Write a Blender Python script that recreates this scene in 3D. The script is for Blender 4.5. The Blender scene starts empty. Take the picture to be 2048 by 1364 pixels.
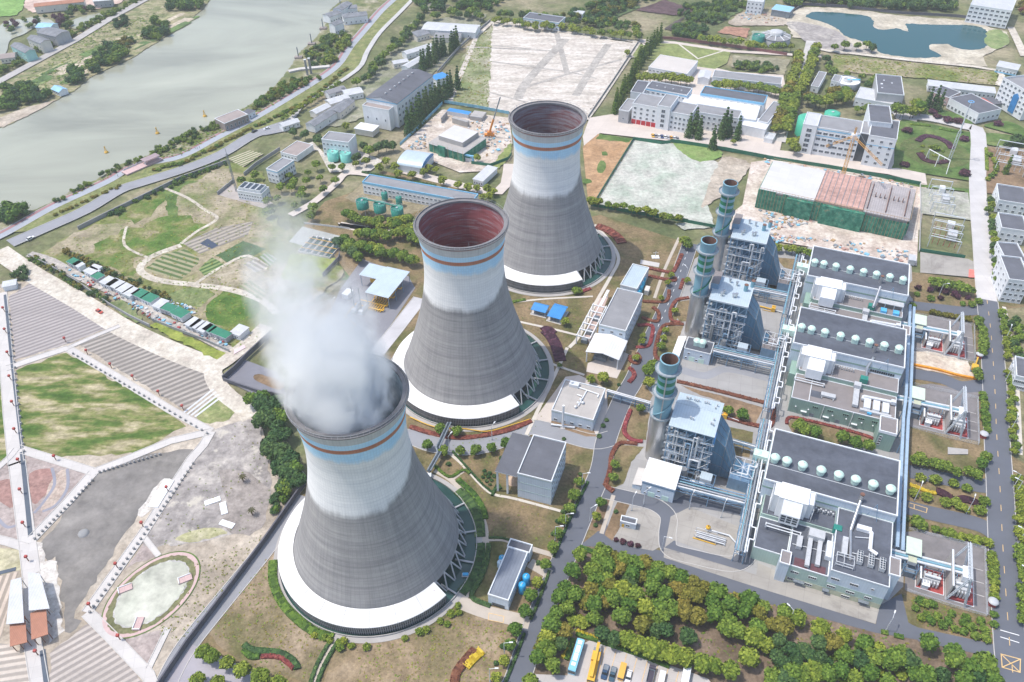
# aerial view of a power station: camera and light, ground, towers, power blocks, buildings, plants, sites and vehicles, haze
import bpy,bmesh,math,random
from math import radians as R,sin,cos,pi
from mathutils import Vector,Matrix
from mathutils.geometry import tessellate_polygon
random.seed(7)
S=bpy.context.scene
COL=S.collection
FPX,PITCH,ROLL,CH=1606.0,0.71257,-0.01735,250.0
cd=bpy.data.cameras.new("camera");cam=bpy.data.objects.new("camera",cd);COL.objects.link(cam)
cd.sensor_width=36.0;cd.lens=FPX/2048*36.0;cd.clip_start=1.0;cd.clip_end=12000
cam.matrix_world=(Matrix.Translation((0,0,CH))@Matrix.Rotation(pi/2-PITCH,4,'X')@Matrix.Rotation(ROLL,4,'Z'))
S.camera=cam
W=bpy.data.worlds.new("World");S.world=W;W.use_nodes=True
SUN_EL=math.atan2(79,34.5);SUN_DIR=Vector((-34,3,79)).normalized()
wn=W.node_tree.nodes;wn.clear()
bg=wn.new("ShaderNodeBackground");out=wn.new("ShaderNodeOutputWorld");sk=wn.new("ShaderNodeTexSky")
sk.sky_type='NISHITA';sk.sun_disc=False;sk.sun_elevation=SUN_EL;sk.sun_rotation=R(-85)
sk.air_density=1.0;sk.dust_density=2.0;sk.ozone_density=1.0
bg.inputs[1].default_value=0.15
W.node_tree.links.new(sk.outputs[0],bg.inputs[0]);W.node_tree.links.new(bg.outputs[0],out.inputs[0])
sl=bpy.data.lights.new("sun",'SUN');sl.energy=2.2;sl.angle=R(0.6);sl.color=(1,.955,.89)
so=bpy.data.objects.new("sun",sl);COL.objects.link(so);so.rotation_euler=SUN_DIR.to_track_quat('Z','Y').to_euler()
S.view_settings.view_transform='Standard';S.view_settings.look='None'
S.view_settings.exposure=0.58;S.view_settings.gamma=1.0
FRM=dict(P=(0,0,1),A=(0,0,0),B=(680,0,0),C=(1348,0,0),D=(0,450,0),E=(680,450,0),F=(1348,450,0),H=(0,904,0),I=(680,904,0),J=(1348,904,0),K=(1500,940,4.703),L=(1260,690,4.263),M=(1340,430,4.263),N=(1540,590,4.547),O=(1780,600,4.547),Q=(1040,1180,5.689))
def px(s):
 r=[];f=FRM['P']
 for t in s.split():
  if t in FRM:f=FRM[t];continue
  a,b=t.split(',');k=f[2]or 2.9257
  r.append((f[0]+float(a)/k,f[1]+float(b)/k))
 return r
def G(x,y,z=0.0):
 u0,v0=x-1024,y-682;c,s=cos(ROLL),sin(ROLL)
 u=c*u0+s*v0;v=-s*u0+c*v0
 d=Vector((u,FPX*cos(PITCH)-v*sin(PITCH),-FPX*sin(PITCH)-v*cos(PITCH)))
 return Vector((0,0,CH))+d*((z-CH)/d.z)
def gp(s,z=0.0):return[G(x,y,z)for x,y in px(s)]
def g1(s,z=0.0):return gp(s,z)[0]
MATS={}
def nodes(name):
 m=bpy.data.materials.new(name);m.use_nodes=True
 nt=m.node_tree;return m,nt,nt.nodes["Principled BSDF"],nt.links
def rgba(c):return(c[0],c[1],c[2],1)
def coords(nt,rot=0,scale=1.0,sx=1,sy=1,sz=1):
 t=nt.nodes.new("ShaderNodeTexCoord");m=nt.nodes.new("ShaderNodeMapping")
 m.inputs['Rotation'].default_value=(0,0,rot);m.inputs['Scale'].default_value=(scale*sx,scale*sy,scale*sz)
 nt.links.new(t.outputs['Object'],m.inputs[0]);return m.outputs[0]
def noise(nt,vec,scale=1,det=6,rough=.6,dist=0):
 n=nt.nodes.new("ShaderNodeTexNoise");n.inputs['Scale'].default_value=scale;n.inputs['Detail'].default_value=det
 n.inputs['Roughness'].default_value=rough;n.inputs['Distortion'].default_value=dist
 nt.links.new(vec,n.inputs['Vector']);return n.outputs['Fac']
def ramp(nt,fac,stops,interp='LINEAR'):
 r=nt.nodes.new("ShaderNodeValToRGB");e=r.color_ramp.elements;r.color_ramp.interpolation=interp
 while len(e)<len(stops):e.new(.5)
 for k,(p,c)in zip(e,stops):k.position=p;k.color=rgba(c)if hasattr(c,'__len__')else(c,c,c,1)
 nt.links.new(fac,r.inputs[0]);return r.outputs[0]
def mix(nt,fac,a,b,mode='MIX'):
 m=nt.nodes.new("ShaderNodeMixRGB");m.blend_type=mode
 for i,v in((0,fac),(1,a),(2,b)):
  if hasattr(v,'is_linked'):nt.links.new(v,m.inputs[i])
  elif i==0:m.inputs[0].default_value=v
  else:m.inputs[i].default_value=rgba(v)
 return m.outputs[0]
def bump(nt,fac,bsdf,st=.3,d=.1):
 b=nt.nodes.new("ShaderNodeBump");b.inputs['Strength'].default_value=st;b.inputs['Distance'].default_value=d
 nt.links.new(fac,b.inputs['Height']);nt.links.new(b.outputs[0],bsdf.inputs['Normal'])
def paint(name,c,rough=.6,var=.12,scale=.6,metal=0.0,streak=True):
 """painted / plain surface with weathering"""
 if name in MATS:return MATS[name]
 m,nt,b,L=nodes(name)
 f=noise(nt,coords(nt,0,scale,1,1,.35 if streak else 1),1,5,.65)
 lo=tuple(x*(1-var*1.6)for x in c);hi=tuple(min(1,x*(1+var))for x in c)
 L.new(ramp(nt,f,[(.28,lo),(.5,c),(.75,hi)]),b.inputs['Base Color'])
 b.inputs['Roughness'].default_value=rough;b.inputs['Metallic'].default_value=metal
 MATS[name]=m;return m
def soil(name,stops,s=.05,fine=.5,rough=.95,rot=0,sy=1,spots=None,dist=.2):
 """natural ground: big patches and fine grain; stops = [(pos, colour)]"""
 if name in MATS:return MATS[name]
 m,nt,b,L=nodes(name)
 v=coords(nt,rot,s,1,sy)
 big=noise(nt,v,1,8,.62,dist)
 c=ramp(nt,big,stops)
 fn=noise(nt,coords(nt,0,fine),1,6,.7)
 c=mix(nt,.75,c,ramp(nt,noise(nt,coords(nt,rot,fine*.22,1,sy),1,6,.72,.15),[(.3,.3),(.5,.5),(.7,.68)]),'OVERLAY')
 c=mix(nt,.8,c,ramp(nt,fn,[(.28,.3),(.5,.5),(.74,.7)]),'OVERLAY')
 if spots:
  sc,th,sp=spots
  f2=ramp(nt,noise(nt,coords(nt,0,sc),1,7,.7,.1),[(th,0),(th+.07,1)])
  c=mix(nt,f2,c,sp)
 L.new(c,b.inputs['Base Color']);b.inputs['Roughness'].default_value=rough
 b.inputs['Specular IOR Level'].default_value=.15
 bump(nt,fn,b,.5,.25)
 MATS[name]=m;return m
def rows(name,c1,c2,ang,spacing,s=.05,stops=None,thin=.5,wob=.6):
 """crop rows / furrows running at world angle ang"""
 if name in MATS:return MATS[name]
 m,nt,b,L=nodes(name)
 w=nt.nodes.new("ShaderNodeTexWave");w.wave_type='BANDS';w.bands_direction='Y'
 w.inputs['Scale'].default_value=1.0/spacing*0.314;w.inputs['Distortion'].default_value=wob;w.inputs['Detail'].default_value=3
 w.inputs['Detail Scale'].default_value=.6
 v=coords(nt,-ang,1);L.new(v,w.inputs['Vector'])
 band=ramp(nt,w.outputs['Fac'],[(thin-.22,0),(thin+.22,1)])
 big=noise(nt,coords(nt,-ang,s,.5,1.6),1,7,.65,.8)
 a=mix(nt,ramp(nt,big,[(.35,0),(.62,1)]),c1,stops or tuple(x*1.25 for x in c1))
 c=mix(nt,band,c2,a)
 fn=noise(nt,coords(nt,0,.9),1,6,.7)
 c=mix(nt,.5,c,ramp(nt,fn,[(.25,.4),(.5,.5),(.78,.62)]),'OVERLAY')
 L.new(c,b.inputs['Base Color']);b.inputs['Roughness'].default_value=.95;b.inputs['Specular IOR Level'].default_value=.1
 bump(nt,band,b,.6,.2)
 MATS[name]=m;return m
def slab(name,c,s=.12,var=.18,joint=0,ang=0,jc=.75,rough=.85,stain=None):
 """asphalt / concrete paving, with optional joints"""
 if name in MATS:return MATS[name]
 m,nt,b,L=nodes(name)
 f=noise(nt,coords(nt,ang,s),1,8,.68,.4);f2=noise(nt,coords(nt,ang,.035,1,3),1,6,.6,.5)
 lo=tuple(x*(1-var)for x in c);hi=tuple(min(1,x*(1+var))for x in c)
 col=mix(nt,.5,ramp(nt,f,[(.3,lo),(.7,hi)]),ramp(nt,f2,[(.32,lo),(.5,c),(.7,hi)]))
 if stain:
  col=mix(nt,ramp(nt,noise(nt,coords(nt,ang,.06),1,8,.7,1),[(.52,0),(.66,.8)]),col,stain)
 if joint:
  br=nt.nodes.new("ShaderNodeTexBrick");br.offset=0;br.inputs['Scale'].default_value=1
  br.inputs['Brick Width'].default_value=joint;br.inputs['Row Height'].default_value=joint
  br.inputs['Mortar Size'].default_value=.07;br.inputs['Color1'].default_value=(1,1,1,1);br.inputs['Color2'].default_value=(.93,.93,.93,1)
  br.inputs['Mortar'].default_value=(jc,jc,jc,1);L.new(coords(nt,-ang,1),br.inputs['Vector'])
  col=mix(nt,1,col,br.outputs['Color'],'MULTIPLY')
 L.new(col,b.inputs['Base Color']);b.inputs['Roughness'].default_value=rough;b.inputs['Specular IOR Level'].default_value=.25
 MATS[name]=m;return m
def sheet_roof(name,c,pitch=.6,axis='X',rough=.5,var=.1,metal=0.0,depth=.35):
 """corrugated or seamed roof / cladding: dark thin seams every `pitch` metres along object axis"""
 if name in MATS:return MATS[name]
 m,nt,b,L=nodes(name)
 w=nt.nodes.new("ShaderNodeTexWave");w.wave_type='BANDS';w.bands_direction=axis;w.wave_profile='SIN'
 w.inputs['Scale'].default_value=.314/pitch;L.new(coords(nt),w.inputs['Vector'])
 f=noise(nt,coords(nt,0,.25,1,1,.4),1,6,.65,.6)
 lo=tuple(x*(1-var*1.5)for x in c);hi=tuple(min(1,x*(1+var))for x in c)
 col=ramp(nt,f,[(.3,lo),(.55,c),(.75,hi)])
 se=ramp(nt,w.outputs['Fac'],[(0,1-depth),(.12,1)])
 L.new(mix(nt,1,col,se,'MULTIPLY'),b.inputs['Base Color'])
 b.inputs['Roughness'].default_value=rough;b.inputs['Metallic'].default_value=metal
 MATS[name]=m;return m
class MB:
 def __init__(s):s.v=[];s.f=[];s.m=[];s.sm=[];s.M=None
 def add(s,vs,fs,mi=0,sm=False):
  o=len(s.v)
  s.v+=[tuple(s.M@Vector(v))if s.M else tuple(v)for v in vs]
  for f in fs:s.f.append(tuple(i+o for i in f));s.m.append(mi);s.sm.append(sm)
 def box(s,x0,y0,z0,x1,y1,z1,mi=0,top=None):
  s.add([(x0,y0,z0),(x1,y0,z0),(x1,y1,z0),(x0,y1,z0),(x0,y0,z1),(x1,y0,z1),(x1,y1,z1),(x0,y1,z1)],[(0,3,2,1),(0,1,5,4),(1,2,6,5),(2,3,7,6),(3,0,4,7)],mi)
  s.f.append(tuple(len(s.v)-8+i for i in(4,5,6,7)));s.m.append(mi if top is None else top);s.sm.append(False)
 def cbox(s,c,d,rz=0,mi=0):
  o=s.M;s.M=(o or Matrix())@Matrix.Translation(c)@Matrix.Rotation(rz,4,'Z')
  s.box(-d[0]/2,-d[1]/2,-d[2]/2,d[0]/2,d[1]/2,d[2]/2,mi);s.M=o
 def prism(s,poly,z0,z1,mi=0,top=None,bottom=False):
  n=len(poly)
  if sum(poly[i][0]*poly[(i+1)%n][1]-poly[(i+1)%n][0]*poly[i][1]for i in range(n))<0:poly=poly[::-1]
  vs=[(p[0],p[1],z0)for p in poly]+[(p[0],p[1],z1)for p in poly]
  s.add(vs,[(i,(i+1)%n,(i+1)%n+n,i+n)for i in range(n)],mi)
  s.flat(poly,z1,mi if top is None else top)
 def flat(s,poly,z,mi=0):
  vs=[(p[0],p[1],z)for p in poly]
  fs=[]
  for t in tessellate_polygon([[Vector((p[0],p[1],0))for p in poly]]):
   a,b,c=(vs[i]for i in t)
   fs.append(tuple(t)if(b[0]-a[0])*(c[1]-a[1])-(b[1]-a[1])*(c[0]-a[0])>0 else tuple(reversed(t)))
  s.add(vs,fs,mi)
 def tube(s,p,q,r=.1,n=6,mi=0,r2=None,cap=True,sm=True):
  p=Vector(p);q=Vector(q);d=(q-p)
  if d.length<1e-6:return
  a=d.normalized();u=a.orthogonal().normalized();w=a.cross(u);r2=r if r2 is None else r2
  vs=[p+(u*cos(2*pi*i/n)+w*sin(2*pi*i/n))*r for i in range(n)]+[q+(u*cos(2*pi*i/n)+w*sin(2*pi*i/n))*r2 for i in range(n)]
  s.add(vs,[(i,(i+1)%n,(i+1)%n+n,i+n)for i in range(n)],mi,sm)
  if cap:s.add(vs,[tuple(range(n))[::-1],tuple(range(n,2*n))],mi)
 def path(s,pts,r=.1,n=6,mi=0):
  for a,b in zip(pts,pts[1:]):s.tube(a,b,r,n,mi)
 def lathe(s,prof,n=24,c=(0,0),mi=0,sm=True,a0=0,a1=2*pi,cap=False):
  full=abs(a1-a0-2*pi)<1e-6;k=n if full else n+1;vs=[]
  for r,z in prof:
   vs+=[(c[0]+r*cos(a0+(a1-a0)*i/n),c[1]+r*sin(a0+(a1-a0)*i/n),z)for i in range(k)]
  fs=[]
  for j in range(len(prof)-1):
   for i in range(n):
    i2=(i+1)%k
    fs.append((j*k+i,j*k+i2,(j+1)*k+i2,(j+1)*k+i))
  s.add(vs,fs,mi,sm)
  if cap:s.add(vs[-k:],[tuple(range(k))],mi)
 def build(s,name,mats,parent=None,loc=None,rz=0):
  me=bpy.data.meshes.new(name);me.from_pydata(s.v,[],s.f)
  mats=mats if isinstance(mats,(list,tuple))else[mats]
  for m in mats:me.materials.append(m)
  me.polygons.foreach_set('material_index',s.m);me.polygons.foreach_set('use_smooth',s.sm);me.update()
  o=bpy.data.objects.new(name,me);COL.objects.link(o)
  if parent:o.parent=parent
  if loc is not None:o.location=loc
  if rz:o.rotation_euler.z=rz
  return o
def tag(o,label=None,cat=None,group=None,kind=None):
 if label:o['label']=label
 if cat:o['category']=cat
 if group:o['group']=group
 if kind:o['kind']=kind
 return o
def thing(name,label,cat,loc=(0,0,0),rz=0,group=None):
 o=bpy.data.objects.new(name,None);o.empty_display_size=.5;COL.objects.link(o)
 o.location=loc;o.rotation_euler=(0,0,rz);return tag(o,label,cat,group)
def dup(o,loc=None,rz=None,label=None,group=None,scale=None,parent=None):
 c=o.copy();COL.objects.link(c)
 if parent:c.parent=parent
 if loc is not None:c.location=loc
 if rz is not None:c.rotation_euler.z=rz
 if scale is not None:c.scale=scale
 if label:c['label']=label
 if group:c['group']=group
 for ch in KIDS.get(o,None)or[x for x in o.children]:dup(ch,parent=c)
 return c
KIDS={}
def one(mb,name,mats,label,cat,loc=(0,0,0),rz=0,group=None):
 return tag(mb.build(name,mats,None,loc,rz),label,cat,group)
def rect(s,h):
 """three roof corners (near-left, near-right, far-right) -> base corner, angle, length, depth"""
 a,b,c=gp(s,h)[:3];u=b-a;L=u.length;rz=math.atan2(u.y,u.x)
 n=Vector((-sin(rz),cos(rz),0));Wd=(c-b).dot(n)
 return Vector((a.x,a.y,0)),rz,L,Wd
def loc2w(base,rz,x,y,z=0):
 return Vector((base.x+x*cos(rz)-y*sin(rz),base.y+x*sin(rz)+y*cos(rz),z))
def ang(s):
 a,b=gp(s)[:2];return math.atan2(b.y-a.y,b.x-a.x)
def cat_rom(P,k=6,closed=True):
 n=len(P);r=[]
 for i in range(n if closed else n-1):
  p0=P[(i-1)%n]if closed or i>0 else P[0];p1=P[i];p2=P[(i+1)%n];p3=P[(i+2)%n]if closed or i+2<n else P[-1]
  for j in range(k):
   t=j/k
   r.append(.5*((2*p1)+(p2-p0)*t+(2*p0-5*p1+4*p2-p3)*t*t+(3*p1-p0-3*p2+p3)*t**3))
 if not closed:r.append(P[-1])
 return r
def ragged(P,amp,step=4.0):
 r=[];n=len(P)
 for i in range(n):
  a,b=P[i],P[(i+1)%n];m=max(1,int((b-a).length/step))
  for j in range(m):r.append(a.lerp(b,j/m)+Vector((random.uniform(-amp,amp),random.uniform(-amp,amp),0)))
 return r
GN=[]
def patch(name,s,m,lvl,smooth=0,rag=0,label=None,cat=None,z=0.0,kind='structure'):
 P=gp(s)if isinstance(s,str)else s
 if smooth:P=cat_rom(P,smooth)
 if rag:P=ragged(P,rag,max(2.0,rag*3))
 GN.append(0);mb=MB();mb.flat(P,z+lvl*.03+len(GN)%19*.0014)
 o=mb.build(name,m);tag(o,label,cat,None,kind);return o
def ribbon(P,w,z=0.0):
 """left and right edges of a line of width w"""
 Lf,Rt=[],[]
 for i,p in enumerate(P):
  d=(P[min(i+1,len(P)-1)]-P[max(i-1,0)]);d.z=0;d.normalize();n=Vector((-d.y,d.x,0))
  k=1.0
  if 0<i<len(P)-1:
   d1=(P[i]-P[i-1]).normalized();k=1/max(.5,abs(d1.dot(d)))
  Lf.append(p+n*w/2*k);Rt.append(p-n*w/2*k)
 return Lf,Rt
def strip(name,s,w,m,lvl,smooth=0,label=None,cat=None,kerb=None,z=0.0,h=0.0):
 P=gp(s)if isinstance(s,str)else s
 if smooth:P=cat_rom(P,smooth,False)
 GN.append(0);mb=MB();Lf,Rt=ribbon(P,w);zz=z+lvl*.03+len(GN)%19*.0014;n=len(P)
 vs=[(p.x,p.y,zz+h)for p in Lf]+[(p.x,p.y,zz+h)for p in Rt]
 mb.add(vs,[(i+n,i+1+n,i+1,i)for i in range(n-1)])
 if h:
  lo=[(x,y,zz)for x,y,_ in vs]
  mb.add(vs+lo,[(i,i+1,i+1+2*n,i+2*n)for i in range(n-1)]+[(i+n+1,i+n,i+3*n,i+1+3*n)for i in range(n-1)]+[(0,n,3*n,2*n),(n-1,3*n-1,4*n-1,2*n-1)])
 mats=[m]
 if kerb:
  mats.append(kerb)
  for E,q in((ribbon(P,w+.3),0),):
   for side in E:
    for a,b in zip(side,side[1:]):
     d=(b-a);
     if d.length<.05:continue
     d.normalize();nn=Vector((-d.y,d.x,0))*.13
     mb.add([(a-nn).to_tuple(),(b-nn).to_tuple(),(b+nn).to_tuple(),(a+nn).to_tuple()]+[((v.x),v.y,zz+.14)for v in(a-nn,b-nn,b+nn,a+nn)],[(4,5,6,7),(0,1,5,4),(1,2,6,5),(2,3,7,6),(3,0,4,7)],1)
 o=mb.build(name,mats);tag(o,label,cat,None,'structure');return o
earth=soil('earth',[(.3,(.09,.12,.05)),(.48,(.16,.17,.08)),(.62,(.3,.26,.17))],.02,.35,spots=(.3,.62,(.07,.1,.04)))
farm=soil('farm',[(.3,(.1,.13,.05)),(.45,(.2,.21,.1)),(.55,(.33,.29,.18)),(.68,(.17,.2,.08))],.045,.35,sy=2.2,rot=.5,spots=(.22,.56,(.42,.37,.26)))
scrub=soil('scrub',[(.3,(.1,.15,.035)),(.45,(.19,.21,.07)),(.54,(.3,.26,.16)),(.7,(.4,.34,.24))],.035,.5,spots=(.35,.6,(.1,.16,.035)))
fgrass=soil('fieldgrass',[(.3,(.055,.115,.02)),(.45,(.1,.17,.035)),(.56,(.19,.2,.07)),(.68,(.34,.29,.18))],.06,.7,spots=(.3,.62,(.3,.26,.16)))
bare=soil('bare',[(.3,(.3,.25,.19)),(.5,(.42,.36,.29)),(.7,(.54,.48,.4))],.035,.45,spots=(.35,.64,(.33,.3,.22)))
pale=soil('pale',[(.3,(.4,.36,.31)),(.5,(.55,.5,.44)),(.7,(.66,.61,.55))],.03,.35,rot=.35,sy=3,spots=(.14,.62,(.4,.36,.3)))
lawn=soil('lawn',[(.28,(.085,.1,.03)),(.42,(.15,.135,.06)),(.52,(.22,.165,.09)),(.72,(.29,.21,.125))],.05,.9,spots=(.25,.6,(.1,.115,.04)))
brown=soil('brown',[(.3,(.17,.12,.07)),(.5,(.25,.17,.105)),(.7,(.31,.22,.14))],.04,.6)
grass=soil('grass',[(.3,(.06,.115,.028)),(.5,(.1,.165,.045)),(.7,(.18,.22,.075))],.08,.6)
meadow=soil('meadow',[(.34,(.05,.105,.018)),(.45,(.1,.155,.035)),(.52,(.22,.22,.085)),(.62,(.43,.37,.24))],.045,.5,rot=ang("D 200,1100 800,950"),sy=3)
dustroad=soil('dustroad',[(.3,(.48,.43,.36)),(.6,(.6,.55,.47)),(.8,(.66,.61,.53))],.06,.5,spots=(.12,.66,(.42,.37,.3)))
mud=soil('mud',[(.3,(.16,.15,.14)),(.5,(.21,.195,.18)),(.7,(.27,.25,.225))],.03,.15,.55)
greysoil=soil('greysoil',[(.3,(.24,.22,.21)),(.5,(.34,.31,.29)),(.7,(.5,.46,.41))],.05,.4,dist=2,spots=(.1,.58,(.52,.48,.41)))
asph=slab('asphalt',(.13,.14,.165),.1,.12)
asph2=slab('light_asphalt',(.29,.295,.315),.1,.12)
conc=slab('concrete',(.36,.35,.34),.12,.14,5,ang("I 1560,215 2048,310"),.8)
concw=slab('white_concrete',(.58,.55,.52),.12,.1,4,ang("D 110,760 390,720"),.85)
conct=slab('tan_concrete',(.6,.53,.47),.1,.1,6,ang("C 300,820 1700,1070"),.86)
stained=slab('stained_concrete',(.38,.355,.32),.1,.2,6,ang("J 0,600 1180,960"),.8,stain=(.24,.22,.2))
kerbm=paint('kerb_stone',(.52,.5,.47),.8,.08)
pinkpave=slab('pink_paving',(.58,.42,.4),.3,.08,2,0,.85)
redgravel=soil('red_gravel',[(.3,(.28,.16,.14)),(.6,(.36,.22,.19)),(.8,(.44,.3,.26))],.1,.8)
mb=MB();mb.flat([(-2600,-400),(2600,-400),(2600,3600),(-2600,3600)],-.6)
tag(mb.build('ground',earth),'green and brown countryside under the whole scene','ground',None,'structure')
def water(name,col,rough,s,lvl,label,smooth=5,z=-.4):
 m,nt,b,L=nodes(name)
 f=noise(nt,coords(nt,.6,.006,1,2.5),1,5,.55,.8)
 L.new(ramp(nt,f,[(.3,tuple(x*.7 for x in col)),(.5,col),(.72,tuple(x*1.25 for x in col))]),b.inputs['Base Color'])
 b.inputs['Roughness'].default_value=rough;b.inputs['IOR'].default_value=1.33
 bump(nt,noise(nt,coords(nt,.3,.5,1,2),1,4,.65),b,.12,.4)
 return patch(name,s,m,lvl,smooth,0,label,'water',z)
RB=["0,1290 120,1240 210,1225 290,1190 440,1105 560,1055 700,965 860,912 1000,835 1200,742 1290,705 1450,620 1600,515 1670,430 1700,390 1760,300 1850,220 1920,120 1930,60 2000,0","1230,0 1180,60 1040,170 880,270 760,345 520,455 450,520 320,590 100,705 0,745"]
r_pts=gp("A "+RB[0]);l_pts=gp("A "+RB[1])
up=(r_pts[-1]-r_pts[-3]).normalized()*500
water('river_water',(.34,.345,.27),.1,[Vector((-800,380,0)),Vector((-520,330,0))]+r_pts+[r_pts[-1]+up,l_pts[0]+up*1.1]+l_pts+[Vector((-800,520,0))],1,'wide calm grey green river with pale sky sheen',0)
bank_l=[p for p in l_pts]
patch('farmland',gp("A 860,0 620,110 440,235 200,370 0,480")+[Vector((-800,600,0))]+[Vector((-800,520,0))]+l_pts[::-1],farm,2,0,1.0,'patchwork of small vegetable plots on the far river bank','farmland')
patch('sandbank',"A 0,690 120,640 270,600 330,585 250,630 100,705 0,745",bare,3,4,1,'sandy edge of the far river bank','bank')
strip('railway_bed',"A -40,500 200,370 440,240 650,110 870,-10",8,slab('railbed',(.42,.4,.38)),3,0,'grey road on an embankment beside the far fields','road',z=.6)
patch('pond_water',"A 0,150 130,110 250,100 320,140 210,160 140,200 60,235 40,300 0,330",bpy.data.materials['river_water'],3,4,0,'muddy fish pond behind the far riverside houses','water')
patch('canal_water',"A 400,140 470,100 640,68 610,95 460,170",bpy.data.materials['river_water'],3,3,0,'narrow pond behind the roadside tree row','water')
patch('green_field',"A -200,-60 150,-60 140,40 100,90 -200,110",soil('fresh_field',[(.3,(.16,.3,.08)),(.7,(.24,.38,.12))],.02,.3),3,0,1,'bright green field in the far corner','field')
patch('industrial_yard',"A 150,-30 760,-30 700,20 580,50 400,60 300,60 190,75 140,45",soil('pinkyard',[(.3,(.5,.36,.3)),(.6,(.6,.48,.42)),(.8,(.65,.58,.52))],.04,.2),3,0,1,'pinkish sandy works yard on the far side of the pond','yard')
random.seed(11)
cols=[(.13,.2,.07),(.45,.39,.28),(.2,.25,.1),(.1,.16,.06),(.5,.43,.33),(.34,.33,.18)]
for i in range(46):
 t=random.random();k=random.uniform(.12,.9)
 a=G(*px("A %d,%d"%(int(40+t*980),int(500-t*430)))[0]);b=G(*px("A %d,%d"%(int(200+t*950),int(600-t*480)))[0])
 c0=a.lerp(b,k);d=(G(*px("A 1000,60")[0])-G(*px("A 100,480")[0])).normalized();n=Vector((-d.y,d.x,0))
 w1,w2=random.uniform(5,14),random.uniform(2,5)
 ci=random.randrange(6)
 patch('vegetable_plot',[c0-d*w1-n*w2,c0+d*w1-n*w2,c0+d*w1*.9+n*w2,c0-d*w1*.95+n*w2],soil('plot%d'%ci,[(.3,tuple(x*.8 for x in cols[ci])),(.7,tuple(x*1.2 for x in cols[ci]))],.2,.6),4+i*.1,0,.5,'small vegetable plot on the far river bank','plot')
rbw=r_pts
prom="A -60,1405 60,1346 300,1212 520,1110 640,1052 740,992 870,952 1060,912 1260,808 1500,682 1800,502 1960,392 2040,280 B 110,210 170,140 240,60 330,-20"
road="A 60,1425 240,1346 500,1230 700,1112 850,1062 1100,982 1300,900 1480,792 1640,742"
bank=soil('bank',[(.3,(.1,.14,.05)),(.5,(.2,.2,.1)),(.66,(.4,.36,.28))],.06,.4)
patch('river_bank',[Vector((-520,330,0))]+rbw+[rbw[-1]+up]+[G(*px("B 400,0")[0])+up]+gp("B 330,0 240,80 130,220 40,370 A 1960,420 1800,520 1500,700 1060,930 870,970 740,1010 640,1070 300,1230 60,1360")+[Vector((-420,250,0))],bank,2,0,.6,'scrubby sloping near bank of the river','bank')
patch('verge',"A 60,1360 300,1225 640,1066 870,966 1060,926 1500,696 1800,516 1960,406 2040,294 B 60,294 110,224 240,74 330,0 430,0 350,85 235,195 95,415 A 1790,600 1640,745 1480,800 1300,905 1100,990 850,1070 700,1120 500,1236 240,1350",soil('verge',[(.3,(.14,.17,.06)),(.5,(.2,.22,.085)),(.7,(.3,.28,.14))],.15,.7),3,0,0,'grassy planted strip between the riverside path and the road','verge')
strip('promenade_path',prom,7.5,slab('path_grey',(.36,.385,.42),.1,.1),5,4,'pale grey riverside promenade','path',kerbm)
strip('cycle_path',"A -80,1400 40,1344 290,1202 510,1098 630,1042 735,982 865,944 1050,902 1250,798 1490,672 1790,494 1950,384 2028,272 B 100,205 160,136 230,56 320,-25",2.2,slab('path_red',(.36,.2,.2),.1,.1),7,4,'dull red cycle lane along the river side of the promenade','path')
strip('riverside_road',road,9,asph2,5,4,'pale grey riverside road with low walls','road',kerbm)
strip('lane',"A 1640,742 1720,680 1790,600 B 95,412 160,300 232,192 340,82 430,-10",4,slab('lane',(.5,.49,.47)),5,4,'narrow pale lane continuing between trees beside the riverside path','road')
patch('road_junction',"A 1440,800 1560,740 1680,700 1720,720 1660,770 1560,790",asph2,5.5,0,0,'pale junction where the riverside road meets the village lane','road')
patch('scrub_field',"P 75,510 250,405 420,340 470,325 520,345 560,450 690,545 545,670 480,715 460,690 330,600 200,560",scrub,3,0,1.5,'open scrub field with tracks between riverside road and sheds','field')
sbare=soil('scrubbare',[(.3,(.13,.17,.05)),(.46,(.26,.24,.14)),(.56,(.34,.29,.2)),(.72,(.43,.37,.28))],.05,.5,spots=(.3,.62,(.15,.19,.055)))
patch('bare_field',"D 330,110 560,0 760,20 720,110 480,170",sbare,4,4,2,'dry bare patch at the edge of the scrub field','field')
patch('green_patch',"D 560,150 640,60 800,30 1010,120 820,180 640,220",fgrass,5,4,3,'green grassy patch in the scrub field','grass')
patch('green_patch',"D 470,200 620,170 800,230 780,300 640,250",fgrass,5,4,3,'green grassy patch nearest the grey sheds','grass')
patch('green_patch',"A 680,1240 900,1130 1000,1110 940,1200 800,1300",fgrass,5,4,3,'green grassy patch beside the riverside road wall','grass')
patch('green_patch',"A 960,1110 1160,1060 1040,1130 D 1050,60",grass,5,3,1,'small green patch among tracks of the scrub field','grass')
patch('green_patch',"D 820,30 1000,-60 1200,-10 1190,50 1060,110 960,80",fgrass,5,4,3,'green grass patch beside the bare upper field','grass')
patch('bare_field',"A 990,1140 1180,1040 1330,990 1440,1260 1300,1330 1100,1250",sbare,4.5,4,2,'dusty worn patch of field below the riverside road','field')
patch('crop_field',"D 1070,110 1260,20 1480,-20 1450,60 1170,170",rows('r1',(.34,.3,.25),(.24,.22,.19),ang("D 1070,110 1400,-20"),3.2),5,0,0,'grey furrowed allotment with a dark sheet','field')
patch('crop_field',"D 1265,180 1420,95 1560,140 1370,245",soil('darkcrop',[(.3,(.06,.11,.05)),(.7,(.1,.16,.07))],.1,.6),5,0,.4,'dark green crop block among the allotments','field')
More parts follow.
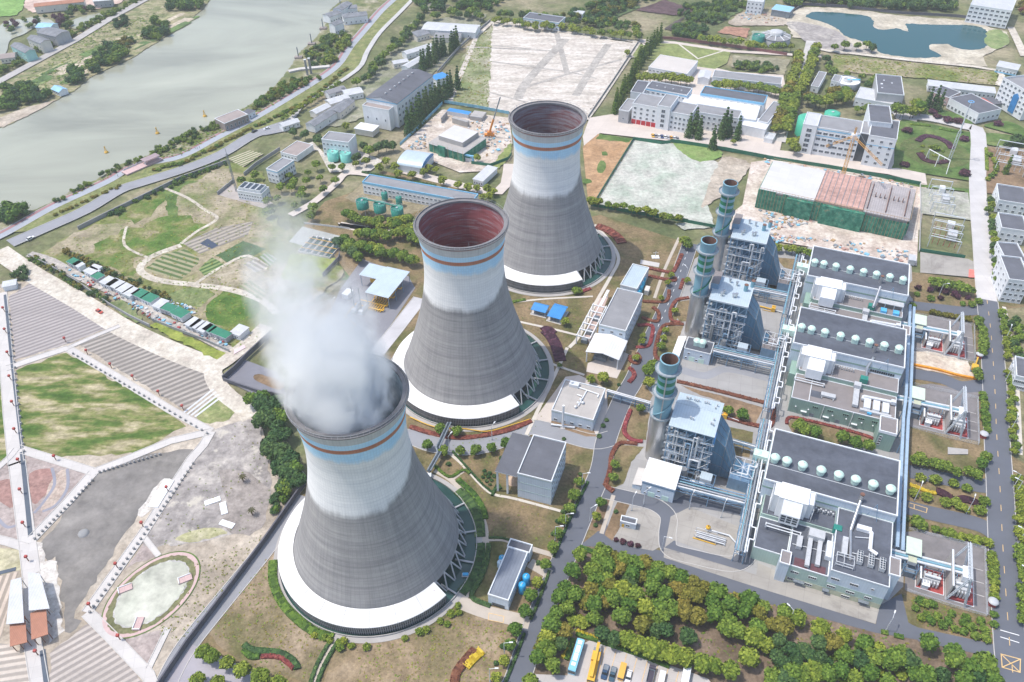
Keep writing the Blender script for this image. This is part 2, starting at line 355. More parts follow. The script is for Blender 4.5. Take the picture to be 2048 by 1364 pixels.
patch('crop_field',"D 1160,260 1240,190 1320,235 1200,300",rows('r2',(.2,.25,.1),(.08,.14,.05),ang("D 1160,290 1320,220"),3),5,0,.3,'striped green crop rows among the allotments','field')
patch('crop_field',"D 850,260 960,170 1080,140 1170,210 1060,320 960,300",rows('r3',(.28,.26,.16),(.1,.15,.06),ang("D 870,250 1060,310"),3.4),5,0,1,'striped vegetable beds inside the track loop','field')
patch('green_patch',"D 1190,480 1330,380 1530,430 1470,540 1380,590 1240,560",soil('lush',[(.3,(.045,.1,.02)),(.5,(.085,.16,.03)),(.62,(.14,.19,.05)),(.75,(.26,.22,.11))],.09,.7),5,3,2,'lush green weedy plot behind the green sheds','grass')
patch('green_patch',"D 960,420 1130,365 1250,400 1150,490 1010,440",soil('weeds',[(.3,(.1,.15,.05)),(.6,(.22,.25,.11)),(.8,(.36,.34,.2))],.2,.6),5,3,1.5,'weedy green plot with flowers behind the sheds','grass')
patch('dark_sheet',"D 1170,110 1215,80 1280,120 1240,140",slab('blacksheet',(.06,.08,.12)),6,0,0,'dark plastic sheet laid over a furrowed allotment','sheet')
patch('yellow_field',"E 20,320 100,120 150,130 60,330",grass,4,0,1,'thin green strip by the pump yard fence','grass')
patch('crop_field',"D 1640,310 1700,170 1900,180 1980,200 1890,300 1760,340",soil('rape',[(.3,(.15,.21,.035)),(.5,(.23,.28,.045)),(.7,(.34,.34,.09))],.1,.7),5,0,.6,'yellow green field beside the steam plume','field')
track=soil('track',[(.3,(.45,.4,.32)),(.6,(.55,.5,.42)),(.8,(.6,.55,.46))],.1,.5)
strip('dirt_track',"D 1060,120 900,180 820,250 860,300 960,330 1130,350 1350,380 1530,440 1620,520",4,track,6,5,'looping dusty track across the scrub field','track')
strip('dirt_track',"A 960,1100 1100,1160 1200,1230 1270,1280 D 1150,40 1060,110",2,track,6,5,'worn foot track down the scrub field','track')
strip('dirt_track',"D 1150,340 1290,250 1450,180 1560,260",2,track,6,4,'narrow track between the allotments','track')
strip('dirt_track',"D 740,10 730,120 860,190",1.6,track,6,4,'faint path down the green patch','track')
strip('dirt_road',"D -10,150 60,200 210,300 480,455 700,592 900,690 1100,775 1290,845",11,dustroad,6,4,'wide dusty white dirt road beside the furrowed plots','road')
strip('dirt_road',"D 1560,590 1440,700 1330,790 1250,850 1270,930 1330,1000 1420,1070 1470,1130",8,dustroad,6.5,4,'dusty track curving past the boundary wall','road')
strip('shed_lane',"D 170,170 300,210 480,310 660,390 830,470 960,560 1120,620 1350,740",5,soil('lane_dirt',[(.3,(.36,.33,.3)),(.7,(.5,.46,.41))],.2,.6),6.2,3,'grey dirt lane in front of the row of sheds','track')
patch('green_patch',"D 880,590 920,570 1340,760 1290,800 1080,700",soil('rape2',[(.3,(.14,.2,.035)),(.6,(.28,.31,.07))],.15,.8),6.4,0,.8,'strip of flowering yellow green crop beside the dirt road','grass')
patch('green_patch',"D 640,460 700,430 780,480 840,560 790,570 690,520",soil('weeds2',[(.3,(.1,.16,.05)),(.6,(.24,.26,.13))],.2,.6),6.4,0,.8,'green weeds between lane and dirt road','grass')
patch('bare_plot',"D 1180,335 1300,250 1450,190 1640,300 1660,370 1540,440 1400,400 1290,365",soil('bareplot',[(.3,(.24,.22,.14)),(.5,(.36,.31,.22)),(.7,(.46,.41,.32))],.09,.6),5.5,0,1.5,'bare dry plot with thin crop lines between the tracks','field')
patch('crop_field',"D 1400,360 1470,320 1560,400 1530,440",rows('r7',(.34,.3,.2),(.18,.21,.09),ang("D 1400,340 1540,430"),2.6),6,0,.4,'narrow rows of sparse seedlings beside the track','field')
patch('crop_field',"D 1425,235 1500,190 1570,240 1500,280",rows('r8',(.4,.37,.33),(.25,.23,.2),ang("D 1425,235 1500,280"),2.8),6,0,.4,'small grey furrowed bed below the dark crop block','field')
patch('crop_field',"D 1520,185 1560,160 1620,200 1580,245",rows('r9',(.12,.2,.09),(.34,.34,.3),ang("D 1530,180 1590,230"),2.2),6,0,.3,'narrow striped bed with covered rows near the steam','field')
fa=ang("D 80,690 560,520")
patch('garden_ground',"P -60,580 60,560 150,620 430,750 490,800 540,880 620,960 610,985 310,1364 -80,1364",bare,3,0,1,'pale bare ground of the half built garden','ground')
patch('furrowed_plot',"D 50,420 180,340 240,345 700,575 640,600 420,690 90,790",rows('f1',(.35,.315,.3),(.26,.235,.23),fa,2.6),5,0,.5,'large grey furrowed plot beside the dirt road','field')
patch('furrowed_plot',"D 460,700 710,605 1200,850 1240,900 1265,950 1080,1085 980,1020",rows('f2',(.34,.305,.27),(.22,.2,.18),fa,3.0,thin=.55),5,0,.4,'brown furrowed plot with ridges ending at white strips','field')
for q in range(4):
 strip('plastic_mulch_strip',"D %d,%d %d,%d"%(1075+q*22,1100+q*8,1250+q*14,962+q*16),1.0,slab('mulch',(.62,.63,.66)),7,0,'white plastic mulch strip at the end of the furrowed plot','sheet')
patch('meadow_plot',"D 95,850 390,745 430,770 1010,1110 1080,1170 820,1330 640,1346 H 400,30 100,-20",meadow,5,0,1.2,'green meadow plot with worn yellow streaks inside white paths','field')
patch('green_patch',"D 1145,1115 1300,1000 1390,1080 1300,1150 1220,1160",soil('mix3',[(.3,(.14,.2,.06)),(.6,(.3,.3,.14)),(.8,(.45,.4,.3))],.2,.6),5,3,1,'small green corner beside the white mulch strips','grass')
patch('meadow_plot',"D -60,900 10,860 50,1250 H 70,20 0,110 -60,110",meadow,5,0,.8,'green strip at the left edge beyond the white path','field')
patch('mud_flat',"H 560,125 960,0 1150,10 1020,160 800,380 560,760 450,930 470,1010 380,1050 340,640 270,640 250,530 350,400",mud,5,3,.8,'wide grey drying mud pond between white paths','mud')
patch('grey_plot',"H 150,20 540,125 380,310 190,500",soil('pinksoil',[(.3,(.33,.27,.25)),(.7,(.42,.36,.33))],.1,.6),5,0,.5,'pinkish grey plot with curved flower bed edging','plot')
patch('grey_plot',"H -60,160 80,20 120,520 -60,500",bpy.data.materials['pinksoil'],5,0,.5,'pinkish grey plot at the left edge with curved beds','plot')
patch('flower_bed',"H 175,130 310,100 300,200 250,270 190,300",redgravel,6,4,.3,'dark red curved flower bed','bed')
patch('flower_bed',"H 315,150 395,105 390,210 330,300 280,330 240,330",soil('bed2',[(.3,(.4,.3,.25)),(.7,(.5,.43,.36))],.3,.8),6,4,.3,'pale curved bed beside the dark red one','bed')
patch('flower_bed',"H -40,190 75,170 90,320 0,290",redgravel,6,3,.3,'red bed at the left edge','bed')
for s_,lb in(("H 305,95 320,190 260,290 200,360",'grey curved edging between the red and pale beds'),("H 395,100 395,210 330,310 250,350",'outer grey curved edging of the beds'),("H -20,380 40,440 100,430",'grey curved edging at the left edge')):
 strip('bed_edging',s_,1.2,slab('edging',(.28,.28,.32)),7,5,lb,'edging')
patch('rubble_ground',"D 1230,1200 1480,1140 1530,1230 1560,1346 H 1590,140 1570,290 1460,450 1160,520 1000,540 900,560 840,480 1040,200 1130,40",greysoil,5,3,1.5,'churned grey earth with pale scars beside the trees','ground')
patch('rubble_ground',"H 1300,110 1440,130 1580,230 1540,400 1460,490 1300,440 1330,300",soil('dk',[(.3,(.25,.22,.2)),(.7,(.36,.32,.29))],.12,.5),6,3,1.2,'darker churned earth mound with two small palms','ground')
patch('grass_strip',"H 1030,500 1200,450 1330,460 1290,490 1100,530",soil('dryst',[(.3,(.3,.3,.14)),(.7,(.5,.46,.32))],.2,.6),6,3,.6,'thin yellowed grass strip at the edge of the churned earth','grass')
patch('grey_plot',"H 720,700 850,530 900,600 930,610 800,650",bpy.data.materials['pinksoil'],5.5,0,.4,'small grey plot above the oval pond','plot')
patch('grey_plot',"H 560,930 640,1000 780,1075 960,1040 870,1250 720,1120",bpy.data.materials['pinksoil'],5.5,0,.4,'triangular grey plot below the oval pond','plot')
patch('furrowed_plot',"H 290,1180 520,1000 840,1346 860,1400 300,1400",rows('f3',(.43,.38,.34),(.31,.275,.25),ang("H 300,1346 640,1150"),2.4),5,0,.4,'pale furrowed plot at the bottom edge','field')
patch('furrowed_plot',"H -60,1100 60,1130 180,1210 200,1400 -60,1400",rows('f4',(.5,.44,.38),(.36,.32,.28),ang("H 0,1150 200,1120"),2.4),5,0,.4,'pale furrowed plot in the bottom left corner','field')
patch('furrowed_plot',"H -60,740 110,700 40,960 0,1120 -60,1100",rows('f5',(.48,.4,.33),(.33,.28,.23),ang("H 0,960 90,720"),2.4),5,0,.4,'brown boarded plot left of the grey canopies','field')
patch('grey_plot',"H -60,560 120,570 130,690 -60,730",soil('strawy',[(.3,(.4,.37,.22)),(.7,(.55,.5,.36))],.15,.6),5,0,.4,'straw coloured strip at the left edge','plot')
for s_,w_,lb in(("D 5,400 40,830 62,1100 95,1400 H 100,60 160,520 185,720",5.5,'long white concrete path crossing the garden plots'),("D 40,840 230,775 395,722",3.6,'white path between grey furrows and green meadow'),("D 395,722 700,900 1000,1085 1235,1210",3.4,'white path along the brown furrowed plot'),("D 395,722 560,650 700,592",2.2,'short dusty path joining the dirt road'),("D 1235,1210 1000,1265 H 700,60 550,118",3.4,'white path with dark post shadows above the mud pond'),("H 100,-20 330,50 550,118",3.4,'white path below the green meadow'),("H 550,118 400,290 190,510",4.0,'white path along the left side of the mud pond'),("D 1235,1210 1190,1290 H 1120,40 990,240 830,490 680,700 510,940",3.6,'white path along the right side of the mud pond'),("H 510,940 660,1090 870,1310 900,1400",3.6,'white path leading to the wall corner'),("H -60,500 60,530 150,560",3.0,'short white path running off the left edge'),("H -40,120 60,30 100,-20",2.4,'thin white path at the left edge'),("H 840,495 930,610",1.6,'narrow hedge lined path to the top of the oval ring'),("H 985,1030 870,1270",1.6,'narrow hedge lined path to the bottom of the oval ring'),("H 185,720 190,1100 240,1400",5.0,'white path in front of the canopies')):
 strip('white_path',s_,w_,concw,8,0,lb,'path',kerbm)
strip('canal',"D 30,410 75,840 130,1310",1.3,slab('canalbed',(.1,.12,.15)),9,0,'narrow dark drain channel beside the long white path','canal')
strip('canal',"H 130,0 180,490",1.7,slab('canalbed',(.1,.12,.15)),9,0,'dark drain channel with cross bars','canal')
strip('canal',"H 250,1160 280,1400",1.7,slab('canalbed',(.1,.12,.15)),9,0,'dark drain channel at the bottom edge','canal')
strip('canal',"H -40,720 95,685",1.6,slab('canalbed',(.1,.12,.15)),9,0,'dark drain channel at the left edge','canal')
for s_,lb in(("H 205,520 245,530 265,640 330,640 370,1050 290,1130 240,900",'pale broken concrete bank beside the canopies'),("H 800,370 880,240 960,150 1020,165 900,330 840,380",'broken paving under the white slabs')):
 patch('rubble_bank',s_,soil('rub',[(.3,(.5,.47,.43)),(.7,(.66,.62,.57))],.3,.8),7,0,.6,lb,'bank')
oc=g1("H 905,840");ou=(g1("H 1135,690")-oc);ol=ou.length
oe=math.atan2(ou.y,ou.x)
def oval(s_,n=72,ph=0):return[oc+Vector((0,0,0))+oax*(cos(2*pi*i/n)*s_)+oay*(sin(2*pi*i/n)*s_)for i in range(n)]
a0,a1=g1("H 630,910"),g1("H 1170,740");b0,b1=g1("H 790,1075"),g1("H 960,605")
oc=(a0+a1+b0+b1)/4;oax=(a1-a0)/2;oay=(b1-b0)/2
patch('hedge_ring',oval(1.03),grass,8,0,0,'thin green edge around the oval ring path','hedge')
patch('ring_path',oval(1.0),pinkpave,9,0,0,'pink oval ring path','path')
patch('reed_ring',oval(.92),soil('reeds',[(.3,(.12,.14,.06)),(.7,(.24,.22,.12))],.4,.9),10,0,.3,'reedy green ring inside the pink path','plants')
patch('stone_edge',oval(.79),soil('stones',[(.3,(.35,.34,.32)),(.7,(.55,.53,.5))],.5,.9),11,0,.4,'pebbly edge of the oval pond','bank')
patch('oval_pond_water',[p for p in oval(.76)],soil('murky',[(.3,(.4,.42,.34)),(.6,(.5,.5,.42)),(.8,(.58,.56,.5))],.05,.15,.35),12,0,.3,'shallow milky green oval pond','water')
patch('plant_lawn',"P 312,1372 610,975 660,800 700,700 545,670 700,555 660,500 800,430 1000,470 1200,430 1400,495 1640,515 1830,545 1960,560 2060,590 2080,1380",lawn,4,0,0,'dry brownish lawn of the power station grounds','lawn')
patch('bare_lawn',"H 1210,1050 1400,820 1560,600 1620,580 1600,760 1700,960 1880,1090 1930,1110 1840,1346 1560,1290 1300,1170",soil('drylawn',[(.28,(.1,.11,.035)),(.45,(.2,.165,.09)),(.55,(.27,.21,.135)),(.72,(.36,.28,.2))],.06,.9,spots=(.2,.62,(.11,.125,.04))),5,0,1,'worn brown lawn left of the front tower','lawn')
patch('bare_lawn',"I 40,1130 400,1060 760,930 1000,1010 1060,1100 960,1346 100,1400 -100,1400 -40,1200",soil('drylawn2',[(.28,(.12,.12,.045)),(.45,(.22,.175,.095)),(.55,(.28,.21,.13)),(.72,(.36,.28,.19))],.05,.9,spots=(.2,.64,(.13,.14,.05))),5,0,1,'worn brown lawn below the front tower','lawn')
patch('grove_floor',"I 1130,1300 1260,760 1400,560 1530,560 2048,700 J 500,850 1180,1050 1420,1100 1900,1200 2000,1400 J -400,1500",soil('litter',[(.3,(.1,.08,.05)),(.5,(.19,.14,.1)),(.7,(.29,.22,.165))],.07,.8),5,0,0,'leaf littered brown floor of the tree grove','ground')
patch('plant_yard',"F -20,760 40,420 120,200 300,90 560,110 760,150 800,120 1390,240 1400,560 1380,1200 J 1370,0 1340,790 1195,930 480,720 0,600 I 1880,560 1500,500 1560,240 1640,0 E 1830,1000 1760,900",conc,6,0,0,'concrete yard between boilers and turbine halls','yard')
patch('apron',"J -60,560 480,720 492,650 600,700 1200,915 1178,1008 470,790 -60,620",stained,8,0,0,'stained concrete apron in front of the nearest turbine hall','pavement')
patch('plant_road',"I 1480,490 1560,420 1600,520 2048,615 J 480,790 1180,1010 1200,900 1330,830 1370,1000 1420,1030 1420,1100 1180,1060 480,870 0,720 I 2048,700 1530,560 1400,550",asph,7,0,0,'asphalt service road along the tree grove','road')
patch('plant_road',"J 1340,990 1430,1030 1890,1130 2060,1190 2060,1270 1900,1210 1430,1110",asph,8,0,0,'asphalt road at the bottom right joining the main road','road')
strip('service_loop',"I 1540,235 1700,272 1840,310 1920,380 1915,490 1935,575 J 120,618 330,658 425,610 462,490 470,400",6,asph,8.7,5,'dark loop road around the concrete gas island','road',kerbm)
strip('service_loop',"I 1870,325 J 30,318 95,288 240,308 450,352",6,asph,8.8,5,'dark loop road between the gas island and the pipe rack','road')
patch('yard_slab',"I 1650,440 1700,330 1840,350 1890,430 1880,520 1830,580 1610,520",stained,8.5,2,0,'pale stained slab behind the small blue hut','pavement')
patch('instrument_island',"J -55,560 -20,380 90,325 380,440 425,470 420,560 330,632 0,520",stained,9,0,0,'rounded concrete island with gas equipment','pavement')
mainroad="I 1000,1400 1040,1330 1130,1060 1260,745 1430,335 1525,110 E 1560,1250 1655,1020 1725,900 1835,650 1905,500 1965,350 2050,110"
strip('plant_main_road',mainroad,8,asph,9,4,'straight grey plant road between towers and boilers','road',kerbm)
strip('plant_road',"I 330,-60 E 410,1240 560,1290 800,1300 1000,1240 1120,1185 1300,1225 1480,1270 1590,1250",8,asph2,8.8,4,'curved grey road between the front and middle towers','road',kerbm)
rr="J 2000,1460 1975,1250 1960,1100 1925,600 1905,200 F 1885,1200 1878,1000 1855,650 1830,440"
strip('right_road',rr,9.5,asph,9,3,'straight asphalt road down the right side with yellow dashes','road',kerbm)
strip('right_road_concrete',"F 1830,440 1815,300 1800,100 C 1785,1250 1775,1050 1778,780 1700,740 1480,690 1290,680",9,slab('cw2',(.55,.53,.52),.1,.1,5,0,.86),8.9,3,'pale concrete continuation of the right hand road','road',kerbm)
for s_,lb in(("J 1375,115 1640,170 1800,200 1905,190",'side road entering right of the nearest hall, upper one'),("J 1340,320 1500,360 1760,420 1860,470 1920,520",'side road with yellow gate marking right of the nearest hall'),("F 1380,470 1560,490 1720,505 1830,480",'side road beside the farthest transformer yard'),("F 1385,870 1560,900 1700,950 1860,920",'side road between the two farther transformer yards')):
 strip('side_road',s_,7,asph,8.7,4,lb,'road')
for s_,lb in(("L 430,345 800,440 1135,535 1065,680 800,605 770,480 600,430",'brown lawn strip behind the nearest boiler'),("L 790,690 1050,745 1020,960 850,940",'brown lawn beside the pipe rack of the nearest boiler'),("N 165,1190 185,1140 260,1130 600,1215 900,1300 970,1345 930,1400 400,1330 220,1270",'brown planted bed between the halls'),("E 1705,1090 1672,1190 1690,1250 1790,1262 1800,1180 1815,1100",'brown lawn hooked by red hedge'),("E 1650,1290 1780,1300 I 1705,60 1660,190 1600,215 1565,190",'brown lawn beside the foot of the nearest chimney'),("E 1890,600 2010,590 1960,740 1890,790 1855,760",'brown lawn beside the long sloping canopy'),("E 1950,510 1985,450 2048,440 2048,560 1990,570",'brown lawn inside the red hedge curve'),("I 1500,255 1595,270 1540,470 1440,455",'brown lawn strip at the road corner'),("I 1625,285 1700,300 1640,440 1590,520 1545,490",'brown strip left of the stained slab'),("F 600,190 790,210 770,280 640,250",'brown bed behind the farthest hall'),("F 560,330 700,360 690,400 560,370",'brown bed between the farther boilers')):
 patch('lawn_bed',s_,brown if 'strip' in lb else lawn,7.9,0,.2,lb,'lawn')
strip('service_lane',"L 440,215 640,265 830,205 1210,295",4.5,asph2,7.6,4,'grey lane behind the nearest boiler','road')
strip('service_lane',"M 700,745 1000,800",3.5,asph2,7.6,4,'grey lane behind the middle boiler','road')
for s_,lb in(("J 1355,470 1450,460 1840,560 1850,960 1350,810",'grey gravel floor of the nearest transformer yard'),("F 1370,950 1500,930 1780,980 1790,1270 1370,1180",'grey floor of the middle transformer yard'),("F 1380,560 1500,530 1740,580 1760,800 1400,740",'grey floor of the farthest transformer yard')):
 patch('yard_gravel',s_,slab('yard_floor',(.215,.2,.2),.3,.3),8,0,0,lb,'yard')
patch('excavation',"F 1400,740 1480,740 1720,800 1760,900 1640,890 1400,830",soil('exc',[(.3,(.5,.42,.33)),(.7,(.68,.6,.5))],.1,.6),8.6,0,.6,'bare sandy excavation behind orange barriers','ground')
ym=paint('yellow_marking',(.75,.5,.22),.7,.1);wm=paint('white_marking',(.8,.8,.78),.7,.1)
def dashes(s,m,ln=3.2,gap=6.5,w=.22,lb='',lvl=11,smooth=3):
 P=cat_rom(gp(s),12,False);mb=MB();d=0;tot=0
 for a,b in zip(P,P[1:]):
  seg=(b-a);l=seg.length
  if l<1e-6:continue
  u=seg/l;n=Vector((-u.y,u.x,0))*w/2;t=0.0
  while t<l:
   ph=(tot+t)%(ln+gap)
   st=min(l-t,(ln-ph)if ph<ln else(ln+gap-ph))
   if ph<ln-1e-4:
    p,q=a+u*t,a+u*(t+st);mb.add([(v.x,v.y,lvl*.03)for v in(p-n,q-n,q+n,p+n)],[(0,1,2,3)])
   t+=max(st,1e-3)
  tot+=l
 return tag(mb.build('road_marking',m),lb,'marking',None,'structure')
dashes(rr,ym,lb='dashed yellow centre line of the right hand road')
dashes("E 1840,640 1905,500 1965,350 2050,110",wm,2,4,.25,'dashed white centre line on the upper plant road')
def outline(s,m,w=.2,lb='',closed=True,lvl=11):
 P=gp(s);P=P+[P[0]]if closed else P;mb=MB()
 for a,b in zip(P,P[1:]):
  u=(b-a).normalized();n=Vector((-u.y,u.x,0))*w/2;a2=a-u*w/2;b2=b+u*w/2
  mb.add([(v.x,v.y,lvl*.03)for v in(a2-n,b2-n,b2+n,a2+n)],[(0,1,2,3)]);lvl+=.05
 return tag(mb.build('road_marking',m),lb,'marking',None,'structure')
outline("J 1912,1185 2025,1215 2022,1292 1918,1262",ym,.3,'yellow crossed box painted on the road corner')
outline("J 1912,1185 2022,1292",ym,.3,'one diagonal of the painted yellow box',False);outline("J 2025,1215 1918,1262",ym,.3,'other diagonal of the painted yellow box',False,11.3)
outline("J 1375,300 1480,332 1475,358 1372,325",ym,.25,'yellow rectangle painted at the side road gate')
outline("J 1405,310 1403,335",ym,.25,'yellow bar across the painted rectangle',False)
outline("J 1910,1045 2015,1075",wm,.3,'white stop line across the right hand road',False);outline("J 1910,1085 2015,1118",wm,.3,'second white line across the right hand road',False)
outline("I 872,945 960,965 955,1002 868,985",ym,.2,'faint yellow bay painted by the low blue shed')
foot=slab('footpath',(.5,.44,.37),.3,.12);footw=slab('footpath_pale',(.6,.55,.48),.3,.12)
for s_,w_,lb in(("I 555,110 650,165 745,265 815,360 845,430 855,520 845,640 810,740 750,830 700,880",2.2,'curved stone path around the front tower'),("I 800,515 950,512 1030,540 1260,610",2.0,'stone path from the front tower to the plant road'),("I 650,165 745,95",1.8,'short stone path crossing the hedge'),("E 1010,560 1240,610 1400,650",1.4,'pale footpath beyond the middle tower'),("E 1010,455 1200,435 1480,420",1.3,'pale footpath behind the blue shelters'),("E 1210,800 1280,830 1430,880",1.3,'pale footpath below the purple hedge'),("E 1330,720 1280,830 1180,1040 1090,1230",1.6,'pale footpath down to the curved road'),("E 1490,0 1580,100 1630,200 1580,310 1490,470 1400,650 1340,720",1.8,'winding sandy path between the farther towers'),("E 1985,75 1900,260 1840,430",1.6,'straight path in the lawn beside the upper plant road'),("I 700,880 860,940 1110,1000",5,'paved path in front of the low blue shed'),("I 640,10 720,80 830,200 900,250 1020,275 1300,350",1.2,'thin white path by the blue process building'),("I 1110,650 1230,720",4,'concrete pad with drains at the low blue shed'),("I 1600,255 1530,480",1.6,'narrow path in the lawn strip beside the boilers'),("H 1960,1090 1880,1230 1830,1400",2,'hedged path below the front tower')):
 strip('footpath',s_,w_,footw if 'pale' in lb or 'white' in lb or 'sandy' in lb else foot,9.5,4,lb,'path')
patch('paved_yard',"E 1130,1150 1320,890 1400,880 1560,960 1580,1290 1480,1250 1250,1190",conct,8,0,0,'pale paving around the white pump house','pavement')
patch('paved_yard',"E 1230,1170 1260,1090 1480,1190 1500,1240 1440,1240",brown,9,0,0,'brown bed in front of the white pump house','bed')
patch('paved_yard',"E 1410,680 1520,430 1570,420 1500,600 1460,690",slab('pinkyard2',(.5,.38,.34),.2),8,0,0,'pinkish slab of the white frame structures','yard')
patch('paved_yard',"E 1450,810 1640,730 1690,760 1620,900 1440,860",conct,7.6,0,0,'pale paving in front of the gabled canopy','pavement')
patch('grass_ring',"I 560,100 700,180 830,330 845,500 830,520 800,380 740,250 640,150",grass,9.2,4,.3,'green hedge strip inside the curved stone path','grass')
patch('gas_yard',"E -160,690 -60,520 0,380 130,200 400,300 440,370 210,720 100,700 -60,760",slab('gasyard',(.25,.25,.275),.1,.15,6,ang("E 145,395 280,425"),.85),6,0,0,'grey yard under the gas canopy','yard')
strip('wall_road',"E 470,430 330,610 210,760 150,850",7,slab('wr',(.5,.49,.5)),7,0,'pale road beside the middle tower','road',kerbm)
strip('wall_road',"H 1780,260 1560,560 1300,880 1100,1130 1000,1300 960,1400",7,asph2,7,4,'pale grey road inside the boundary wall','road',kerbm)
patch('paved_yard',"H 1000,1270 1130,1130 1280,1190 1500,1300 1600,1400 960,1400",slab('wr2',(.36,.34,.37)),7.5,0,0,'grey tarmac corner at the bottom left of the enclosure','road')
patch('pond_yard',"D 1310,905 1430,790 1620,860 1680,1000 1500,1000",slab('wr3',(.2,.2,.225)),7,0,0,'grey yard behind the dark boundary wall','yard')
patch('flower_bed',"D 1485,905 1510,875 1660,920 1640,965 1560,940",brown,8,3,.3,'brown bed behind the boundary wall','bed')
patch('filter_yard',"A 1760,1346 1900,1180 2048,1130 B 250,1000 800,1120 900,1200 430,1346 E 0,130 -60,60",lawn,5,0,0,'brown lawn around the green filter tanks','lawn')
patch('filter_yard',"B 30,1160 150,1060 620,1150 560,1200 440,1240 330,1300",soil('fl',[(.3,(.22,.2,.12)),(.7,(.34,.28,.19))],.08,.6),6,0,.4,'worn lawn in front of the long blue and white workshop','lawn')
strip('works_road',"A 1700,1260 1840,1180 1960,1080 2048,1010 B 300,1050",5,conct,7,4,'pale lane through the filter works','road')
strip('works_road',"B 0,1310 200,1346 E -10,0 200,40 420,30",4,conct,7,3,'pale lane beneath the filter tanks','road')
strip('works_road',"B 380,1000 600,1060 930,1120 990,960",7,conct,7,3,'pale concrete lane behind the farthest tower','road')
patch('works_yard',"A 1640,900 1830,830 1960,960 2048,940 B 60,860 250,940 180,1000 A 1930,1010 1860,880",soil('wy',[(.3,(.45,.41,.36)),(.7,(.6,.56,.5))],.1,.5),5,0,0,'pale yard around the white water works','yard')
patch('building_site',"B 350,860 600,640 990,690 1010,840 880,1000 700,1010 380,880",soil('bs',[(.3,(.4,.33,.26)),(.5,(.54,.47,.4)),(.7,(.66,.6,.54))],.09,.5,spots=(.3,.58,(.36,.29,.24))),5,0,0,'sandy building site left of the farthest tower','ground')
patch('green_patch',"B 880,980 1000,830 1005,900 930,990",soil('gp9',[(.3,(.16,.22,.06)),(.7,(.3,.32,.12))],.1,.6),6,0,.6,'green slope beside the building site','grass')
patch('drying_field',"B 610,600 B 900,130 1700,250 1760,260 1430,690 990,660",pale,5,0,1,'huge pale dried ash field with dark drainage lines','field')
patch('drying_field_edge',"B 600,600 750,270 890,150 880,430 870,560 860,640",soil('dfe',[(.3,(.13,.18,.06)),(.5,(.26,.27,.15)),(.7,(.44,.4,.32))],.05,.4),6,0,1.2,'greener left edge of the pale ash field','field')
dl=soil('dlm',[(.3,(.33,.305,.275)),(.7,(.45,.42,.38))],.2,.5)
for s_,w_,lb in(("B 740,275 1280,300",2.5,'grey ditch across the left half of the pale field'),("B 1265,185 1330,435",4.5,'straight raised grey walkway in the pale field'),("B 1320,230 1100,470 1040,580",7,'broad grey drainage line running down the pale field'),("B 1720,330 1330,435 1090,510",3,'long diagonal ditch in the pale field'),("B 1570,260 1480,390 1380,560",6,'faint grey drainage line at the right of the pale field'),("B 890,265 1240,300",2,'thin dark line in the pale field'),("B 880,360 1320,420 1500,460",2.2,'thin dark line across the middle of the pale field'),("B 870,540 1090,600",2,'thin dark line at the bottom of the pale field')):
 strip('ditch',s_,w_,dl,7,3,lb,'ditch')
strip('field_road',"B 640,600 800,210 900,120 1260,180 1740,245 1500,620 1440,700",4,soil('frd',[(.3,(.48,.43,.37)),(.7,(.56,.52,.46))],.1,.4),7.5,0,'pale perimeter road around the ash field','road')
patch('fire_court',"B 1420,800 1460,690 1650,660 2048,740 C 0,730 560,790 640,790 620,880 800,900 1260,960 1290,700 1420,700 1480,1080 1250,1020 600,930 0,830 B 2048,840 1520,780 1430,870",conct,6,0,0,'wide pale concrete court in front of the fire station','pavement')
patch('brown_plot',"B 1420,860 1510,785 1710,820 1480,1190 1450,1160",soil('bp',[(.3,(.34,.2,.1)),(.6,(.44,.28,.16)),(.8,(.5,.36,.22))],.06,.5,spots=(.12,.68,(.12,.2,.06))),7,0,0,'orange brown bare plot with green tufts','field')
patch('green_patch',"B 1520,785 1710,815 1690,835 1500,815",grass,8,0,.8,'green strip along the top of the brown plot','grass')
for s_,lb in(("B 1500,980 1530,940 1560,970 1540,1010 1510,1010",'larger green tuft in the brown plot'),("B 1530,890 1560,890 1570,910 1540,910",'small green tuft in the brown plot'),("B 1420,1050 1460,1050 1470,1070 1430,1075",'green tuft at the left edge of the brown plot')):
 patch('green_patch',s_,grass,8.5,3,.5,lb,'grass')
patch('covered_plot',"B 1490,1195 1720,820 2048,850 C 60,880 260,950 300,920 440,960 380,1050 200,1200 240,1330 60,1346 0,1310 B 2048,1300 2030,1280",soil('cov',[(.3,(.36,.42,.34)),(.5,(.46,.47,.41)),(.7,(.53,.51,.46))],.06,.5,spots=(.25,.6,(.32,.42,.33))),6,0,.5,'pale plot covered with greenish dust netting','field')
patch('covered_plot',"C 260,950 330,920 440,960 380,1060 200,1200 170,1180",bare,7,3,1,'brown earth heap beside the netted plot','ground')
patch('green_patch',"C 0,840 250,870 280,920 150,950 60,900",soil('gpx',[(.3,(.14,.24,.06)),(.7,(.26,.32,.12))],.1,.6),7.5,2,.8,'weeds along the green hoarding','grass')
patch('building_site',"C 450,950 600,930 1480,1080 1440,1346 1430,1346 F 1420,240 1100,190 800,130 560,90 300,20 230,20 C 400,1200",soil('bs2',[(.3,(.42,.34,.28)),(.5,(.57,.49,.42)),(.7,(.68,.61,.55))],.09,.5,spots=(.3,.58,(.42,.31,.25))),6.5,0,0,'sandy building site around the green netted building','ground')
patch('garden_lawn',"C 1310,720 1400,710 1700,770 1745,800 1755,1030 1700,1055 1310,985 1285,960",grass,8,2,0,'rounded square lawn with circular hedges','lawn')
gc_=g1("C 1525,890");
